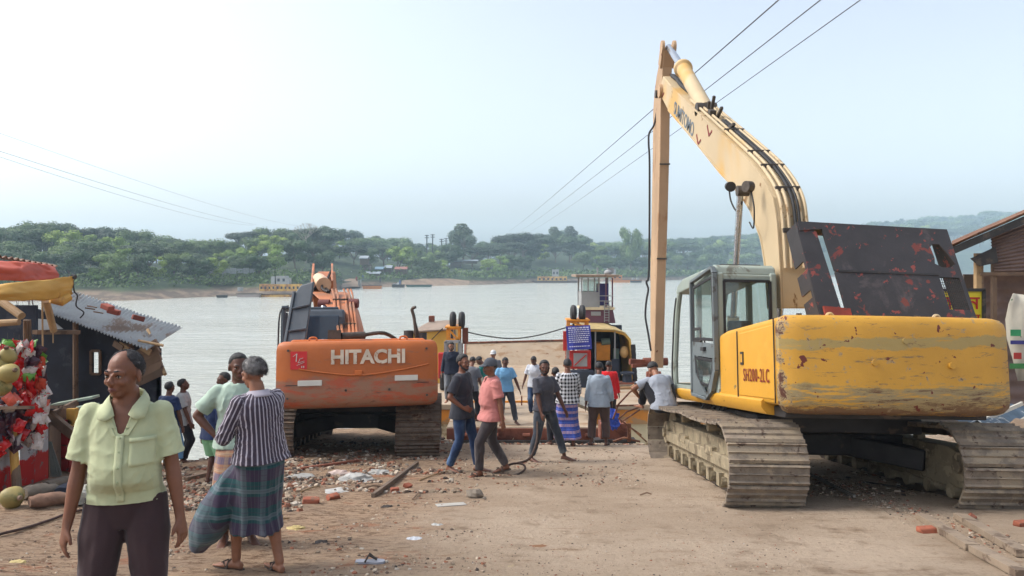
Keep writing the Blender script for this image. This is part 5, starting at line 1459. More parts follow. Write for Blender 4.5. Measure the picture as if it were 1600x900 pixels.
            inf = .02; hemz = bottom.get('hemz', .22)
            cl, cr = J['anL'], J['anR']; mid = (cl+cr)/2; spread = (cr-cl); spx = abs(spread.x)/2; spy = abs(spread.y)/2
            kl, kr = J['kneeL'], J['kneeR']; kmid = (kl+kr)/2
            rings = []
            for z in np.linspace(.05, 0, 3): rings.append(tor(float(z), .150, .108+.02*belly, .01*belly, inf*.5, 26))
            N = 9
            for i in range(1, N+1):
                t = i/N; z = pel.z*(1-t)+hemz*t
                if z > kmid.z: u = (pel.z-z)/(pel.z-kmid.z); c = pel.lerp(kmid, u)
                else: u = (kmid.z-z)/(kmid.z-mid.z); c = kmid.lerp(mid, u)
                c = Vector((c.x, c.y, z)); rx = ((.160 if not bottom.get('slim') else .152)*b+inf)*(1-t*(.1 if not bottom.get('slim') else .2))+(spx)*t*(.85 if not bottom.get('slim') else .35); ry = (.135*b+inf)*(1-t*.05)+spy*t*(1.0 if not bottom.get('slim') else .45)+bottom.get('flare', 0)*t
                r_ = ring(c, Vector((1, 0, 0)), Vector((0, 1, 0)), rx, ry, 26, 2.2)
                r_ = [q+(q-c).normalized()*(.018*t*sin(5*k*2*pi/26+loc[0])+.012*t*sin(9*k*2*pi/26)) for k, q in enumerate(r_)]
                rings.append(r_)
            mb.loft(rings)
            if bottom.get('knot', True): mb.ell(pel+hy_*.13+Vector((0, 0, .03)), (.03, .02, .02))
            if extra: extra(mb, J, pel)
            me_ = eval_remesh(mb, cv, 2); folds(me_, bottom.get('fold', .013), (9, 9, 1.6), loc[0]*7+2)
            a = pel+Vector((0, 0, .15))
            finish(me_, 'lungi', m_, [(tuple(a), (mid.x, mid.y, 0), bottom.get('ref', (0, 1, 0)), .22)])
    # ---------------- footwear
    if feet in ('sandal', 'shoe'):
        for n_, sd_ in (('L', -1), ('R', 1)):
            Rf = Matrix.Rotation(J['toe'+n_], 3, 'Z'); an = J['an'+n_]; slope = p.get('heel'+n_, 0)
            fwd = Rf @ Vector((0, 1, 0)); sidev = Rf @ Vector((1, 0, 0)); fwd = (fwd-Vector((0, 0, slope*3.5))).normalized(); upv = sidev.cross(fwd)
            f0 = an-Vector((0, 0, .045)); mb = MB(); prof = []
            for y, rx in ((-.068, .022), (-.05, .034), (0, .038), (.07, .043), (.13, .050), (.18, .048), (.212, .034), (.225, .012)): prof.append((y, rx))
            lo_, hi_ = (-.052, -.036) if feet == 'sandal' else (-.055, -.030)
            pl = [f0+fwd*y+sidev*rx for y, rx in prof]+[f0+fwd*y-sidev*rx for y, rx in reversed(prof)]
            mb.loft([[q+upv*lo_ for q in pl], [q+upv*hi_ for q in pl]])
            sh_ = part(mb, 'sandal' if feet == 'sandal' else 'shoe', SANDAL)
            mb = MB()
            if feet == 'sandal':
                c = f0+fwd*.06
                mb.tube([c+sidev*.042+upv*-.036, c+fwd*.05+sidev*.026+upv*.012, f0+fwd*.15+upv*-.010], .007, 6); mb.tube([c-sidev*.042+upv*-.036, c+fwd*.05-sidev*.026+upv*.012, f0+fwd*.15+upv*-.010], .007, 6)
                mb.tube([c+sidev*.044-upv*.034, c+sidev*.02+upv*.022, c-sidev*.02+upv*.022, c-sidev*.044-upv*.034], .010, 6)
                part(mb, 'strap', SANDAL, sh_)
            else:
                mb.loft([ring(f0+fwd*y+upv*z, sidev, upv, rx+.006, rz+.006, 12) for y, rx, rz, z in [(-.055, .028, .030, -.008), (0, .036, .040, .0), (.07, .042, .034, -.012), (.13, .046, .024, -.020), (.18, .042, .018, -.026), (.205, .02, .010, -.030)]])
                part(mb, 'upper', SANDAL, sh_)
    J.update(dict(pel=pel, nb=nb, hc=hc, ux=ux, uy=uy, uz=uz, S=S, Rt=Rt, Rh=Rh))
    return root, J
def feet_at(px, py): return G(px, py)
def shirt_cast(shirt, S, pts, dirv, off):
    """project a sheet of local points onto the shirt from outside"""
    me = shirt.data; bvh = BVHTree.FromPolygons([v.co for v in me.vertices], [tuple(p.vertices) for p in me.polygons])
    out = []
    for row in pts:
        r = []
        for q in row:
            hit = bvh.ray_cast(Vector(q)*S-dirv*.5, dirv)
            r.append((hit[0]-dirv*off) if hit[0] else Vector(q)*S)
        out.append(r)
    return out
# --- colours
T_lime = cloth_mat('pale_green_shirt', 'plain', rgb(184, 190, 152)); B_brown = cloth_mat('dark_brown_trousers', 'plain', rgb(62, 46, 48))
T_strip = cloth_mat('striped_shirt', 'stripe', rgb(66, 58, 70), rgb(164, 158, 168)); B_teal = cloth_mat('teal_plaid_lungi', 'plaid', rgb(30, 70, 74), rgb(62, 42, 66), rgb(96, 108, 114), sc_=1.0)
T_mint = cloth_mat('mint_tshirt', 'plain', rgb(166, 186, 170)); B_oran = cloth_mat('orange_plaid_lungi', 'plaid', rgb(150, 110, 88), rgb(86, 84, 110), rgb(176, 150, 120), sc_=1.6)
T_navy = cloth_mat('navy_shirt', 'plain', rgb(36, 50, 84)); B_mint = cloth_mat('light_green_shorts', 'plain', rgb(136, 190, 146))
T_sky = cloth_mat('sky_blue_shirt', 'plain', rgb(110, 168, 200)); T_dark = cloth_mat('charcoal_tshirt', 'plain', rgb(48, 50, 58))
B_jean = cloth_mat('blue_jeans', 'denim', rgb(36, 54, 88), rgb(84, 112, 146)); T_pink = cloth_mat('pink_polo', 'plain', rgb(190, 122, 116))
B_char = cloth_mat('charcoal_trousers', 'denim', rgb(58, 52, 54), rgb(92, 86, 86)); T_grey = cloth_mat('grey_tshirt', 'plain', rgb(104, 106, 112))
T_teal = cloth_mat('teal_tshirt', 'plain', rgb(34, 122, 118)); T_lblue = cloth_mat('light_blue_tshirt', 'plain', rgb(116, 168, 206))
B_greyj = cloth_mat('grey_jeans', 'denim', rgb(60, 66, 76), rgb(112, 118, 122)); T_white = cloth_mat('white_shirt', 'plain', rgb(196, 200, 208))
T_polo = cloth_mat('dark_grey_polo', 'plain', rgb(72, 72, 80)); T_chk = cloth_mat('black_white_check_shirt', 'check', rgb(214, 216, 220), rgb(14, 16, 22))
B_blue = cloth_mat('blue_check_lungi', 'plaid', rgb(32, 66, 156), rgb(178, 150, 168), rgb(54, 96, 190), sc_=1.7); T_pale = cloth_mat('pale_blue_grey_shirt', 'plain', rgb(146, 158, 170))
B_brn2 = cloth_mat('brown_trousers', 'plain', rgb(84, 68, 64)); T_red = cloth_mat('red_cloth', 'plain', rgb(196, 24, 30)); B_black = cloth_mat('black_trousers', 'plain', rgb(34, 34, 40))
CAPG = mat('grey_cap', rgb(70, 74, 82), rough=.9); CAPW = mat('white_cap', rgb(190, 190, 190), rough=.9)
PERSONS = {}
def place(x, y, z=None): return (x, y, ground_z(x, y) if z is None else z)
def at(px, D, z=None): x = (px-800)/F*D; return place(x, D, z)
A = pi   # facing the camera
# 1 man in the foreground
r, J = person('middle-aged man in pale green half-sleeved shirt and dark brown trousers, closest to the camera', at(198, 3.74), A+.26, 1.67, vox=.0062, skin=SK1, hair='bald', hairm=HAIRS, build=.92, belly=.9, detail=True,
    top=dict(mat=T_lime, inf=.017, hem=.008, fold=.0085, vee=.15, sleeve=.82, sharp=True), bottom=dict(kind='pants', mat=B_brown, inf=.022, cuff=.055, fold=.008), feet='sandal',
    pose=dict(head=(-.46, .02), gaze=-.6, neck=.022, footL=(-.15, 0, 0), footR=(.13, 0, 0), handL=(-.28, .07, .72), handR=(.27, .09, .71), elbowL=(-.25, -.9, 0), elbowR=(.3, -.9, 0), curlL=.5, curlR=.55, palmL=(1, -.5, 0), palmR=(-1, -.6, 0)))
def dress_first(r, J):
    S, uz, ux, uy, pel = J['S'], J['uz'], J['ux'], J['uy'], J['pel']; sh = J['shirt']
    def pt(x, z): return pel+ux*x+uz*z+uy*.1
    def sheet(name, xs, zs, off, th, m_=T_lime):
        pts = [[pt(x, z) for x in xs] for z in zs]
        rows = shirt_cast(sh, S, pts, -uy, off); mb = MB(); mb.grid(rows); o = mb.build(name, m_); o.parent = r; o.location = (0, 0, 0)
        o.modifiers.new('s', 'SOLIDIFY').thickness = th; smooth_by_angle(o.data, 1.0); return o
    sheet('button_placket', [-.018, -.006, .006, .018], list(np.linspace(.022, .345, 20)), .004, .004)
    sheet('chest_pocket', list(np.linspace(-.150, -.045, 8)), list(np.linspace(.20, .325, 9)), .004, .005)
    sheet('pocket_flap', list(np.linspace(-.152, -.043, 8)), [.312, .320, .332], .008, .005)
    for z in (.335, .27, .20, .13, .06):
        q = shirt_cast(sh, S, [[pt(0, z)]], -uy, .008)[0][0]; mb = MB(); mb.ell(q, (.006, .003, .006), 10, 6); o = mb.build('button', mat('shirt_button', rgb(150, 160, 124))); o.parent = r
    # open collar: two pointed leaves and a band at the neck
    nb = J['nb']
    for s_ in (-1, 1):
        mb = MB()
        def c(x, y, z): return (nb+ux*(x*s_*.96)+uy*(y*1.03)+uz*(z*.82+.010))*S
        rows = [[c(.0, -.086, .040), c(.0, -.104, .012), c(0, -.112, -.012)], [c(.045, -.072, .040), c(.058, -.088, .010), c(.064, -.095, -.014)], [c(.072, -.035, .036), c(.090, -.040, .004), c(.098, -.042, -.020)],
                [c(.080, .012, .022), c(.100, .015, -.010), c(.112, .018, -.034)], [c(.068, .055, -.004), c(.096, .068, -.034), c(.118, .075, -.062)], [c(.048, .082, -.040), c(.078, .104, -.072), c(.112, .110, -.100)], [c(.032, .108, -.082), c(.052, .122, -.098), c(.074, .126, -.112)]]
        mb.grid(rows); o = mb.build('collar', T_lime); o.parent = r; o.modifiers.new('s', 'SOLIDIFY').thickness = .006; smooth_by_angle(o.data, 1.2)
    mb = MB()
    for s_ in (-1, 1):   # facing strips down the open front
        rows = []
        for t in np.linspace(0, 1, 8):
            x = s_*(.058-.050*t); z = .43-.085*t*1.0-.0*t; rows.append([pel+ux*(x+s_*d)+uz*z+uy*.1 for d in (-.006, .012, .028)])
        rr = shirt_cast(sh, S, rows, -uy, .006); mb.grid(rr)
    o = mb.build('front_facing', T_lime); o.parent = r; o.modifiers.new('s', 'SOLIDIFY').thickness = .005
dress_first(r, J)

# 2 striped shirt, wind-blown lungi
def billow(mb, J, pel):
    L = Vector((-.58, .81, 0)); 
    p = [pel+L*.05+Vector((0, 0, -.06)), pel+L*.19+Vector((0, 0, -.22)), pel+L*.34+Vector((0, 0, -.44)), pel+L*.46+Vector((0, 0, -.63)), pel+L*.52+Vector((0, 0, -.75))]
    W = Vector((.81, .58, 0)); rings = []
    for q, a, b_ in zip(p, (.13, .16, .18, .15, .07), (.10, .11, .12, .09, .04)):
        rings.append(ring(q, W, (L+Vector((0, 0, .5))).normalized(), a*.8, b_*1.25, 18))
    mb.loft(rings)
person('grey-haired man in dark striped shirt and blowing teal plaid lungi, seen from behind', at(408, 5.75), .95, 1.62, vox=.008, skin=SK3, hair='grey', hairm=HAIRG, build=1.08, detail=True,
    top=dict(mat=T_strip, kind='long', sleeve=.55, inf=.030, hem=-.03, fold=.014, collar=True), bottom=dict(kind='lungi', mat=B_teal, hemz=.33, flare=.0, fold=.020, slim=True), feet='sandal', extra=billow,
    pose=dict(head=(.12, .12), lean=(.10, 0), footL=(-.09, .20, 0), footR=(.10, -.10, 0), handL=(-.10, .32, 1.08), handR=(.05, .33, 1.12), elbowL=(-.8, -.4, -.8), elbowR=(.8, -.4, -.8), palmL=(1, 0, .3), palmR=(-1, 0, .3), hdL=(.9, .5, .3), curlL=.7, curlR=.8))
# 3 mint T-shirt
person('man in mint T-shirt and plaid lungi, hand on hip, behind the striped-shirt man', at(372, 6.65), A+.38, 1.66, vox=.010, skin=SK2, hair='short',
    top=dict(mat=T_mint, inf=.024, hem=-.06), bottom=dict(kind='lungi', mat=B_oran, hemz=.16), feet='bare',
    pose=dict(head=(.15, .05), handR=(.19, .03, .98), elbowR=(1, -.5, .05), handL=(-.24, .12, .82), palmR=(0, -1, 0), hdR=(-.6, .5, -.5)))
# arm band children are part of the shirt look: dark bands on both sleeves
# 4 boy in navy
person('boy in navy shirt and light green shorts standing on the rubble', place(*G(331, 756)[:2]), -.5, 1.22, vox=.010, skin=SK2, top=dict(mat=T_navy, inf=.03, hem=-.10, sleeve=.9), bottom=dict(kind='shorts', mat=B_mint, inf=.04), feet='sandal',
    pose=dict(handL=(-.26, .0, .78), handR=(.25, .05, .78)))
# 5 light blue behind the mint T-shirt
person('person in sky-blue shirt mostly hidden behind the man in the mint T-shirt', place(*G(351, 748)[:2]), 2.4, 1.45, vox=.012, skin=SK2, top=dict(mat=T_sky, kind='short', inf=.035, hem=-.25), bottom=dict(kind='pants', mat=B_black), feet='bare', pose=dict(handR=(.12, .25, .95)))
# 6 and 7 by the waterside
person('boy in grey shirt and dark trousers looking right across the water at the river edge', at(286, 12.6), -1.35, 1.42, vox=.013, skin=SK2, top=dict(mat=cloth_mat('light_grey_shirt', 'plain', rgb(168, 168, 166)), inf=.03), bottom=dict(kind='pants', mat=B_black), feet='bare',
    pose=dict(head=(.1, -.15), handR=(.22, .18, .85)))
person('person in blue lungi half hidden behind the shoulder of the man in green', at(264, 11.3), -.3, 1.30, vox=.013, skin=SK2, top=dict(mat=T_navy, inf=.02), bottom=dict(kind='lungi', mat=cloth_mat('faded_blue_cloth', 'plain', rgb(96, 136, 168)), hemz=.2), feet='bare')
# 8 charcoal T-shirt and jeans
person('bearded young man in charcoal T-shirt and blue jeans with hand on hip', place(*G(722, 736)[:2]), -1.95, 1.70, vox=.011, skin=SK1, hair='thick', beard='full', build=.98, top=dict(mat=T_dark, inf=.028, hem=-.14, sleeve=.85), bottom=dict(kind='pants', mat=B_jean, inf=.010, cuff=.042), feet='bare',
    pose=dict(head=(-.35, .0), footL=(-.13, .18, 0), footR=(.10, -.16, 0), handR=(.18, .10, .96), elbowR=(.9, -.9, .1), palmR=(0, -1, .2), hdR=(-.5, .7, -.3), handL=(-.22, .08, .80)))
# 9 pink polo
person('man in pink polo shirt and grey cap walking left', place(*G(768, 742)[:2]), 1.95, 1.64, vox=.011, skin=SK1, hair='short', beard='moustache', cap=CAPG, build=1.05, belly=.6, top=dict(mat=T_pink, inf=.022, hem=-.11, collar=True, vee=.07), bottom=dict(kind='pants', mat=B_char, inf=.012), feet='sandal',
    pose=dict(head=(.1, .05), footL=(-.09, .22, 0), footR=(.09, -.26, 0), heelR=.05, kneeR=(.05, 1, 0), handL=(-.26, -.08, .80), handR=(.25, -.02, .80)))
# 15 striding grey polo
person('young man in dark grey polo and grey jeans striding barefoot to the right', place(*G(850, 721)[:2]), -2.55, 1.63, vox=.011, skin=SK2, hair='thick', beard='full', top=dict(mat=T_polo, inf=.02, hem=-.06, collar=True), bottom=dict(kind='pants', mat=B_greyj, inf=.012, len=.9), feet='bare',
    pose=dict(head=(-.55, .05), hipyaw=.2, footL=(-.33, .14, 0), footR=(.18, -.12, 0), toeL=.5, toeR=.1, kneeL=(-.4, 1, 0), kneeR=(.3, 1, 0), handL=(-.30, .22, .82), handR=(.20, .20, .86)))
# 17 check shirt, blue lungi
person('man in black and white check shirt and blue plaid lungi, back to the camera', place(*G(887, 697)[:2]), .15, 1.66, vox=.012, skin=SK1, hair='short', build=1.08, top=dict(mat=T_chk, kind='long', sleeve=.5, inf=.028, hem=-.08), bottom=dict(kind='lungi', mat=B_blue, hemz=.14, ref=(0, 1, 0)), feet='sandal',
    pose=dict(head=(-.2, .1), handR=(.26, .20, .88), elbowR=(.9, -.8, 0), handL=(-.22, .22, 1.0)))
person('person in charcoal clothes hidden behind the left side of the check-shirt man', place(*G(868, 695)[:2]), .1, 1.50, vox=.014, skin=SK2, top=dict(mat=T_dark, inf=.025), bottom=dict(kind='pants', mat=B_black), feet='bare')
# 18 grey-blue shirt
person('man in pale grey-blue long shirt and rolled brown trousers, back to the camera', place(*G(936, 696)[:2]), -.15, 1.60, vox=.012, skin=SK2, hair='short', build=1.0, top=dict(mat=T_pale, kind='long', sleeve=.75, inf=.034, hem=-.12, collar=True), bottom=dict(kind='pants', mat=B_brn2, inf=.03, len=.82), feet='sandal',
    pose=dict(lean=(.08, 0), head=(0, .25), footL=(-.16, 0, 0), footR=(.14, .03, 0), handL=(-.27, -.02, .82), handR=(.26, .08, .86)))
# people on the steel landing deck
DK = -2.29
def deck(label, px, D, yaw, H, **k): return person(label, at(px, D, k.pop('z', DK)), yaw, H, vox=.014, ground=False, feet=k.pop('feet', 'bare'), **k)
deck('man wrapped in a red cloth beyond the man in the grey-blue shirt', 951, 18.6, -.2, 1.60, top=dict(mat=T_red, kind='long', inf=.04, hem=-.2), bottom=dict(kind='pants', mat=B_black), skin=SK2, pose=dict(head=(0, .3), handL=(-.2, .2, 1.0)))
deck('man in grey T-shirt and dark trousers, head bowed, back to the camera on the landing', 735, 19.2, -.35, 1.64, skin=SK1, hair='thick', top=dict(mat=T_grey, inf=.026, hem=-.12), bottom=dict(kind='pants', mat=B_black), pose=dict(lean=(.18, 0), head=(.3, .5), handR=(.22, .24, .88), footL=(-.16, 0, 0), footR=(.18, .05, 0)))
deck('man in teal T-shirt bending forward on the landing', 762, 20.2, 1.2, 1.62, skin=SK2, top=dict(mat=T_teal, inf=.026), bottom=dict(kind='pants', mat=B_black), pose=dict(lean=(.45, 0), head=(.1, .4), pel=(0, -.08, .92), handL=(-.18, .45, .75), handR=(.18, .45, .75)))
deck('person in white cap peeping from behind the teal T-shirt', 771, 21.2, 2.9, 1.58, skin=SK3, cap=CAPW, top=dict(mat=T_grey, inf=.026), bottom=dict(kind='pants', mat=B_black))
deck('man in light blue T-shirt and dark jeans facing the camera on the landing', 789, 18.9, A+.25, 1.66, skin=SK2, build=1.05, top=dict(mat=T_lblue, inf=.028, hem=-.10), bottom=dict(kind='pants', mat=B_greyj, inf=.014), pose=dict(head=(-.05, .3), footL=(-.26, .10, 0), footR=(.10, -.02, 0), handL=(-.36, .14, .84), handR=(.27, .10, .86), elbowL=(-.6, -1, 0)))
deck('man in white shirt and jeans walking with bowed head on the sandy deck', 836, 20.4, A-.3, 1.62, z=-2.36, skin=SK2, top=dict(mat=T_white, inf=.028), bottom=dict(kind='pants', mat=B_jean), pose=dict(head=(0, .55), lean=(.12, 0), handR=(.32, .1, .86)))
deck('bearded man in dark shirt standing by the left ferry tower', 705, 20.9, A, 1.66, z=-2.1, skin=SK3, hair='thick', beard='full', top=dict(mat=cloth_mat('dark_navy_shirt', 'plain', rgb(40, 46, 62)), kind='long', inf=.026), bottom=dict(kind='pants', mat=cloth_mat('grey_trousers', 'plain', rgb(120, 124, 130))), pose=dict(head=(.1, .1)))
# sitting on the crawler
person('man in light grey T-shirt sitting on the front of the yellow excavator track, back turned', (P(1038, 652, 12.15)[0], 12.15, P(1036, 643, 12.15)[2]), .12, 1.68, vox=.012, skin=SK3, hair='thick', ground=False, feet='bare', build=1.05,
    top=dict(mat=cloth_mat('light_grey_tshirt', 'plain', rgb(150, 156, 166)), inf=.028, hem=-.06), bottom=dict(kind='pants', mat=B_black, inf=.02),
    pose=dict(pel=(.0, 0, .11), lean=(.52, -.10), head=(.2, .35), footL=(-.26, .40, -.02), footR=(.12, .46, -.03), kneeL=(-.4, .4, 1), kneeR=(.2, .4, 1), handL=(-.34, .32, .20), handR=(.05, .44, .30), elbowL=(-.8, -.2, -.2), elbowR=(.6, -.3, -.6)))
# ============================================================ FERRY AND LANDING
M_deck = mat('sandy_steel_deck', rgb(166, 148, 126), rough=.9, var=.12, vs=.8, bump=.4, bs=6, layers=[(rgb(146, 118, 90), 1.3, .52, .12, 8, (1, 2.5, 1)), (rgb(120, 84, 60), 3, .63, .05, 8)])
M_rustface = mat('rusty_hull_face', rgb(128, 76, 58), rough=.85, var=.2, vs=2, bump=.4, layers=[(rgb(88, 50, 38), 1.6, .5, .1, 8), (rgb(170, 140, 112), 3, .6, .05, 8)])
M_oface = mat('orange_hull_face', rgb(206, 132, 48), rough=.6, var=.12, vs=1.5, layers=[(rgb(168, 130, 90), 1.2, .55, .06, 8, (1, 1, 3))])
M_cream = mat('cream_hull', rgb(206, 190, 156), rough=.7, var=.08, layers=[(rgb(160, 130, 96), 1.5, .56, .08, 8)])
M_fyel = mat('ferry_yellow', rgb(206, 164, 72), rough=.6, var=.08, vs=1, layers=[(rgb(170, 132, 74), 1.5, .56, .08, 7)])
M_roofb = mat('weathered_roof_sheet', rgb(138, 120, 104), rough=.85, var=.12, vs=1.5, stretch=(1, .3, 1), layers=[(rgb(110, 84, 66), 2, .56, .1, 7)])
M_fwhite = mat('ferry_white', rgb(142, 144, 144), rough=.6, var=.06, layers=[(rgb(150, 140, 128), 2, .6, .08, 7)])
M_fred = mat('ferry_red', rgb(172, 32, 28), rough=.55, var=.1); M_fora = mat('ferry_orange', rgb(220, 142, 40), rough=.55, var=.1)
M_fpur = mat('ferry_maroon', rgb(102, 62, 78), rough=.6, var=.1); M_fblue = mat('banner_blue', rgb(48, 56, 150), rough=.6, var=.08)
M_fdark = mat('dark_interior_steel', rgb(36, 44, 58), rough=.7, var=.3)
def landing():
    t = thing('landing_pontoon', 'sand-coloured steel landing pontoon with orange face across the end of the ramp', 'pontoon', (0, 21, -3.2))
    mb = MB(); mb.box((1.9, 24.0, -2.42), (13.4, 4.3, .16)); mb.build('deck_plate', M_deck, t, bevel=.02)
    mb = MB(); mb.box((1.9, 24.0, -2.72), (13.3, 4.2, .42)); mb.build('orange_strake', M_oface, t)
    mb = MB(); mb.box((1.9, 24.0, -3.4), (13.2, 4.1, .94)); mb.build('hull', M_cream, t)
    mb = MB(); mb.prism([(18.5, -2.62), (18.5, -2.30), (22.0, -2.31), (22.0, -2.5)], 'x', -1.62, 2.15); ap = mb.build('apron_plate', M_deck, t, bevel=.015)
    mb = MB(); mb.prism([(18.44, -2.64), (18.44, -2.33), (18.494, -2.33), (18.494, -2.64)], 'x', -1.62, 2.15); mb.build('apron_edge', M_rustface, t)
    mb = MB(); mb.box((.25, 18.36, -2.64), (3.9, .14, .08)); mb.build('apron_lip', M_black, t)
    for i in range(5):
        mb = MB(); mb.cyl((-1.3+i*.78, 18.40, -2.48), (-1.12+i*.78, 18.40, -2.48), .05, n=8); mb.build('hinge_knuckle', M_rustface, t)
    mb = MB(); mb.bar((.28, 21.5, -2.30), (.28, 21.5, -2.02), .04); mb.build('deck_peg', M_rustface, t)
    mb = MB(); mb.bar((-1.6, 21.98, -2.28), (2.1, 21.98, -2.28), .06, .05); mb.build('deck_rail', M_fora, t)
    # tipped slab of the gangway with grey flank
    g = thing('gangway_plate', 'grey concrete-coloured plate lying askew beside the check-shirt man', 'metal plate', P(912, 640, 19.6))
    mb = MB(); a, b, c, d = P(897, 614, 20.2), P(926, 628, 20.2), P(926, 640, 19.4), P(897, 628, 19.4); off = Vector((0, .1, -.1))
    mb.add([a, b, c, d, a+off, b+off, c+off, d+off], [(0, 1, 2, 3), (7, 6, 5, 4), (0, 4, 5, 1), (1, 5, 6, 2), (2, 6, 7, 3), (3, 7, 4, 0)]); mb.build('plate', mat('grey_plate', rgb(140, 138, 128), var=.2, layers=[(rgb(96, 90, 80), 3, .55, .08)]), g)
    b_ = thing('bollard', 'short dark mooring bollard with pale rim on the right of the landing deck', 'bollard', P(980, 598, 25.2))
    p = P(980, 598, 25.2); mb = MB(); mb.tube([p, p+Vector((0, 0, .28)), p+Vector((0, 0, .30)), p+Vector((0, 0, .36))], [.17, .15, .24, .24], 14); mb.build('post', M_fdark, b_); mb = MB(); mb.box(p, (.8, .4, .06)); mb.build('foot_plate', M_rustface, b_)
landing()
def ferry():
    t = thing('ferry', 'small flat ferry with yellow engine houses and raised wheelhouse moored beyond the landing', 'ferry', (0, 29, -3.2))
    mb = MB(); mb.prism([(26.3, -3.9), (26.3, -2.46), (31.2, -2.46), (31.6, -3.9)], 'x', -4.1, 4.5); mb.build('hull', M_cream, t)
    mb = MB(); mb.box((0.2, 28.8, -2.43), (5.2, 5.1, .05)); mb.build('car_deck', M_deck, t)
    # raised far ramp
    mb = MB(); a, b = P(725, 592, 30.9), P(886, 592, 30.9); c, d = P(883, 532, 32.6), P(727, 536, 32.6); o_ = Vector((0, .12, 0))
    q = [a, b, c, d]; mb.add(q+[p+o_ for p in q], [(3, 2, 1, 0), (4, 5, 6, 7), (0, 1, 5, 4), (1, 2, 6, 5), (2, 3, 7, 6), (3, 0, 4, 7)]); fl = mb.build('raised_ramp', M_deck, t)
    mb = MB(); mb.bar(d+Vector((0, -.02, .02)), c+Vector((0, -.02, .02)), .08, .06); mb.build('ramp_edge', M_rustface, fl)
    for q0, q1 in ((a, d), (b, c)): mb = MB(); mb.bar(q0, q1, .07, .07); mb.build('ramp_edge', M_rustface, fl)
    # left engine house
    L = thing_part('engine_house', t, 'left yellow engine house with sloping weathered roof')
    x0, x1 = P(632, 0, 26)[0], P(703, 0, 26)[0]
    mb = MB(); mb.prism([(x0, -2.5), (x1, -2.5), (x1, -.50), (x0+.38, -.58), (x0+.12, -.70), (x0, -1.0)], 'y', 26.0, 30.8); mb.build('wall', M_fyel, L, bevel=.02)
    mb = MB(); mb.prism([(x0+.1, -.70), (x0+.38, -.565), (x1+.1, -.485), (x1+.1, -.44), (x0+.36, -.52), (x0+.08, -.66)], 'y', 25.9, 30.9); mb.build('roof', M_roofb, L)
    mb = MB(); mb.bar((x0+1.35, 25.88, -.42), (x0+.3, 25.9, -1.5), .03); mb.build('stay_cable', M_black, L)
    mb = MB(); mb.box((x0+.52, 30.0, -.36), (.22, .22, .24)); mb.build('roof_vent', M_rustface, L)
    # towers
    def tower(px0, px1, D, frame_y, right):
        w = thing_part('tower', t, ('right' if right else 'left')+' ramp hoist tower topped with black tyres')
        xa, xb = P(px0, 0, D)[0], P(px1, 0, D)[0]; zt = P(0, frame_y[0], D)[2]; zm = P(0, frame_y[1], D)[2]; zb = -2.4
        for x in (xa, xb):
            for y in (D, D+.7):
                mb = MB(); mb.bar((x, y, zb), (x, y, zm), .07); mb.build('lower_post', M_fwhite, w)
                mb = MB(); mb.bar((x, y, zm), (x, y, zt), .07); mb.build('upper_post', M_fora, w)
        for z in (zm, zt):
            mb = MB(); mb.bar((xa, D, z), (xb, D, z), .08); mb.build('cross_beam', M_fora, w); mb = MB(); mb.bar((xa, D+.7, z), (xb, D+.7, z), .08); mb.build('cross_beam', M_fora, w)
        mb = MB(); mb.bar((xa, D-.01, zt), (xb, D-.01, zm), .06); mb.build('brace', M_fora, w)
        for k in (.3, .55): mb = MB(); mb.cyl((xa+(xb-xa)*k, D+.4, zb), (xa+(xb-xa)*k, D+.4, zt), .04, n=8); mb.build('hoist_pipe', M_fwhite if k > .5 else M_fdark, w)
        for i in range(2):
            cx = xa+.17+i*.30; mb = MB(); pts = []
            for k in range(15):
                a = 2*pi*k/14; pts.append((cx+.0, D+.2+.22*cos(a), zt+.26+.20*sin(a)))
            mb.tube(pts, .10, 8, caps=False); mb.cyl((cx-.05, D+.2, zt+.26), (cx+.05, D+.2, zt+.26), .16, n=14); mb.build('tyre', M_rubber, w, smooth=True)
        mb = MB(); mb.box(((xa+xb)/2, D+.35, zt+.04), (xb-xa+.15, .9, .05)); mb.build('top_plate', M_fora, w)
        return w, xa, xb
    w, xa, xb = tower(699, 717, 24.9, (513, 531), False)
    mb = MB(); mb.box((xa-.12, 24.6, -1.55), (.30, .25, .85)); mb.build('red_box', M_fred, w, bevel=.03)
    mb = MB(); mb.box((xa-.02, 24.45, -2.05), (.36, .28, .55)); mb.build('fender', M_rubber, w, bevel=.06)
    mb = MB(); zc = P(0, 550, 24.8)[2]
    for (a, b) in (((xa-.05, zc+.35), (xb+.06, zc+.35)), ((xa-.05, zc-.55), (xa-.05, zc+.35)), ((xb+.06, zc-.55), (xb+.06, zc+.35))): mb.bar((a[0], 24.75, a[1]), (b[0], 24.75, b[1]), .09)
    mb.build('white_frame', M_fwhite, w)
    w, xa, xb = tower(889, 918, 25.3, (502, 512), True)
    mb = MB(); mb.box(((xa+xb)/2+.05, 25.1, -1.42), (.72, .06, .62)); mb.build('red_frame', M_fred, w, bevel=.02)
    mb = MB(); mb.box(((xa+xb)/2+.05, 25.06, -1.42), (.46, .04, .44)); pn = mb.build('white_panel', M_fwhite, w)
    mb = MB(); mb.bar(((xa+xb)/2-.15, 25.03, -1.6), ((xa+xb)/2+.25, 25.03, -1.24), .10, .03); mb.build('diagonal_stripe', M_fred, w)
    mb = MB(); mb.box(((xa+xb)/2+.1, 25.1, -2.06), (.80, .30, .58)); mb.build('fender', M_fdark, w, bevel=.04)
    mb = MB(); mb.bar((xa-.16, 25.0, -.45), (xa-.16, 25.0, -1.1), .12, .12); mb.build('side_rack', M_fred, w)
    # guard post on the left
    mb = MB(); p = P(727, 512, 25.4); mb.bar(p, P(727, 537, 25.4), .20, .10); mb.bar(P(722, 537, 25.4), P(722, 580, 25.4), .05); mb.build('guard_post', M_rustface, t)
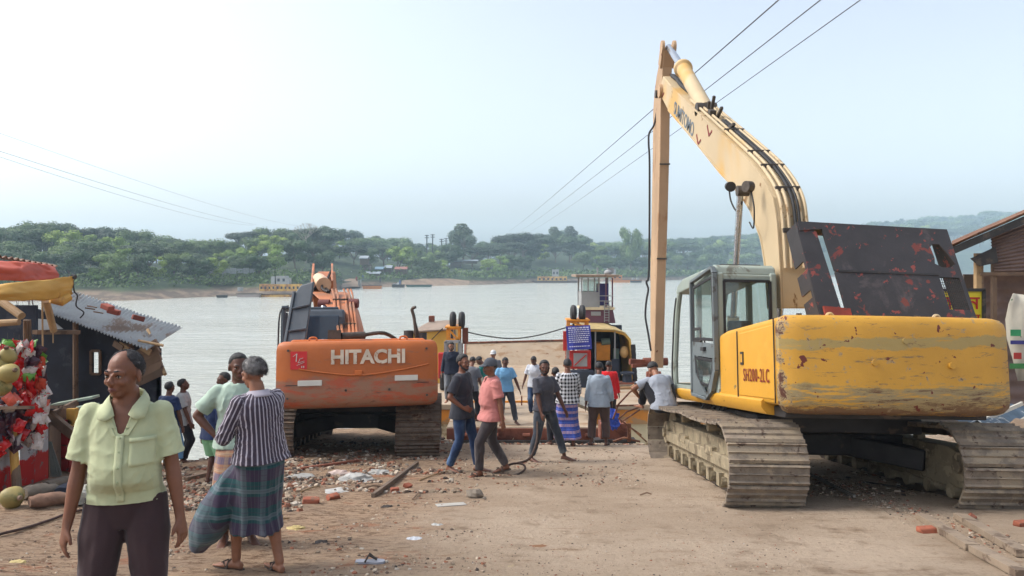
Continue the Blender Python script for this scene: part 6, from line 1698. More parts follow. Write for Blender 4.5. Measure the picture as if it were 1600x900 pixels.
    # right engine house, open to the front
    R = thing_part('engine_house', t, 'right yellow engine house, open front showing the dark machinery room')
    x0, x1 = P(917, 0, 26)[0], P(988, 0, 26)[0]
    mb = MB(); prof = [(x0-.1, -.48), (x0+.95, -.50), (x1-.22, -.62), (x1-.06, -.80), (x1, -1.2), (x1+.06, -2.3)]
    inn = [(x-.06, z-.06) for x, z in prof]
    mb.prism(prof+inn[::-1], 'y', 26.0, 30.8); mb.build('shell', M_fyel, R)
    mb = MB(); mb.prism([(x0-.15, -.44), (x0+.95, -.46), (x1-.25, -.57), (x1-.25, -.60), (x0+.95, -.495), (x0-.15, -.475)], 'y', 25.85, 30.9); mb.build('roof', mat('pale_ochre_roof', rgb(168, 146, 96), rough=.8, layers=[(rgb(128, 104, 74), 2, .55, .1, 7)]), R)
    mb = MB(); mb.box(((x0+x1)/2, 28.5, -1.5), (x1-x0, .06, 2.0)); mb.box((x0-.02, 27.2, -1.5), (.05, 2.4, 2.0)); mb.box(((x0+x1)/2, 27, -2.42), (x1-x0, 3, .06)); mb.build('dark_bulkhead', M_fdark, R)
    mb = MB()
    for k in range(7): mb.bar((x1+.02+.01*k, 26.02, -1.0-.2*k), (x1+.04+.012*k, 26.02, -1.2-.2*k), .16, .10)
    mb.build('black_rubber_edge', M_rubber, R)
    mb = MB(); mb.box((x0+.62, 26.7, -1.30), (.50, .6, .62)); mb.build('engine_block', M_fora, R, bevel=.03)
    mb = MB(); mb.cyl((x0+.55, 26.4, -.95), (x0+.85, 26.4, -.92), .12, n=12); mb.box((x0+1.08, 26.5, -1.45), (.2, .2, .5)); mb.build('engine_pipework', mat('green_machine', rgb(96, 118, 108), rough=.6), R)
    mb = MB(); mb.ell((x0+1.35, 26.3, -1.3), (.16, .14, .22)); mb.ell((x0+.85, 26.2, -1.75), (.13, .12, .18)); mb.build('hanging_lifebuoy', mat('pale_jacket', rgb(206, 168, 110)), R, smooth=True)
    mb = MB(); mb.bar((x0+.98, 26.02, -.55), (x0+.98, 26.02, -2.4), .05); mb.bar((x0+.30, 26.02, -.55), (x0+.30, 26.02, -2.4), .05); mb.build('door_post', M_fwhite, R)
    mb = MB(); mb.bar((x0+.98, 25.98, -1.5), (x0+1.02, 25.98, -2.4), .26, .1); mb.build('fuel_drum_stack', M_fdark, R)
    # wheelhouse
    W = thing_part('wheelhouse', t, 'white wheelhouse on a maroon base with flat overhanging roof')
    D = 29.0; X = lambda px: P(px, 0, D)[0]; Z = lambda y: P(0, y, D)[2]
    mb = MB(); mb.prism([(X(908), Z(505)), (X(962), Z(505)), (X(958), Z(484)), (X(911), Z(484))], 'y', D, D+1.6); mb.build('base', M_fpur, W, bevel=.02)
    mb = MB(); mb.box((X(931), D-.02, Z(490)), (.38, .02, .16)); mb.build('base_porthole', M_fwhite, W, bevel=.05)
    mb = MB(); mb.box((X(934), D+.8, Z(482)), (X(960)-X(908), 1.75, .10)); mb.build('cabin_floor', M_cream, W)
    mb = MB(); mb.box((X(922), D+.03, Z(468)), (X(936)-X(909), .05, Z(457)-Z(480))); mb.box((X(909)+.03, D+.8, Z(468)), (.05, 1.5, Z(457)-Z(480))); mb.box((X(934), D+1.55, Z(468)), (X(958)-X(909), .05, Z(457)-Z(480))); mb.build('cabin_wall', M_fwhite, W)
    for px in (909, 919, 929, 936, 947, 957):
        mb = MB(); mb.bar((X(px), D+.03, Z(457 if px < 936 else 480)), (X(px), D+.03, Z(434)), .05); mb.build('window_post', M_fwhite if px < 940 else M_fpur, W)
    for px in (909, 957): mb = MB(); mb.bar((X(px), D+1.5, Z(480)), (X(px), D+1.5, Z(434)), .06); mb.build('window_post', M_fwhite, W)
    for a, b in ((911, 928), (930, 935)): mb = MB(); mb.box((X((a+b)/2), D+.04, Z(446)), (X(b)-X(a), .01, Z(436)-Z(455))); mb.build('window_pane', M_glass, W)
    mb = MB(); mb.box((X(948), D+1.4, Z(462)), (.5, .05, .9)); mb.build('dark_door', mat('blue_door', rgb(58, 54, 108)), W)
    mb = MB(); mb.box((X(932), D+.75, Z(431)), (X(966)-X(899), 2.2, .10)); mb.build('roof', M_roofb, W, bevel=.02)
    for y in (462, 470): mb = MB(); mb.bar((X(936), D-.15, Z(y)), (X(958), D-.15, Z(y)), .03); mb.build('handrail', M_fwhite, W)
    mb = MB(); mb.cyl((X(936), D+.5, Z(429)), (X(936), D+.5, Z(418)), .03, n=8); mb.ell((X(953), D+.6, Z(426)), (.16, .16, .12)); mb.box((X(958), D+.8, Z(423)), (.25, .2, .22)); mb.build('mast_and_lamp', M_fwhite, W)
    mb = MB()
    for y in range(8): mb.bar((X(944), D-.1, Z(500-y*4)), (X(951), D-.1, Z(500-y*4)), .025)
    mb.bar((X(944), D-.1, Z(503)), (X(944), D-.1, Z(470)), .03); mb.bar((X(951), D-.1, Z(503)), (X(951), D-.1, Z(470)), .03); mb.build('ladder', M_fwhite, W)
    # banner with small white print
    bn = thing('banner', 'blue printed notice banner hung on the right ferry tower', 'banner', P(905, 530, 24.9))
    a, b, c, d = P(884, 510, 24.9), P(922, 508, 24.9), P(925, 545, 24.9), P(887, 547, 24.9); rows = []
    for j in range(7):
        v = j/6; l, r = a.lerp(d, v), b.lerp(c, v); rows.append([l.lerp(r, i/8)+Vector((0, .03*sin(i*1.3+j*.4), 0)) for i in range(9)])
    mb = MB(); mb.grid(rows); o = mb.build('cloth', M_fblue, bn); o.modifiers.new('s', 'SOLIDIFY').thickness = .008
    rr = random.Random(2); mb = MB()
    for j in range(9):
        v = .08+.085*j if j < 8 else .86; l, r = a.lerp(d, v), b.lerp(c, v); u = .08
        while u < .9:
            w_ = rr.uniform(.03, .09)*(1.5 if j in (0, 1) else 1); mb.bar(l.lerp(r, u)+Vector((0, -.05, 0)), l.lerp(r, min(.94, u+w_))+Vector((0, -.05, 0)), .004, .030 if j else .045); u += w_+.025
    tag(mb.build('white_print', mat('banner_white', rgb(200, 204, 226), rough=.7), bn), kind='stuff')
    # chain across
    ch = thing('chain', 'sagging chain stretched between the two ferry towers', 'chain', P(800, 527, 25.2))
    mb = MB(); pts = [P(px, py, 25.2) for px, py in ((731, 519), (760, 525), (800, 529), (840, 524), (884, 512))]; mb.tube(pipe_bend(pts, 6), .022, 5); mb.build('links', M_black, ch)
ferry()
# bent rusty frame beside the yellow crawler
def bent_frame():
    t = thing('scrap_frame', 'tangle of bent rusty angle bars between the landing and the yellow excavator', 'scrap metal', P(985, 690, 15.5))
    M_ = mat('rusty_bar', rgb(104, 66, 48), rough=.85, var=.25, vs=5, layers=[(rgb(150, 104, 74), 5, .55, .08)])
    D = 16.2
    for pts, w in ((((958, 655), (966, 632), (985, 612), (1000, 604)), .05), (((962, 634), (1000, 633)), .05), (((966, 655), (980, 643), (1000, 636)), .045), (((970, 660), (985, 650), (1000, 640)), .045),
                   (((968, 655), (985, 668), (1002, 680)), .06), (((983, 662), (983, 690)), .08), (((958, 690), (975, 684), (1000, 690)), .06), (((990, 672), (1010, 690)), .05)):
        mb = MB(); q = [P(px, py, D) for px, py in pts]
        for a, b in zip(q, q[1:]): mb.bar(a, b, w, w*.6)
        mb.build('bent_bar', M_, t)
    mb = MB(); mb.bar(P(945, 607, 19.5), P(993, 606, 19.5), .10, .06); mb.bar(P(985, 606, 19.5), P(998, 598, 19.5), .05); tag(mb.build('wooden_plank', mat('pale_wood', rgb(168, 132, 92), var=.2, stretch=(1, 8, 8))), 'short pale plank lying on the landing behind the bent bars', 'plank')
    s = thing('steel_step', 'rusty boxed steel step at the right end of the apron', 'step', P(965, 690, 17.2))
    mb = MB(); mb.box(P(957, 672, 17.4), (.62, .5, .40)); mb.build('box', M_rustface, s, bevel=.02); mb = MB(); mb.box(P(960, 688, 17.2), (.95, .3, .08)); mb.build('sill', M_black, s)
    mb = MB(); mb.ell(P(957, 652, 17.0), (.14, .08, .18), 10, 8, jit=.3); mb.ell(P(961, 662, 17.0), (.10, .07, .14), 10, 8, jit=.3); tag(mb.build('blue_cloth', mat('blue_cloth', rgb(48, 76, 170), rough=.9, var=.3, vs=8)), 'crumpled blue and white cloth hanging on the steel step', 'cloth')
bent_frame()
# ============================================================ ON THE FAR BANK
def far_things():
    Mtin = mat('far_tin_roof', rgb(140, 148, 154), rough=.6, var=.12); Mtin2 = mat('far_blue_roof', rgb(104, 132, 150), rough=.6); Mwal = mat('far_hut_wall', rgb(96, 84, 72), var=.2); Mred = mat('far_red_roof', rgb(140, 92, 80), var=.15)
    def hut(px, py, w, hgt, D, roof, label):
        p = P(px, py, D); k = D/F; W_ = w*k; Hh = hgt*k
        t = thing('hut', label, 'hut', p)
        mb = MB(); mb.box(p+Vector((0, 1.8, -Hh*.4)), (W_*.86, 3.0, Hh*1.3)); mb.build('wall', Mwal, t)
        mb = MB(); mb.prism([(p.y-.5, p.z+Hh*.0), (p.y+1.8, p.z+Hh*.45), (p.y+4.1, p.z), (p.y+4.1, p.z+.12), (p.y+1.8, p.z+Hh*.45+.14), (p.y-.5, p.z+.12)], 'x', p.x-W_/2, p.x+W_/2); mb.build('roof', roof, t)
    hut(568, 404, 14, 9, 238, Mtin, 'small hut with tilted white tin roof at the top left of the far landing')
    hut(582, 428, 24, 7, 236, Mtin, 'long low hut with white tin roof right of the far landing road')
    hut(592, 421, 14, 8, 244, Mtin2, 'small blue roofed hut behind the long low white one')
    hut(606, 419, 13, 9, 246, Mtin, 'middle pale roofed hut in the row right of the far landing')
    hut(626, 421, 20, 8, 246, Mred, 'brownish red roofed hut at the right end of the far landing row')
    hut(712, 409, 20, 7, 300, Mtin, 'white walled roof among the trees below the pointed tree, left one')
    hut(735, 408, 24, 4, 300, Mtin, 'thin white roof among the trees below the pointed tree, right one')
    hut(572, 416, 12, 6, 240, Mwal, 'tiny dark hut under the tilted tin roof at the far landing')
    # white wall along the bank
    a, b = FB(308, 16), FB(398, 16); t = thing('boundary_wall', 'long white-grey wall between shrubs on the left far bank', 'wall', (a+b)/2)
    for i in range(9):
        p, q = P(310+i*10, 424, a.y+1+(b.y-a.y)*i/9), P(319+i*10, 424, a.y+1+(b.y-a.y)*(i+.9)/9); mb = MB(); mb.bar(p+Vector((0, 0, .1)), q+Vector((0, 0, .1)), .2, 1.0+.3*(i % 2)); mb.build('panel', mat('far_white_wall', rgb(140, 144, 142), var=.15), t)
    # barges and boats
    def boat(px0, px1, ywl, D, h, mat_, label, cab=None, cat='barge', name='barge'):
        p0, p1 = P(px0, ywl, D), P(px1, ywl, D); k = D/F; z = WZ; Hh = h*k
        t = thing(name, label, cat, ((p0.x+p1.x)/2, D, z))
        L_ = p1.x-p0.x; mb = MB()
        mb.prism([(p0.x+L_*.06, z-.3), (p1.x-L_*.06, z-.3), (p1.x, z+Hh), (p0.x, z+Hh)], 'y', D, D+max(1.2, L_*.28)); mb.build('hull', mat_, t)
        mb = MB(); mb.prism([(p0.x-.05, z+Hh), (p1.x+.05, z+Hh), (p1.x+.05, z+Hh+.12), (p0.x-.05, z+Hh+.12)], 'y', D-.06, D+max(1.2, L_*.28)+.06); mb.build('gunwale', M_black, t)
        for (c0, c1, y0, y1, m2) in (cab or ()):
            a, b = P(c0, y0, D+.8), P(c1, y1, D+.8); mb = MB(); mb.prism([(a.x, a.z), (b.x, a.z), (b.x, b.z), (a.x, b.z)], 'y', D+.5, D+2.2); c = mb.build('cabin', m2, t)
            if c1-c0 > 9:
                n = max(2, int((c1-c0)/6))
                for i in range(n):
                    u = a.x+(b.x-a.x)*(i+.5)/n; mb = MB(); mb.box((u, D+.48, (a.z+b.z)/2), ((b.x-a.x)/n*.45, .04, abs(b.z-a.z)*.35)); mb.build('opening', M_fdark, c)
    My = mat('far_barge_yellow', rgb(190, 150, 80), var=.15, layers=[(rgb(140, 96, 66), .8, .5, .1)]); Mo = mat('far_barge_orange', rgb(186, 120, 66), var=.15); Mdk = mat('far_boat_dark', rgb(58, 60, 62), var=.2)
    boat(405, 470, 459, 143, 4, My, 'rusty yellow barge with white deck cabins under the left wood', [(406, 469, 455, 444, My), (424, 430, 444, 432, M_fwhite), (432, 448, 444, 431, M_fwhite), (448, 452, 444, 434, M_fwhite)])
    boat(369, 406, 459, 142, 5, mat('far_boat_pale', rgb(150, 140, 136), var=.1), 'long pale boat moored left of the yellow barge', [(372, 376, 455, 449, M_fwhite)], 'boat', 'boat')
    boat(338, 352, 457, 140, 3, Mdk, 'small dark canoe at the foot of the left far bank', None, 'boat', 'boat')
    boat(566, 596, 453, 205, 5, Mo, 'low orange boat just right of the far landing road', [(568, 592, 449, 446, My)], 'boat', 'boat')
    boat(612, 632, 451, 222, 4, Mdk, 'dark motor boat with people at the tip of the sand spit', [(614, 619, 448, 443, M_fwhite)], 'boat', 'boat')
    boat(634, 674, 449, 228, 3, mat('far_boat_green', rgb(52, 84, 78)), 'long green wooden boat along the sand spit', None, 'boat', 'boat')
    boat(815, 905, 443, 300, 3, mat('far_hull_dark', rgb(86, 76, 74)), 'wide barge with yellow cargo wall moored right of centre', [(840, 886, 440, 432, My), (863, 873, 432, 421, M_fwhite), (818, 824, 440, 436, M_fwhite)])
    boat(955, 1003, 441, 310, 4, Mo, 'orange-brown barge partly behind the ferry wheelhouse', [(957, 972, 437, 430, Mo), (958, 962, 430, 421, M_fwhite)])
    boat(985, 1003, 441, 306, 3, Mdk, 'dark boat with two pale bundles left of the long arm', [(988, 991, 437, 434, M_fwhite), (995, 998, 437, 434, M_fwhite)], 'boat', 'boat')
    # far landing ferry posts
    for px, lab in ((536, 'left white post pair of the far landing'), (562, 'right white post pair of the far landing')):
        t = thing('gate_post', lab+' beside the sandy road', 'post', P(px, 447, 214))
        for dx in (-1.4, 1.4): mb = MB(); mb.bar(P(px+dx, 449, 214), P(px+dx, 437, 214), .35); mb.build('post', M_fwhite, t)
    # utility poles on the skyline
    for px, y, lab in ((667, 367, 'left utility pole of the left pair'), (676, 366, 'right utility pole of the left pair'), (690, 373, 'left utility pole of the right pair'), (697, 372, 'right utility pole of the right pair')):
        t = thing('utility_pole', lab+' above the wood', 'utility pole', P(px, 395, 330)); mb = MB(); mb.bar(P(px, 400, 330), P(px, y, 330), .45); mb.build('pole', Mdk, t)
        for k in (0, 3.5): mb = MB(); mb.bar(P(px-3.4, y+1+k, 330), P(px+3.4, y+1+k, 330), .3); mb.build('crossarm', Mdk, t)
    # tiny people on the far shore
    rr = random.Random(9); cols = [mat('far_cloth_%s' % n, c) for n, c in (('white', rgb(190, 196, 200)), ('blue', rgb(70, 90, 130)), ('red', rgb(140, 70, 66)), ('dark', rgb(60, 58, 60)))]
    for i, (px, py, D) in enumerate(((622, 445, 226), (625, 441, 228), (618, 446, 226), (543, 432, 230), (549, 428, 238), (553, 425, 244), (557, 436, 224), (594, 437, 222), (601, 431, 240), (567, 433, 226))):
        k = D/F; p = P(px, py, D); t = thing('person', 'tiny figure on the far shore, %s' % ('at the dark motor boat' if i < 3 else ('on the sandy landing road' if i < 7 else 'on the grass right of the landing road')), 'person', p, 0, 'people on the far shore')
        mb = MB(); mb.tube([p+Vector((-.12, 0, -.85)), p+Vector((-.1, 0, -.1)), p+Vector((0, 0, 0))], [.09, .12, .15], 6); mb.tube([p+Vector((.16, 0, -.85)), p+Vector((.1, 0, -.1)), p+Vector((0, 0, 0))], [.09, .12, .15], 6)
        mb.tube([p+Vector((0, 0, -.05)), p+Vector((0, 0, .3)), p+Vector((0, 0, .6))], [.19, .22, .14], 8); mb.ell(p+Vector((0, 0, .76)), (.10, .11, .13), 8, 6)
        for s_ in (-1, 1): mb.tube([p+Vector((s_*.2, 0, .52)), p+Vector((s_*.28, .02, .2)), p+Vector((s_*.26, -.05, -.05))], [.07, .05, .04], 5)
        mb.build('body', cols[i % 4], t)
    for i in range(3):   # small standing flags / posts along the spit are left out; pale heaps instead
        pass
far_things()
# ============================================================ OVERHEAD WIRES
def wires():
    M_w = mat('wire', rgb(84, 88, 92), rough=.6)
    def wire(p0, p1, sag, label, r=.022):
        mb = MB(); pts = []
        for i in range(61):
            t = (i/60)**2.2; q = p0.lerp(p1, t); q.z -= sag*4*t*(1-t); pts.append(q)
        mb.tube(pts, r, 5); tag(mb.build('overhead_wire', M_w), label, 'wire', 'overhead wires')
    for k, ((a, b), c) in enumerate(zip(((1213, 795), (1278, 812), (1340, 830)), ('leftmost', 'middle', 'rightmost'))):
        sl_ = (a-b)/361.0
        near = P(a+sl_*260, -260, 9.0+1.2*k); far = P(b, 361, 250)
        wire(near, far, .4, '%s of the three wires crossing behind the raised boom' % c, .016)
    wire(P(-150, 155, 34), P(466, 353, 165), .8, 'highest wire sloping down from the left edge to the far wood', .011)
    wire(P(-150, 188, 30), P(400, 351, 150), .5, 'upper wire of the close pair sloping down from the left', .013)
    wire(P(-150, 195, 30), P(396, 352, 150), .9, 'lower wire of the close pair sloping down from the left', .011)
wires()
# ============================================================ STALLS ON THE LEFT
M_tin = mat('corrugated_tin', rgb(156, 158, 158), rough=.5, metal=.35, var=.12, vs=1.5, layers=[(rgb(122, 100, 82), 1.4, .56, .08, 8, (1, .4, 1)), (rgb(168, 172, 174), 3, .6, .1, 5)])
M_tinr = mat('rusty_tin', rgb(116, 84, 66), rough=.8, metal=.1, var=.2, vs=2, layers=[(rgb(150, 116, 92), 1.6, .55, .1, 8), (rgb(78, 54, 44), 3, .6, .05, 8)])
M_bam = mat('bamboo', rgb(156, 128, 92), rough=.7, var=.2, vs=4, layers=[(rgb(110, 86, 62), 5, .6, .08)])
M_wood = mat('old_board', rgb(118, 96, 78), rough=.9, var=.25, vs=3, stretch=(1, 1, .2), rnd=.2, layers=[(rgb(78, 62, 50), 4, .56, .08, 8)])
M_otarp = mat('orange_tarpaulin', rgb(170, 72, 50), rough=.6, var=.12, vs=2, layers=[(rgb(168, 70, 52), 3, .58, .1)])
M_ytarp = mat('yellow_tarpaulin', rgb(196, 150, 70), rough=.55, var=.1, vs=2, layers=[(rgb(170, 122, 60), 2.5, .6, .06, 8)])
M_dtarp = mat('dark_blue_tarpaulin', rgb(30, 36, 50), rough=.8, var=.35, vs=2, layers=[(rgb(52, 56, 66), 3, .58, .08)])
def corrugated(a, b, c, d, n, amp, name, mat_, parent, th=.006, waves=None):
    """sheet a-b (one end) to d-c (other end); ribs run from a-b towards d-c"""
    a, b, c, d = map(Vector, (a, b, c, d)); nrm = (b-a).cross(d-a).normalized(); nrm = nrm if nrm.z > 0 else -nrm
    m = n*6; rows = []
    for j in range(7):
        v = j/6; l, r = a.lerp(d, v), b.lerp(c, v)
        rows.append([l.lerp(r, i/m)+nrm*(amp*cos(2*pi*i/6)+.012*noise.noise(Vector((i*.05, j*.5, 3)))) for i in range(m+1)])
    mb = MB(); mb.grid(rows); o = mb.build(name, mat_, parent, smooth=60); o.modifiers.new('s', 'SOLIDIFY').thickness = th
    return o
def tarp(rows_px, name, mat_, parent, sag=.02, seed=1, th=.006):
    rows = []
    R = [[P(*q) for q in r] for r in rows_px]
    nj, ni = 14, 30
    for j in range(nj):
        v = j/(nj-1)*(len(R)-1); k = min(int(v), len(R)-2); fv = v-k; r_ = []
        for i in range(ni):
            u = i/(ni-1)*(len(R[0])-1); q = min(int(u), len(R[0])-2); fu = u-q
            p = R[k][q].lerp(R[k][q+1], fu).lerp(R[k+1][q].lerp(R[k+1][q+1], fu), fv)
            n_ = noise.noise(Vector((i*.22+j*.15, j*.30, seed)))+.6*(1-2*abs(noise.noise(Vector((i*.35-j*.3, j*.22, seed+5)))))
            p += Vector((.2, -1, .3)).normalized()*sag*n_
            r_.append(p)
        rows.append(r_)
    mb = MB(); mb.grid(rows); o = mb.build(name, mat_, parent, smooth=70); o.modifiers.new('s', 'SOLIDIFY').thickness = th
    return o
def snack_stall():
    t = thing('snack_stall', 'roadside snack stall with red and white painted boards under orange and yellow tarpaulins', 'stall', (-6.6, 9.6, -1.1))
    Mpaint, nt, b, oc = newmat('painted_boards')
    sx = nt.nodes.new('ShaderNodeSeparateXYZ'); geo = nt.nodes.new('ShaderNodeNewGeometry'); nt.links.new(geo.outputs['Position'], sx.inputs[0]); pos = geo.outputs['Position']
    zz = nmath(nt, 'ADD', sx.outputs[2], nmath(nt, 'MULTIPLY_ADD', nnoise(nt, pos, 4, 6, .7), .30, -.15))
    col = nmix(nt, nstep(nt, zz, -.86, -.82), rgb(178, 26, 24), rgb(178, 176, 176))
    col = nmix(nt, nstep(nt, nnoise(nt, pos, 6, 7, .7, .3, off=4), .57, .62), col, rgb(116, 104, 100))
    wr = nmath(nt, 'MULTIPLY', nstep(nt, nnoise(nt, pos, 11, 5, .7, 1.2, off=9), .58, .60), nstep(nt, sx.outputs[2], -.78, -.70))
    col = nmix(nt, wr, col, rgb(160, 36, 34)); nt.links.new(col, b.inputs['Base Color']); b.inputs['Roughness'].default_value = .6
    pts = [(-40, 782), (-14, 772), (8, 766), (30, 761), (54, 755), (77, 746)]; tops = [640, 643, 646, 650, 652, 655]
    Q = []
    for (px, py) in pts: g = G(px, py); Q.append(g)
    for i in range(5):
        a, b_ = Q[i], Q[i+1].lerp(Q[i], .03); za = P(0, tops[i], a.y)[2]; zb = P(0, tops[i+1], b_.y)[2]
        off = Vector((-.03, .04, 0)); j = .012*((i % 2)*2-1)
        A0, B0 = a+Vector((0, j, -.05)), b_+Vector((0, j, -.05)); A1, B1 = Vector((a.x, a.y+j, za)), Vector((b_.x, b_.y+j, zb))
        mb = MB(); q = [A0, B0, B1, A1]; mb.add(q+[p+off for p in q], [(0, 1, 2, 3), (7, 6, 5, 4), (0, 4, 5, 1), (1, 5, 6, 2), (2, 6, 7, 3), (3, 7, 4, 0)]); mb.build('board', Mpaint, t)
    e = Q[5]; mb = MB()
    q = [e+Vector((0, 0, -.05)), e+Vector((-.35, 1.3, -.1)), e+Vector((-.35, 1.3, .85)), e+Vector((0, 0, .88))]; off = Vector((-.04, 0, 0))
    mb.add(q+[p+off for p in q], [(0, 1, 2, 3), (7, 6, 5, 4), (0, 4, 5, 1), (1, 5, 6, 2), (2, 6, 7, 3), (3, 7, 4, 0)]); mb.build('side_board', M_wood, t)
    mb = MB(); c = (Q[4]+Q[5])/2; c.z = P(0, 672, c.y)[2]; d = (Q[5]-Q[4]).normalized(); mb.bar(c-d*.11+Vector((.01, -.03, 0)), c+d*.11+Vector((.01, -.03, 0)), .01, .30)
    st = mb.build('blue_picture', mat('blue_white_print', rgb(160, 186, 206), rough=.5, var=.2, vs=6, layers=[(rgb(40, 90, 160), 7, .52, .03, 4), (rgb(30, 40, 60), 9, .66, .02, 3)]), t)
    mb = MB(); mb.bar(Q[0]+Vector((0, .25, 1.02)), Q[5]+Vector((-.1, .25, .92)), .6, .04); mb.build('counter_top', M_wood, t)
    # posts and poles
    for (a, b_, r, nm, m_) in ((P(26, 765, 9.15), P(17, 640, 9.3), .052, 'bamboo_post', M_ytarp), (P(27, 768, 9.12), P(24, 728, 9.2), .055, 'post_foot', M_wood), (P(-10, 462, 9.6), P(34, 494, 9.4), .055, 'bamboo_pole', M_bam), (P(72, 470, 10.1), P(84, 517, 10.4), .05, 'bamboo_pole', M_bam),
                              (P(66, 470, 10.3), P(67, 560, 10.3), .012, 'hanging_rope', M_bam), (P(-5, 505, 10.2), P(30, 503, 10.2), .05, 'shelf_pole', M_bam), (P(83, 517, 10.4), P(83, 536, 10.4), .008, 'hanging_rope', M_bam), (P(40, 500, 10.4), P(40, 560, 10.6), .03, 'bamboo_post', M_wood), (P(45, 500, 10.5), P(46, 560, 10.6), .03, 'bamboo_post', M_wood)):
        mb = MB(); mb.cyl(a, b_, r, r*.92, n=10); mb.build(nm, m_, t, smooth=True)
    mb = MB(); mb.bar(P(54, 519, 10.4), P(122, 519, 11.0), .10, .06); mb.build('shelf_plank', M_wood, t)
    # roof and tarps
    corrugated(P(-40, 392, 9.6), P(90, 417, 10.6), P(70, 412, 12.4), P(-40, 398, 12.0), 14, .02, 'tin_roof', M_tinr, t)
    tarp([[(-40, 408, 9.4), (30, 409, 9.7), (60, 412, 10.0), (85, 417, 10.3)], [(-40, 420, 9.2), (30, 424, 9.5), (60, 426, 9.9), (92, 428, 10.2)], [(-40, 438, 9.2), (30, 440, 9.5), (60, 440, 9.8), (94, 436, 10.2)]], 'orange_tarpaulin', M_otarp, t, .05, 1)
    tarp([[(-40, 450, 8.9), (20, 443, 9.2), (70, 438, 9.6), (115, 432, 10.0)], [(-40, 462, 8.8), (20, 458, 9.1), (70, 453, 9.55), (115, 447, 10.0)], [(-40, 471, 8.85), (20, 470, 9.15), (70, 470, 9.6), (111, 462, 10.0)]], 'yellow_tarpaulin', M_ytarp, t, .045, 3)
    mb = MB(); mb.tube([P(78, 470, 9.75), P(95, 470, 9.85), P(108, 463, 9.95)], [.03, .075, .06], 10); mb.build('rolled_tarp_end', M_ytarp, t, smooth=True)
    mb = MB(); mb.cyl(P(112, 432, 10.0), P(118, 433, 10.0), .035, n=8); mb.tube(pipe_bend([P(114, 436, 10), P(116, 455, 10), P(121, 462, 10.2), P(119, 478, 10.4), P(131, 488, 10.6), P(125, 497, 10.6)], 4), .010, 5); mb.build('tie_rope', M_black, t)
    mb = MB(); mb.box(P(-20, 560, 11.2), (1.5, .05, 1.6)); mb.build('back_cloth', M_dtarp, t)
    # strings of snack packets, each packet its own piece
    mats_p = [mat('packet_red', rgb(196, 24, 26), rough=.25, var=.15, vs=9, layers=[(rgb(226, 196, 180), 14, .60, .03, 3)]), mat('packet_white', rgb(190, 178, 170), rough=.25, var=.2, vs=9, layers=[(rgb(170, 50, 44), 14, .56, .03, 3), (rgb(60, 120, 60), 12, .66, .02)]),
              mat('packet_orange', rgb(206, 92, 70), rough=.25, var=.2, vs=9, layers=[(rgb(226, 210, 196), 13, .58, .03, 3)]), mat('packet_green', rgb(96, 150, 52), rough=.3, var=.2, vs=9, layers=[(rgb(206, 220, 190), 13, .6, .03, 3)]), mat('packet_dark', rgb(60, 24, 40), rough=.3, var=.2, vs=9, layers=[(rgb(150, 60, 60), 13, .58, .03, 3)])]
    def packet_me(m_, k):
        r_ = random.Random(k); mb = MB(); rows = []
        for j in range(5):
            v = j/4; e = sin(pi*v); rows.append([Vector(((u-.5)*.125, -.028*e*sin(pi*u)+r_.uniform(-.004, .004), (v-.5)*.155+r_.uniform(-.003, .003))) for u in (0, .25, .5, .75, 1)])
        back = [[Vector((p.x, -p.y*.8+.001, p.z)) for p in r2] for r2 in rows]
        mb.grid(rows); mb.grid([r2[::-1] for r2 in back]); return mb.mesh('packet', m_)
    PK = [[packet_me(m_, i*5+k) for k in range(2)] for i, m_ in enumerate(mats_p)]
    rr = random.Random(8)
    strings = [(38, 541, 640, 9.5, (0, 1, 2)), (30, 543, 622, 9.6, (3, 1, 0)), (46, 545, 690, 9.45, (0, 1, 2, 0)), (57, 552, 634, 9.6, (1, 0, 2)), (64, 560, 630, 9.7, (0, 2, 1)), (40, 615, 692, 9.4, (0, 0, 2)), (22, 540, 560, 9.5, (3, 1)), (6, 610, 668, 9.2, (4, 4, 0)), (12, 612, 668, 9.25, (4, 1, 0)), (30, 588, 640, 9.4, (4, 0, 1)), (52, 542, 560, 9.7, (2, 0)), (12, 540, 560, 9.4, (3, 1, 2)), (2, 548, 570, 9.3, (0, 1)), (58, 630, 700, 9.4, (0, 1)), (66, 600, 668, 9.6, (1, 0, 2)), (20, 625, 700, 9.1, (4, 0, 1)), (0, 640, 705, 9.0, (0, 1, 4))]
    for i, (px, y0, y1, D, cs) in enumerate(strings):
        s_ = thing('snack_string', 'hanging string of glossy snack packets at the stall, %s' % ['first from the bamboo post', 'green-topped, beside the coconuts', 'longest, middle of the bunch', 'short one at the upper right', 'outermost on the right side', 'lowest all-red bunch', 'top green bunch by the coconuts', 'dark red, far left by the counter', 'dark red, second from the left', 'dark backed, behind the post', 'small top orange bunch', 'pale bunch over the coconuts', 'small red one at the left edge', 'low bunch right of the longest', 'lower end of the outermost bunch', 'low mixed bunch beside the yellow post', 'low mixed bunch at the picture edge'][i], 'snack packets', P(px, y0-20, D), 0, 'strings of snack packets')
        o0 = P(px, y0-20, D); mb = MB(); mb.cyl(o0, P(px, y1-8, D), .004, n=4); mb.build('string', M_black, s_)
        y = y0
        while y < y1:
            c = cs[rr.randrange(len(cs))] if rr.random() < .62 else rr.choice((0, 1, 1, 2, 3, 4))
            for k in range(2):
                o = link_mesh('packet', PK[c][k], s_); p = P(px+rr.uniform(-4.5, 4.5), y+rr.uniform(-3, 3), D)-o0; p.y += rr.uniform(-.07, .07)
                o.location = p; o.rotation_euler = (rr.uniform(-.5, .5), rr.uniform(-.7, .7), rr.uniform(-1.2, 1.2))
            y += 10.5
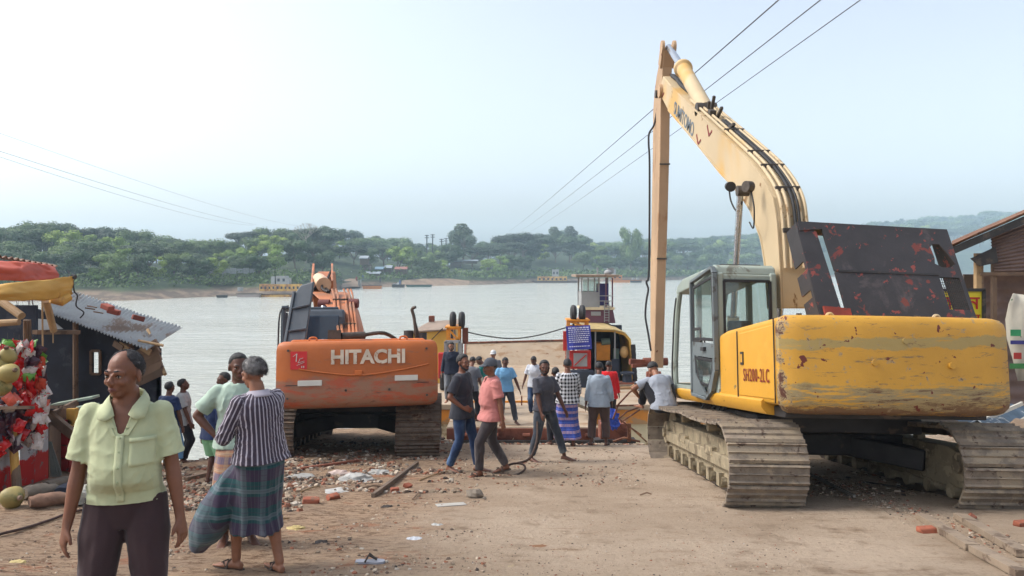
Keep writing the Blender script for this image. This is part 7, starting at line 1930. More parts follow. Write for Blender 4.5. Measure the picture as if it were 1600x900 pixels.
    # coconuts
    Mco = mat('green_coconut', rgb(150, 134, 78), rough=.6, var=.18, vs=5, rnd=.12, layers=[(rgb(112, 108, 60), 3, .55, .1), (rgb(96, 76, 54), 6, .68, .04)])
    def coconut(p, s_, label, rot=0.3):
        o_ = thing('coconut', label, 'coconut', p, 0, 'green coconuts at the snack stall'); mb = MB(); rings = []
        for k in range(11):
            v = k/10; r_ = s_*sin(pi*min(.999, max(.001, v)))**.8*(1+.05*cos(3*0)); z = s_*1.25*(.5-v)*2
            rings.append([Vector((r_*cos(a)*(1+.06*cos(3*a)), r_*sin(a)*(1+.06*cos(3*a)), z)) for a in [2*pi*i/16 for i in range(16)]])
        R3 = Matrix.Rotation(rot, 3, 'Y') @ Matrix.Rotation(.5, 3, 'X'); mb.loft([[R3 @ q+Vector(p) for q in r_] for r_ in rings[::-1]]); mb.build('husk', Mco, o_, smooth=60)
        mb = MB(); tp = Vector(p)+R3 @ Vector((0, 0, s_*1.22)); mb.cyl(tp, tp+R3 @ Vector((0, 0, .03)), .03, .022, n=8); mb.build('stalk', M_wood, o_)
    coconut(P(11, 557, 9.15), .105, 'highest green coconut of the hanging cluster at the left edge'); coconut(P(14, 583, 9.0), .115, 'largest green coconut hanging in the middle of the cluster', 1.2)
    coconut(P(-2, 572, 9.1), .11, 'coconut cut by the left picture edge, beside the largest one'); coconut(P(2, 604, 9.05), .11, 'lowest coconut of the hanging cluster', .1)
    g = G(19, 793); coconut((g.x, g.y, g.z+.11), .118, 'yellow-green coconut lying alone on the ground before the stall', 1.45)
snack_stall()
def back_shack():
    t = thing('river_shack', 'dark tarpaulin-walled shack under a sagging corrugated tin roof behind the snack stall', 'shack', (-7.0, 12.6, -1.7))
    Dn = 12.0; Df = 14.2
    corrugated(P(66, 484, 12.6), P(232, 546, 11.8), P(286, 512, 14.2), P(105, 452, 14.8), 34, .022, 'tin_roof', M_tin, t)
    # walls
    def slab(q, nm, m_, off=(0, .06, 0)):
        mb = MB(); off = Vector(off); mb.add(list(q)+[p+off for p in q], [(0, 1, 2, 3), (7, 6, 5, 4), (0, 4, 5, 1), (1, 5, 6, 2), (2, 6, 7, 3), (3, 7, 4, 0)]); return mb.build(nm, m_, t)
    D = 12.8; zb = -1.95
    def W(px, py, D_=D): return P(px, py, D_)
    # front wall of dark tarpaulin, leaving the small window open
    def wq(x0, x1, y0a, y0b, y1): a, b = W(x0, y1), W(x1, y1); c, d = W(x1, y0b), W(x0, y0a); return [a, b, c, d]
    slab(wq(40, 144, 478, 508, 710), 'tarpaulin_wall', M_dtarp); slab(wq(158, 250, 512, 545, 700), 'tarpaulin_wall', M_dtarp)
    slab(wq(144, 158, 508, 512, 549), 'tarpaulin_wall', M_dtarp); slab(wq(144, 158, 583, 583, 700), 'tarpaulin_wall', M_dtarp)
    slab([P(250, 700, 12.8), P(238, 700, 15.4), P(240, 500, 15.4), P(250, 540, 12.8)], 'end_wall', M_dtarp, (-.06, 0, 0))
    mb = MB(); 
    for a, b in (((144, 548), (144, 584)), ((158, 548), (158, 584)), ((144, 584), (158, 584)), ((144, 548), (158, 548))): mb.bar(W(*a)+Vector((0, -.03, 0)), W(*b)+Vector((0, -.03, 0)), .04, .04)
    wf = mb.build('window_frame', M_wood, t)
    mb = MB(); mb.prism([(W(150, 0)[0], W(0, 580)[2]), (W(157, 0)[0], W(0, 580)[2]), (W(157, 0)[0], W(0, 552)[2]), (W(150, 0)[0], W(0, 552)[2])], 'y', D+.5, D+.52); mb.build('white_sheet', mat('white_sheet', rgb(214, 218, 220), rough=.8), wf)
    slab([P(56, 516, 12.6), P(98, 514, 12.6), P(80, 500, 12.6), P(56, 498, 12.6)], 'pale_sheet', mat('grey_white_sheet', rgb(178, 182, 184), var=.2, vs=3), (0, .02, 0))
    # leaning planks of the right end, posts
    for i in range(5):
        y0 = 536+i*11.5; a, b = P(207-i*1.0, y0+22, 12.3), P(246+i*2.4, y0-2, 12.3)
        mb = MB(); mb.bar(a, b, .05, .115); mb.build('plank', M_wood, t)
    for a, b, r in ((P(243, 512, 13.8), P(243, 600, 13.8), .05), (P(231, 515, 13.0), P(258, 585, 12.25), .03), (P(216, 532, 12.0), P(255, 540, 12.0), .022), (P(205, 530, 12.6), P(205, 700, 12.6), .05), (P(118, 500, 12.7), P(118, 700, 12.7), .045)):
        mb = MB(); mb.cyl(a, b, r, n=8); mb.build('pole', M_bam if r < .04 else M_wood, t, smooth=True)
    for i, (x, m_) in enumerate(((178, M_wood), (186, M_bam), (193, M_wood), (221, M_bam))):
        mb = MB(); a, b = P(x, 536+i*2, 12.2), P(x+14, 545+i*2, 12.15); mb.bar(a, b, .03, .10); mb.build('stored_board', m_, t)
    # things weighing down the roof
    Mrb = mat('dull_red_brick', rgb(126, 66, 54), rough=.9, var=.25, rnd=.2)
    for i, (px, py, lab) in enumerate(((168, 480, 'upper broken brick of the touching pair on the tin roof'), (178, 487, 'lower broken brick of the touching pair on the tin roof'), (216, 497, 'single red brick lying toward the right of the tin roof'))):
        p = P(px, py, 12.75+.25*i); mb = MB(); mb.box(p, (.20, .13, .09), Matrix.Rotation(-.35+.5*i, 3, 'Z') @ Matrix.Rotation(.3, 3, 'Y')); tag(mb.build('brick', Mrb, bevel=.015), lab, 'brick')
    for i, (px, py) in enumerate(((136, 478), (146, 487), (133, 481))):
        mb = MB(); a = P(px, py, 12.6); mb.bar(a, a+Vector((.14, .05, -.03)), .03, .02); tag(mb.build('stick', M_wood), ['short stick left end of the tin roof', 'short stick lower on the tin roof by the rope', 'pale twig beside the rope on the tin roof'][i], 'stick')
    # benches and clutter in front
    for (a, b, w, h_, nm, m_, lab) in ((P(85, 632, 11.6), P(150, 620, 11.6), .22, .04, 'bench', mat('pale_green_board', rgb(150, 164, 146), rough=.8), 'pale green bench board in front of the dark shack, upper one'), (P(118, 638, 11.2), P(150, 633, 11.2), .2, .04, 'bench', MATS['pale_green_board'], 'pale green bench board half hidden by the man, lower one'),
                                       (P(66, 640, 10.2), P(118, 682, 9.9), .06, .14, 'timber', M_wood, 'brown timber leaning down from the counter to the right'), (P(70, 672, 10.8), P(116, 660, 10.8), .10, .10, 'yellow_beam', M_ytarp, 'yellow painted beam behind the leaning timber')):
        tt = tag(MB(), None) if False else None
        mb = MB(); mb.bar(a, b, w, h_); tag(mb.build(nm, m_, bevel=.006), lab, nm.split('_')[-1])
    for px in (92, 140): 
        pass
    Mrp = mat('red_painted_wood', rgb(140, 24, 26), rough=.6, var=.2, layers=[(rgb(70, 40, 40), 4, .58, .08)])
    c = thing('red_crate', 'red painted crate standing behind the end of the stall counter', 'crate', P(92, 700, 10.9)); p = P(94, 690, 11.0)
    for i in range(4): mb = MB(); mb.box(p+Vector((0, -.25, -.28+.19*i)), (.52, .03, .17)); mb.build('slat', Mrp, c)
    for s_ in (-1, 1): mb = MB(); mb.box(p+Vector((s_*.27, 0, 0)), (.03, .5, .76)); mb.build('side', Mrp, c)
    mb = MB(); mb.box(p+Vector((.3, -.2, .42)), (.12, .1, .22)); mb.build('corner_post', M_ytarp, c)
    b_ = thing('broom', 'grey-green besom leaning against the right end of the counter', 'broom', P(87, 742, 9.9)); mb = MB(); rr = random.Random(3); a = P(78, 690, 10.0)
    for i in range(40): mb.bar(a+Vector((rr.uniform(-.02, .02), 0, 0)), P(88+rr.uniform(-9, 8), 742+rr.uniform(-4, 4), 9.9), .008)
    mb.build('twigs', mat('grey_twigs', rgb(110, 112, 104)), b_)
back_shack()
def sacks():
    rr = random.Random(5)
    Ms = mat('old_sack', rgb(124, 94, 76), rough=.95, var=.25, vs=4, bump=.6, bs=12, layers=[(rgb(84, 60, 52), 3, .54, .08, 8)])
    Mg = mat('grey_sack', rgb(120, 108, 94), rough=.95, var=.25, vs=4, bump=.6, bs=12)
    def lump(px0, py0, px1, py1, r, m_, name, lab, cat):
        a, b = G(px0, py0), G(px1, py1); a.z += r*.8; b.z += r*.8; mb = MB(); n = 9; rings = []
        d = (b-a).normalized(); s_ = d.cross(Vector((0, 0, 1))).normalized()
        for k in range(n):
            v = k/(n-1); c = a.lerp(b, v); q = r*(.55+.5*sin(pi*min(.96, max(.04, v)))**.5)
            rings.append([c+s_*q*cos(t)*(1.15+.18*noise.noise(Vector((k*.7, t, r*9))))+Vector((0, 0, 1))*q*sin(t)*(.85+.2*noise.noise(Vector((k*.8, t+3, r*7)))) for t in [2*pi*i/14 for i in range(14)]])
        mb.loft(rings); tag(mb.build(name, m_, smooth=60), lab, cat)
    lump(46, 794, 110, 786, .085, Ms, 'rolled_mat', 'rolled brown mat lying beside the lone coconut', 'mat')
    lump(36, 782, 85, 774, .10, Mg, 'sack', 'flat grey sack behind the rolled brown mat', 'sack')
    lump(72, 764, 118, 755, .07, Mg, 'sack', 'stained sack farther back by the foot of the counter', 'sack')
    lump(96, 778, 112, 770, .09, M_dtarp, 'bag', 'dark plastic bag by the end of the rolled mat', 'bag')
    lump(122, 792, 150, 778, .12, mat('white_net_bag', rgb(150, 148, 136), var=.3, vs=8, bump=.8), 'net_bag', 'whitish net bag showing beside the man in green', 'bag')
    lump(82, 728, 120, 714, .06, Mrp_ if False else MATS['red_painted_wood'], 'red_bundle', 'dark red bundle behind the besom', 'bundle')
sacks()
# ============================================================ HUT AND CLUTTER ON THE RIGHT
def right_hut():
    t = thing('tin_hut', 'dark corrugated tin hut with overhanging roof at the right edge', 'hut', (9.5, 13.6, -1.2))
    D0, D1 = 13.0, 15.5
    def X(px, D=D0): return P(px, 0, D)[0]
    def Z(py, D=D0): return P(0, py, D)[2]
    corrugated(P(1488, 384, D0), P(1488, 378, D1+1.5), P(1710, 282, D1+1.5), P(1710, 286, D0), 30, .02, 'tin_roof', M_tinr, t)
    mb = MB(); mb.bar(P(1490, 391, D0+.05), P(1710, 297, D0+.05), .05, .12); mb.build('barge_board', M_black, t)
    for k in range(5):
        mb = MB(); mb.bar(P(1500+k*42, 386-k*17.5, D0+.2), P(1500+k*42, 384-k*17.5, D1+1.4), .06, .08); mb.build('rafter', M_black, t)
    mb = MB(); q = [P(1512, 400, D0+.3), P(1560, 378, D0+.3), P(1560, 412, D0+.3)]; 
    q = [P(1518, 404, D0+.2), P(1556, 386, D0+.2), P(1560, 410, D0+.2), P(1532, 416, D0+.2)]; off = Vector((0, .04, 0)); mb.add(q+[p+off for p in q], [(0, 1, 2, 3), (7, 6, 5, 4), (0, 4, 5, 1), (1, 5, 6, 2), (2, 6, 7, 3), (3, 7, 4, 0)]); mb.build('bracket_board', M_black, t)
    corrugated(P(1553, 428, D0+.3), P(1548, 372, D0+.3), P(1720, 300, D0+.3), P(1720, 428, D0+.3), 12, .018, 'upper_wall', mat('grey_brown_tin', rgb(112, 94, 88), rough=.8, var=.2, vs=2, layers=[(rgb(112, 92, 82), 2, .56, .1, 7)]), t)
    for px, w_, m_ in ((1547, .09, M_bam), (1573, .07, M_wood), (1553, .05, M_wood)):
        mb = MB(); mb.bar((X(px), D0+.35, -1.6), (X(px), D0+.35, Z(395)), w_); mb.build('post', m_, t)
    mb = MB(); mb.bar((X(1548), D0+.3, Z(428)), (X(1720), D0+.3, Z(428)), .05, .06); mb.build('lintel', M_wood, t)
    mb = MB(); mb.prism([(X(1555), -1.6), (X(1578), -1.6), (X(1578), Z(429)), (X(1555), Z(429))], 'y', D0+.9, D0+.94); mb.build('door_leaf', mat('grey_brown_door', rgb(84, 72, 66), var=.2), t)
    corrugated((X(1582), D0+1.2, -1.5), (X(1582), D0+1.2, Z(430)), (X(1720), D0+1.2, Z(430)), (X(1720), D0+1.2, -1.5), 12, .02, 'rear_wall', MATS['grey_brown_tin'], t)
    # yellow sign with Bengali lettering
    s_ = thing('sign_board', 'yellow signboard with red Bengali lettering and dark frame beside the hut', 'sign', P(1490, 503, 12.2)); D = 12.2
    x0, x1, z0, z1 = P(1440, 0, D)[0], P(1536, 0, D)[0], P(0, 512, D)[2], P(0, 453, D)[2]
    mb = MB(); mb.prism([(x0, z0-.6), (x1, z0-.6), (x1, z1), (x0, z1)], 'y', D, D+.03); mb.build('panel', mat('sign_yellow', rgb(222, 204, 44), rough=.5, var=.05), s_)
    mb = MB(); mb.bar((x0, D-.01, z1), (x1+.02, D-.01, z1), .05); mb.bar((x1, D-.01, z1), (x1, D-.01, z0-.7), .05); mb.bar((x0, D-.01, z1), (x0, D-.01, z0-.7), .05); mb.build('frame', M_black, s_)
    Mr = mat('sign_red', rgb(176, 30, 24), rough=.5)
    text_obj('\u09b8\u09be\u09ac\u09a7\u09be\u09a8', 'red_lettering', .30, Mr, s_, Vector((x1-.07, D-.015, P(0, 474, D)[2])), R_FACE, .004, align='RIGHT', width=1.0, bold=.004)
    text_obj('\u099a\u09b2\u09be\u099a\u09b2 \u0995\u09b0\u09c7\u09ae\u09c7\u09a8', 'red_lettering', .17, Mr, s_, Vector((x1-.06, D-.015, P(0, 497, D)[2])), R_FACE, .004, align='RIGHT', width=1.0, bold=.003)
    # printed sack hung as a banner
    b_ = thing('printed_banner', 'off-white printed sheet hanging from the hut at the right edge', 'banner', P(1590, 600, 11.6)); D = 11.6; rows = []
    L_ = [(1583, 458), (1578, 475), (1574, 500), (1576, 530), (1583, 560), (1589, 595)]
    for j, (lx, ly) in enumerate(L_): rows.append([P(lx+(1662-lx)*i/10, ly+(3-j)*i*.4, D)+Vector((0, .05*sin(i*1.1+j*.7), 0)) for i in range(11)])
    mb = MB(); mb.grid(rows); o = mb.build('sheet', mat('printed_sheet', rgb(188, 182, 166), rough=.7, var=.08, vs=3, layers=[(rgb(150, 126, 84), 3.5, .60, .05, 6), (rgb(96, 120, 96), 6, .68, .02, 3)]), b_, smooth=60); o.modifiers.new('s', 'SOLIDIFY').thickness = .006
    for (px, py, w_, h_, c, nm) in ((1587, 520, .16, .10, rgb(46, 140, 90), 'green_mark'), (1592, 535, .26, .06, rgb(50, 50, 120), 'blue_mark'), (1590, 556, .12, .10, rgb(180, 50, 44), 'red_mark'), (1592, 572, .28, .08, rgb(60, 130, 70), 'green_mark')):
        mb = MB(); mb.box(P(px, py, D-.09), (w_, .006, h_)); mb.build(nm, mat('print_'+nm+str(py), c, rough=.6), b_)
    # tarpaulins and planks behind the right crawler
    Mbt = mat('blue_grey_tarpaulin', rgb(72, 90, 106), rough=.6, var=.25, vs=3, layers=[(rgb(168, 172, 172), 2.2, .58, .04, 6)])
    o = thing('tarpaulin_heap', 'crumpled blue-grey tarpaulin heap with white edging behind the right crawler', 'tarpaulin', (8.6, 11.6, -.6)); rows = []
    for j in range(12):
        v = j/11; r_ = []
        for i in range(26):
            u = i/25; p = P(1405+u*230, 652-14*sin(u*3)+v*36-14*(u > .6)*(u-.6), 11.9-1.3*v); p += Vector((0, .1, .13))*(noise.noise(Vector((i*.33, j*.4, 2)))+1.1*(.5-abs(noise.noise(Vector((i*.5, j*.5, 8)))))); r_.append(p)
        rows.append(r_)
    mb = MB(); mb.grid(rows); q = mb.build('sheet', Mbt, o, smooth=60); q.modifiers.new('s', 'SOLIDIFY').thickness = .01
    for pts in (((1510, 668), (1540, 655), (1575, 640), (1598, 630)), ((1526, 682), (1545, 690), (1605, 652))):
        mb = MB(); p3 = [P(px, py, 11.0) for px, py in pts]
        for a, b in zip(p3, p3[1:]): mb.bar(a, b, .04, .05)
        mb.build('white_edging', M_white, o)
    g = thing('green_boat_hull', 'overturned dull green hull seen under the counterweight', 'boat', P(1390, 655, 13)); mb = MB(); a, b = P(1328, 652, 13), P(1462, 658, 13); rings = []
    for k in range(9):
        v = k/8; c = a.lerp(b, v); w_ = .55*sin(pi*min(.97, max(.03, v)))**.5; rings.append([c+Vector((0, w_*cos(t), .20*w_*2*sin(t))) for t in [pi*i/8 for i in range(9)]]+[c+Vector((0, -w_, -.25)), c+Vector((0, w_, -.25))][:0])
    mb.loft(rings); mb.build('hull', mat('dull_green', rgb(92, 110, 82), var=.15), g, smooth=60)
    for i, (px, py, w_, h_, c) in enumerate(((1312, 650, .22, .28, rgb(188, 194, 200)), (1336, 650, .16, .2, rgb(90, 120, 150)), (1350, 650, .2, .16, rgb(60, 60, 66)), (1478, 662, .3, .22, rgb(196, 180, 150)), (1497, 668, .18, .3, rgb(170, 110, 76)))):
        mb = MB(); p = P(px, py, 12.4); mb.box(p, (w_, .3, h_), Matrix.Rotation(.3*i, 3, 'Z')); mb.box(p+Vector((0, 0, h_/2+.02)), (w_*.6, .2, .05)); tag(mb.build('box', mat('clutter_%d' % i, c, rough=.7, var=.2), bevel=.02), ['white carton', 'blue carton', 'black carton', 'cream carton by the tarpaulin', 'brown carton by the tarpaulin'][i]+' seen beneath the yellow counterweight', 'carton')
    # rocks at the far right
    mb = MB(); p = P(1598, 672, 10.8); mb.ell(p, (.22, .2, .16), 10, 7, jit=.12); tag(mb.build('rock', mat('pale_rock', rgb(150, 128, 106), var=.2, bump=.5)), 'round pale rock at the right edge beside the tarpaulin', 'rock')
right_hut()
# ============================================================ LITTER, RUBBLE AND GROUND DETAIL
def rubble():
    m, nt, b, oc = newmat('rubble'); geo = nt.nodes.new('ShaderNodeNewGeometry'); r = nt.nodes.new('ShaderNodeValToRGB'); r.color_ramp.interpolation = 'CONSTANT'
    cols = [(0, rgb(150, 132, 112)), (.16, rgb(176, 160, 140)), (.30, rgb(128, 84, 62)), (.44, rgb(92, 76, 64)), (.60, rgb(138, 88, 66)), (.68, rgb(168, 158, 144)), (.73, rgb(130, 114, 96)), (.90, rgb(64, 54, 48))]
    e = r.color_ramp.elements; e[0].position = 0; e[0].color = cols[0][1]; e[1].position = cols[1][0]; e[1].color = cols[1][1]
    for p_, c in cols[2:]: q = e.new(p_); q.color = c
    nt.links.new(geo.outputs['Random Per Island'], r.inputs[0])
    col = nmix(nt, nstep(nt, nnoise(nt, oc, 20, 5), .4, .6), r.outputs[0], (.2, .16, .12, 1), 'MIX') if False else r.outputs[0]
    nt.links.new(col, b.inputs['Base Color']); b.inputs['Roughness'].default_value = .9
    rr = random.Random(21)
    def shard(mb, p, s_, flat=.5):
        R_ = Matrix.Rotation(rr.uniform(0, 6.28), 3, 'Z') @ Matrix.Rotation(rr.uniform(-.5, .5), 3, 'X'); n = rr.choice((4, 5, 6)); a0 = rr.uniform(0, 6)
        lo = []; hi = []
        for i in range(n):
            a = a0+2*pi*i/n; q = rr.uniform(.65, 1.1); lo.append(p+R_ @ Vector((cos(a)*s_*q, sin(a)*s_*q*.75, -s_*flat*.5))); k = rr.uniform(.6, .85); hi.append(p+R_ @ Vector((cos(a)*s_*q*k, sin(a)*s_*q*.75*k, s_*flat*rr.uniform(.35, .8))))
        mb.add(lo+hi, [tuple(range(n, 2*n))]+[(i, (i+1) % n, n+(i+1) % n, n+i) for i in range(n)])
    def field(n, fn, smin, smax, name, label, flat=.5):
        mb = MB()
        for _ in range(n):
            q = fn()
            if q is None: continue
            x, y = q; s_ = smin+(smax-smin)*rr.random()**2.6; shard(mb, Vector((x, y, ground_z(x, y)+s_*.12)), s_, flat)
        tag(mb.build(name, m), label, 'rubble', kind='stuff')
    def px_region(x0, x1, y0, y1, pw=1.0, clump=0.0, seed=0):
        def f():
            px, py = rr.uniform(x0, x1), y0+(y1-y0)*rr.random()**pw; D = 1862/max(6, py-567.5); x = (px-800)/F*D
            if clump and noise.noise(Vector((x*1.1, D*1.6, seed)))+.25*noise.noise(Vector((x*4, D*5, seed))) < clump: return None
            return x, D
        return f
    field(5200, px_region(238, 470, 700, 800, 1.6, -.15, 2), .012, .075, 'rubble', 'pale stones and broken brick strewn along the left waterline', .6)
    field(5200, px_region(440, 720, 686, 770, 1.0, -.1, 4), .010, .060, 'rubble', 'broken brick and litter under and around the orange excavator', .6)
    field(3000, px_region(230, 760, 735, 900, 1.0, .10, 6), .005, .030, 'gravel', 'loose gravel and crumbs of brick on the soil in the left foreground', .5)
    field(1200, px_region(0, 330, 770, 900, 1.0, .12, 8), .004, .020, 'gravel', 'dark crumbs of soil at the lower left', .5)
    field(2600, px_region(640, 1250, 735, 900, 1.0, -.5, 10), .003, .013, 'gravel', 'fine grit scattered over the concrete ramp', .5)
    field(1500, px_region(690, 1010, 700, 760, 1.0, -.2, 12), .006, .035, 'gravel', 'small stones where the ramp meets the landing', .5)
    # reddish broken brick heaped before the apron
    def band():
        px = rr.uniform(690, 1005); D = rr.uniform(15.0, 18.2); return (px-800)/F*D, D
    field(2600, band, .02, .085, 'brick_rubble', 'reddish broken brick piled before the landing apron', .6)
    # beneath and beside the right crawler
    def chan():
        t = rr.random(); a, b_ = G(1262, 745), G(1590, 868); p = a.lerp(b_, t); return p.x+rr.gauss(0, .16)+.1, p.y+rr.gauss(0, .12)
    field(1100, chan, .005, .030, 'gravel', 'debris collected in the channel under the right crawler', .5)
    field(600, lambda: (rr.uniform(3.2, 5.4), rr.uniform(8.9, 12.5)), .01, .05, 'rubble', 'stones lying between the two crawlers of the yellow excavator', .5)
rubble()
def litter():
    rr = random.Random(31)
    def stone(px, py, s_, m_, lab, name='rock', cat='rock', fl=.6, jit=.16):
        g = G(px, py); mb = MB(); mb.ell((g.x, g.y, g.z+s_*fl*.5), (s_, s_*.8, s_*fl), 9, 6, Matrix.Rotation(rr.uniform(0, 3), 3, 'Z'), jit=jit, rnd=rr); tag(mb.build(name, m_, bevel=0), lab, cat)
    Mgr = mat('grey_stone', rgb(104, 94, 82), var=.2, bump=.6, bs=20); Mbr = mat('orange_brick', rgb(142, 80, 58), rough=.9, var=.2, vs=6, bump=.5, bs=25, layers=[(rgb(120, 84, 66), 8, .58, .06)]); Mdk = mat('dark_lump', rgb(52, 44, 40), var=.3)
    stone(742, 777, .115, Mgr, 'grey boulder in the middle of the ramp left of centre'); stone(757, 780, .03, Mgr, 'pebble touching the right side of the grey boulder', 'pebble', 'pebble')
    def brick(px, py, rz, lab, k=1.0, tilt=0.0, half=1.0):
        g = G(px, py); R_ = Matrix.Rotation(rz, 3, 'Z') @ Matrix.Rotation(tilt, 3, 'X'); mb = MB(); mb.box((g.x, g.y, g.z+.035*k), (.23*k*half, .11*k, .075*k), R_); mb.v = [tuple(Vector(v)+Vector((rr.uniform(-1, 1), rr.uniform(-1, 1), rr.uniform(-.6, .6)))*.022*k) for v in mb.v]; tag(mb.build('brick', Mbr, bevel=.012), lab, 'brick')
    brick(1449, 832, .15, 'orange brick lying alone on the ramp edge at lower right', .75)
    brick(1519, 812, .9, 'bright orange brick half under the right crawler edge', .6, .5); brick(1598, 822, .3, 'orange brick cut by the right picture edge', .7)
    brick(617, 768, .4, 'orange brick fragment beside the steel rail, left one', .7, .2, .7); brick(637, 762, 1.2, 'darker orange brick fragment right of its neighbour by the rail', .7, .4, .6)
    brick(487, 786, .1, 'flat orange brick fragment at the left of the clay smear', .8, .1); brick(520, 780, .7, 'orange brick fragment pointing to the rail', .8, .4, .8)
    # white slab, boards, rail
    def board(p0, p1, w_, h_, m_, name, lab, cat):
        a, b_ = G(*p0), G(*p1); a.z += h_*.6; b_.z += h_*.6; mb = MB(); mb.bar(a, b_, w_, h_); tag(mb.build(name, m_, bevel=.004), lab, cat)
    board((682, 791), (727, 788), .10, .012, mat('white_slab', rgb(160, 156, 148), var=.12, layers=[(rgb(110, 100, 90), 9, .68, .03)]), 'board', 'flat white board with holes lying before the grey boulder', 'board')
    board((583, 778), (652, 726), .05, .05, mat('rail_steel', rgb(112, 96, 82), metal=.3, var=.2), 'rail', 'steel rail running from the ground towards the orange excavator track', 'rail')
    board((322, 706), (262, 735), .09, .06, M_wood, 'timber', 'weathered timber on the rubble beside the boy in navy', 'timber'); board((290, 752), (330, 742), .07, .05, M_wood, 'timber', 'short timber near the feet of the boy in navy', 'timber')
    board((470, 735), (560, 722), .05, .04, M_rustface, 'bar', 'rusty bar under the rear of the orange excavator', 'bar')
    # channel edge: concrete kerb pieces beside the right crawler
    Mk = mat('broken_concrete', rgb(132, 116, 98), rough=.95, var=.15, vs=4, bump=.5, bs=20, layers=[(rgb(96, 80, 66), 4, .55, .08)])
    for i, (a, b_) in enumerate((((1500, 812), (1600, 872)), ((1440, 812), (1520, 862)), ((1525, 864), (1600, 905)))):
        board(a, b_, .12, .06, Mk, 'kerb', ['raised concrete kerb running out under the right crawler', 'broken inner kerb left of the channel, upper length', 'broken inner kerb left of the channel, lower length'][i], 'kerb')
    board((1262, 742), (1335, 778), .035, .035, mat('pale_hose', rgb(128, 122, 112)), 'pipe', 'pale pipe lying between the two crawlers', 'pipe')
    # crumpled plastic
    def crumple(px, py, s_, m_, name, lab, cat, fl=.5):
        g = G(px, py); mb = MB(); rows = []; seed = px*.37
        nu, nv = 18, 9
        for j in range(nv+1):
            th = pi*.5*j/nv; r_ = []
            for i in range(nu+1):
                ph = 2*pi*(i % nu)/nu; q = Vector((sin(th)*cos(ph), sin(th)*sin(ph), cos(th))); k = 1+.45*noise.noise(q*2.2+Vector((seed, 0, 0)))+.30*(.5-abs(noise.noise(q*5+Vector((seed, 2, 0)))))
                r_.append(Vector((g.x+q.x*s_*k*1.3, g.y+q.y*s_*k, g.z-.01+q.z*s_*k*fl)))
            rows.append(r_)
        mb.grid(rows); tag(mb.build(name, m_), lab, cat)
    Mpl = mat('white_plastic', rgb(164, 162, 156), rough=.35, var=.08); Mye = mat('yellow_wrapper', rgb(176, 156, 100), rough=.6, var=.15)
    crumple(557, 750, .17, Mpl, 'plastic_bag', 'crumpled white plastic bag behind the striped man, biggest piece of litter', 'plastic bag'); crumple(531, 742, .13, mat('pinkish_plastic', rgb(180, 160, 150), rough=.5), 'plastic_bag', 'pinkish crumpled bag left of the big white one', 'plastic bag')
    crumple(592, 739, .11, Mpl, 'plastic_bag', 'small white plastic bag right of the big one', 'plastic bag'); crumple(470, 745, .14, Mpl, 'plastic_bag', 'flat white plastic scrap near the orange excavator\'s left track', 'plastic bag', .25); crumple(528, 767, .12, mat('clear_plastic', rgb(168, 166, 160), rough=.3), 'plastic_bag', 'greyish plastic scrap below the big white bag', 'plastic bag', .25)
    crumple(463, 826, .06, Mye, 'wrapper', 'pale yellow wrapper beside the striped man', 'wrapper', .6); crumple(27, 878, .05, Mye, 'wrapper', 'long yellow wrapper at the lower left corner', 'wrapper', .35); crumple(502, 848, .05, Mdk, 'rag', 'black rag lump in the left foreground', 'rag'); crumple(605, 792, .05, Mdk, 'rag', 'small black lump near the rail', 'rag')
    crumple(682, 820, .045, Mpl, 'paper', 'small white paper scrap in the middle ground', 'paper', .4); crumple(647, 842, .055, mat('grey_white_paper', rgb(170, 172, 176)), 'paper', 'folded grey-white paper left of centre foreground', 'paper', .4); crumple(380, 742, .09, Mpl, 'plastic_bag', 'white bag on the rubble behind the striped man', 'plastic bag', .4)
    crumple(800, 885, .04, mat('dry_leaf', rgb(170, 152, 116)), 'leaf', 'dry pale leaf in the centre foreground', 'leaf', .2); crumple(845, 855, .075, mat('brown_leaf', rgb(122, 84, 54)), 'leaf', 'long brown leaf scrap in the foreground right of centre', 'leaf', .12)
    # lone slipper
    g = G(577, 880); s_ = thing('slipper', 'single grey slipper lying upside down in the foreground', 'slipper', g); mb = MB(); prof = [(-.11, .02), (-.08, .035), (0, .030), (.06, .042), (.11, .03), (.125, .01)]
    pl = [(g.x+a, g.y+b_) for a, b_ in prof]+[(g.x+a, g.y-b_) for a, b_ in reversed(prof)]; mb.prism(pl, 'z', g.z+.005, g.z+.022); mb.build('sole', mat('slipper_grey', rgb(150, 152, 160)), s_)
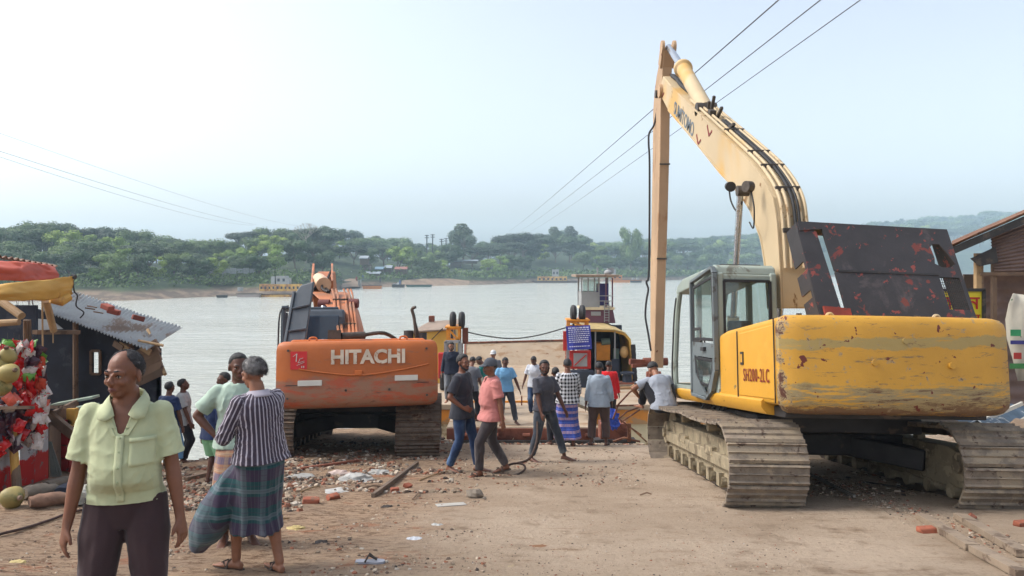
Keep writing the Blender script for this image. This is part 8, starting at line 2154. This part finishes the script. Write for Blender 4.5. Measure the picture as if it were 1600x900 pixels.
    mb = MB(); mb.tube([g+Vector((-.03, -.035, .02)), g+Vector((.0, -.02, .07)), g+Vector((.06, 0, .03))], .008, 6); mb.tube([g+Vector((-.03, .035, .02)), g+Vector((.0, .02, .07)), g+Vector((.06, 0, .03))], .008, 6); mb.build('strap', Mdk, s_)
    # steel loop with a rope tail
    mb = MB(); c = G(803, 738); pts = []
    for k in range(25):
        a = 2*pi*k/24; pts.append(c+Vector((.16*cos(a)+.05*sin(a), .22*sin(a), .045+.03*sin(a))))
    mb.tube(pts, .016, 7, caps=False); top = G(829, 712); mb.tube(pipe_bend([pts[6], c+Vector((.24, .35, .12)), c+Vector((.36, .75, .30)), c+Vector((.38, 1.1, .55))], 5), .018, 7)
    tag(mb.build('rope_loop', mat('tarry_rope', rgb(66, 50, 42), rough=.9, var=.3)), 'loop of dark rope with its tail rising, on the ramp before the striding man', 'rope')
    # thick cable at the lower left
    mb = MB(); pts = [G(px, py)+Vector((0, 0, .02)) for px, py in ((-30, 848), (0, 838), (40, 828), (80, 815), (112, 803), (150, 798), (210, 800), (290, 790))]
    mb.tube(pipe_bend(pts, 6), .014, 6); tag(mb.build('cable', mat('brown_cable', rgb(70, 48, 40))), 'dark cable lying across the ground at the lower left', 'cable')
    # branch sticks
    n_ = 0
    for (a, b_, lab) in (((405, 820), (452, 812), 'thin pale stick beside the striped man'), ((560, 765), (600, 762), 'short stick left of the brick fragments'), ((655, 752), (700, 738), 'thin dark stick before the orange track'), ((1000, 775), (1018, 774), 'little dark stick before the yellow crawler'), ((300, 830), (340, 812), 'bent twig right of the man in green'), ((655, 768), (645, 782), 'upright splinter by the dark brick fragment'), ((470, 770), (500, 762), 'pale splinter of wood near the clay smear')):
        p, q = G(*a), G(*b_); mb = MB(); mb.tube([p+Vector((0, 0, .015)), (p+q)/2+Vector((.02, .03, .03)), q+Vector((0, 0, .015))], .010, 5); tag(mb.build('stick', M_wood if n_ % 2 else M_bam), lab, 'stick'); n_ += 1
litter()
make_haze()
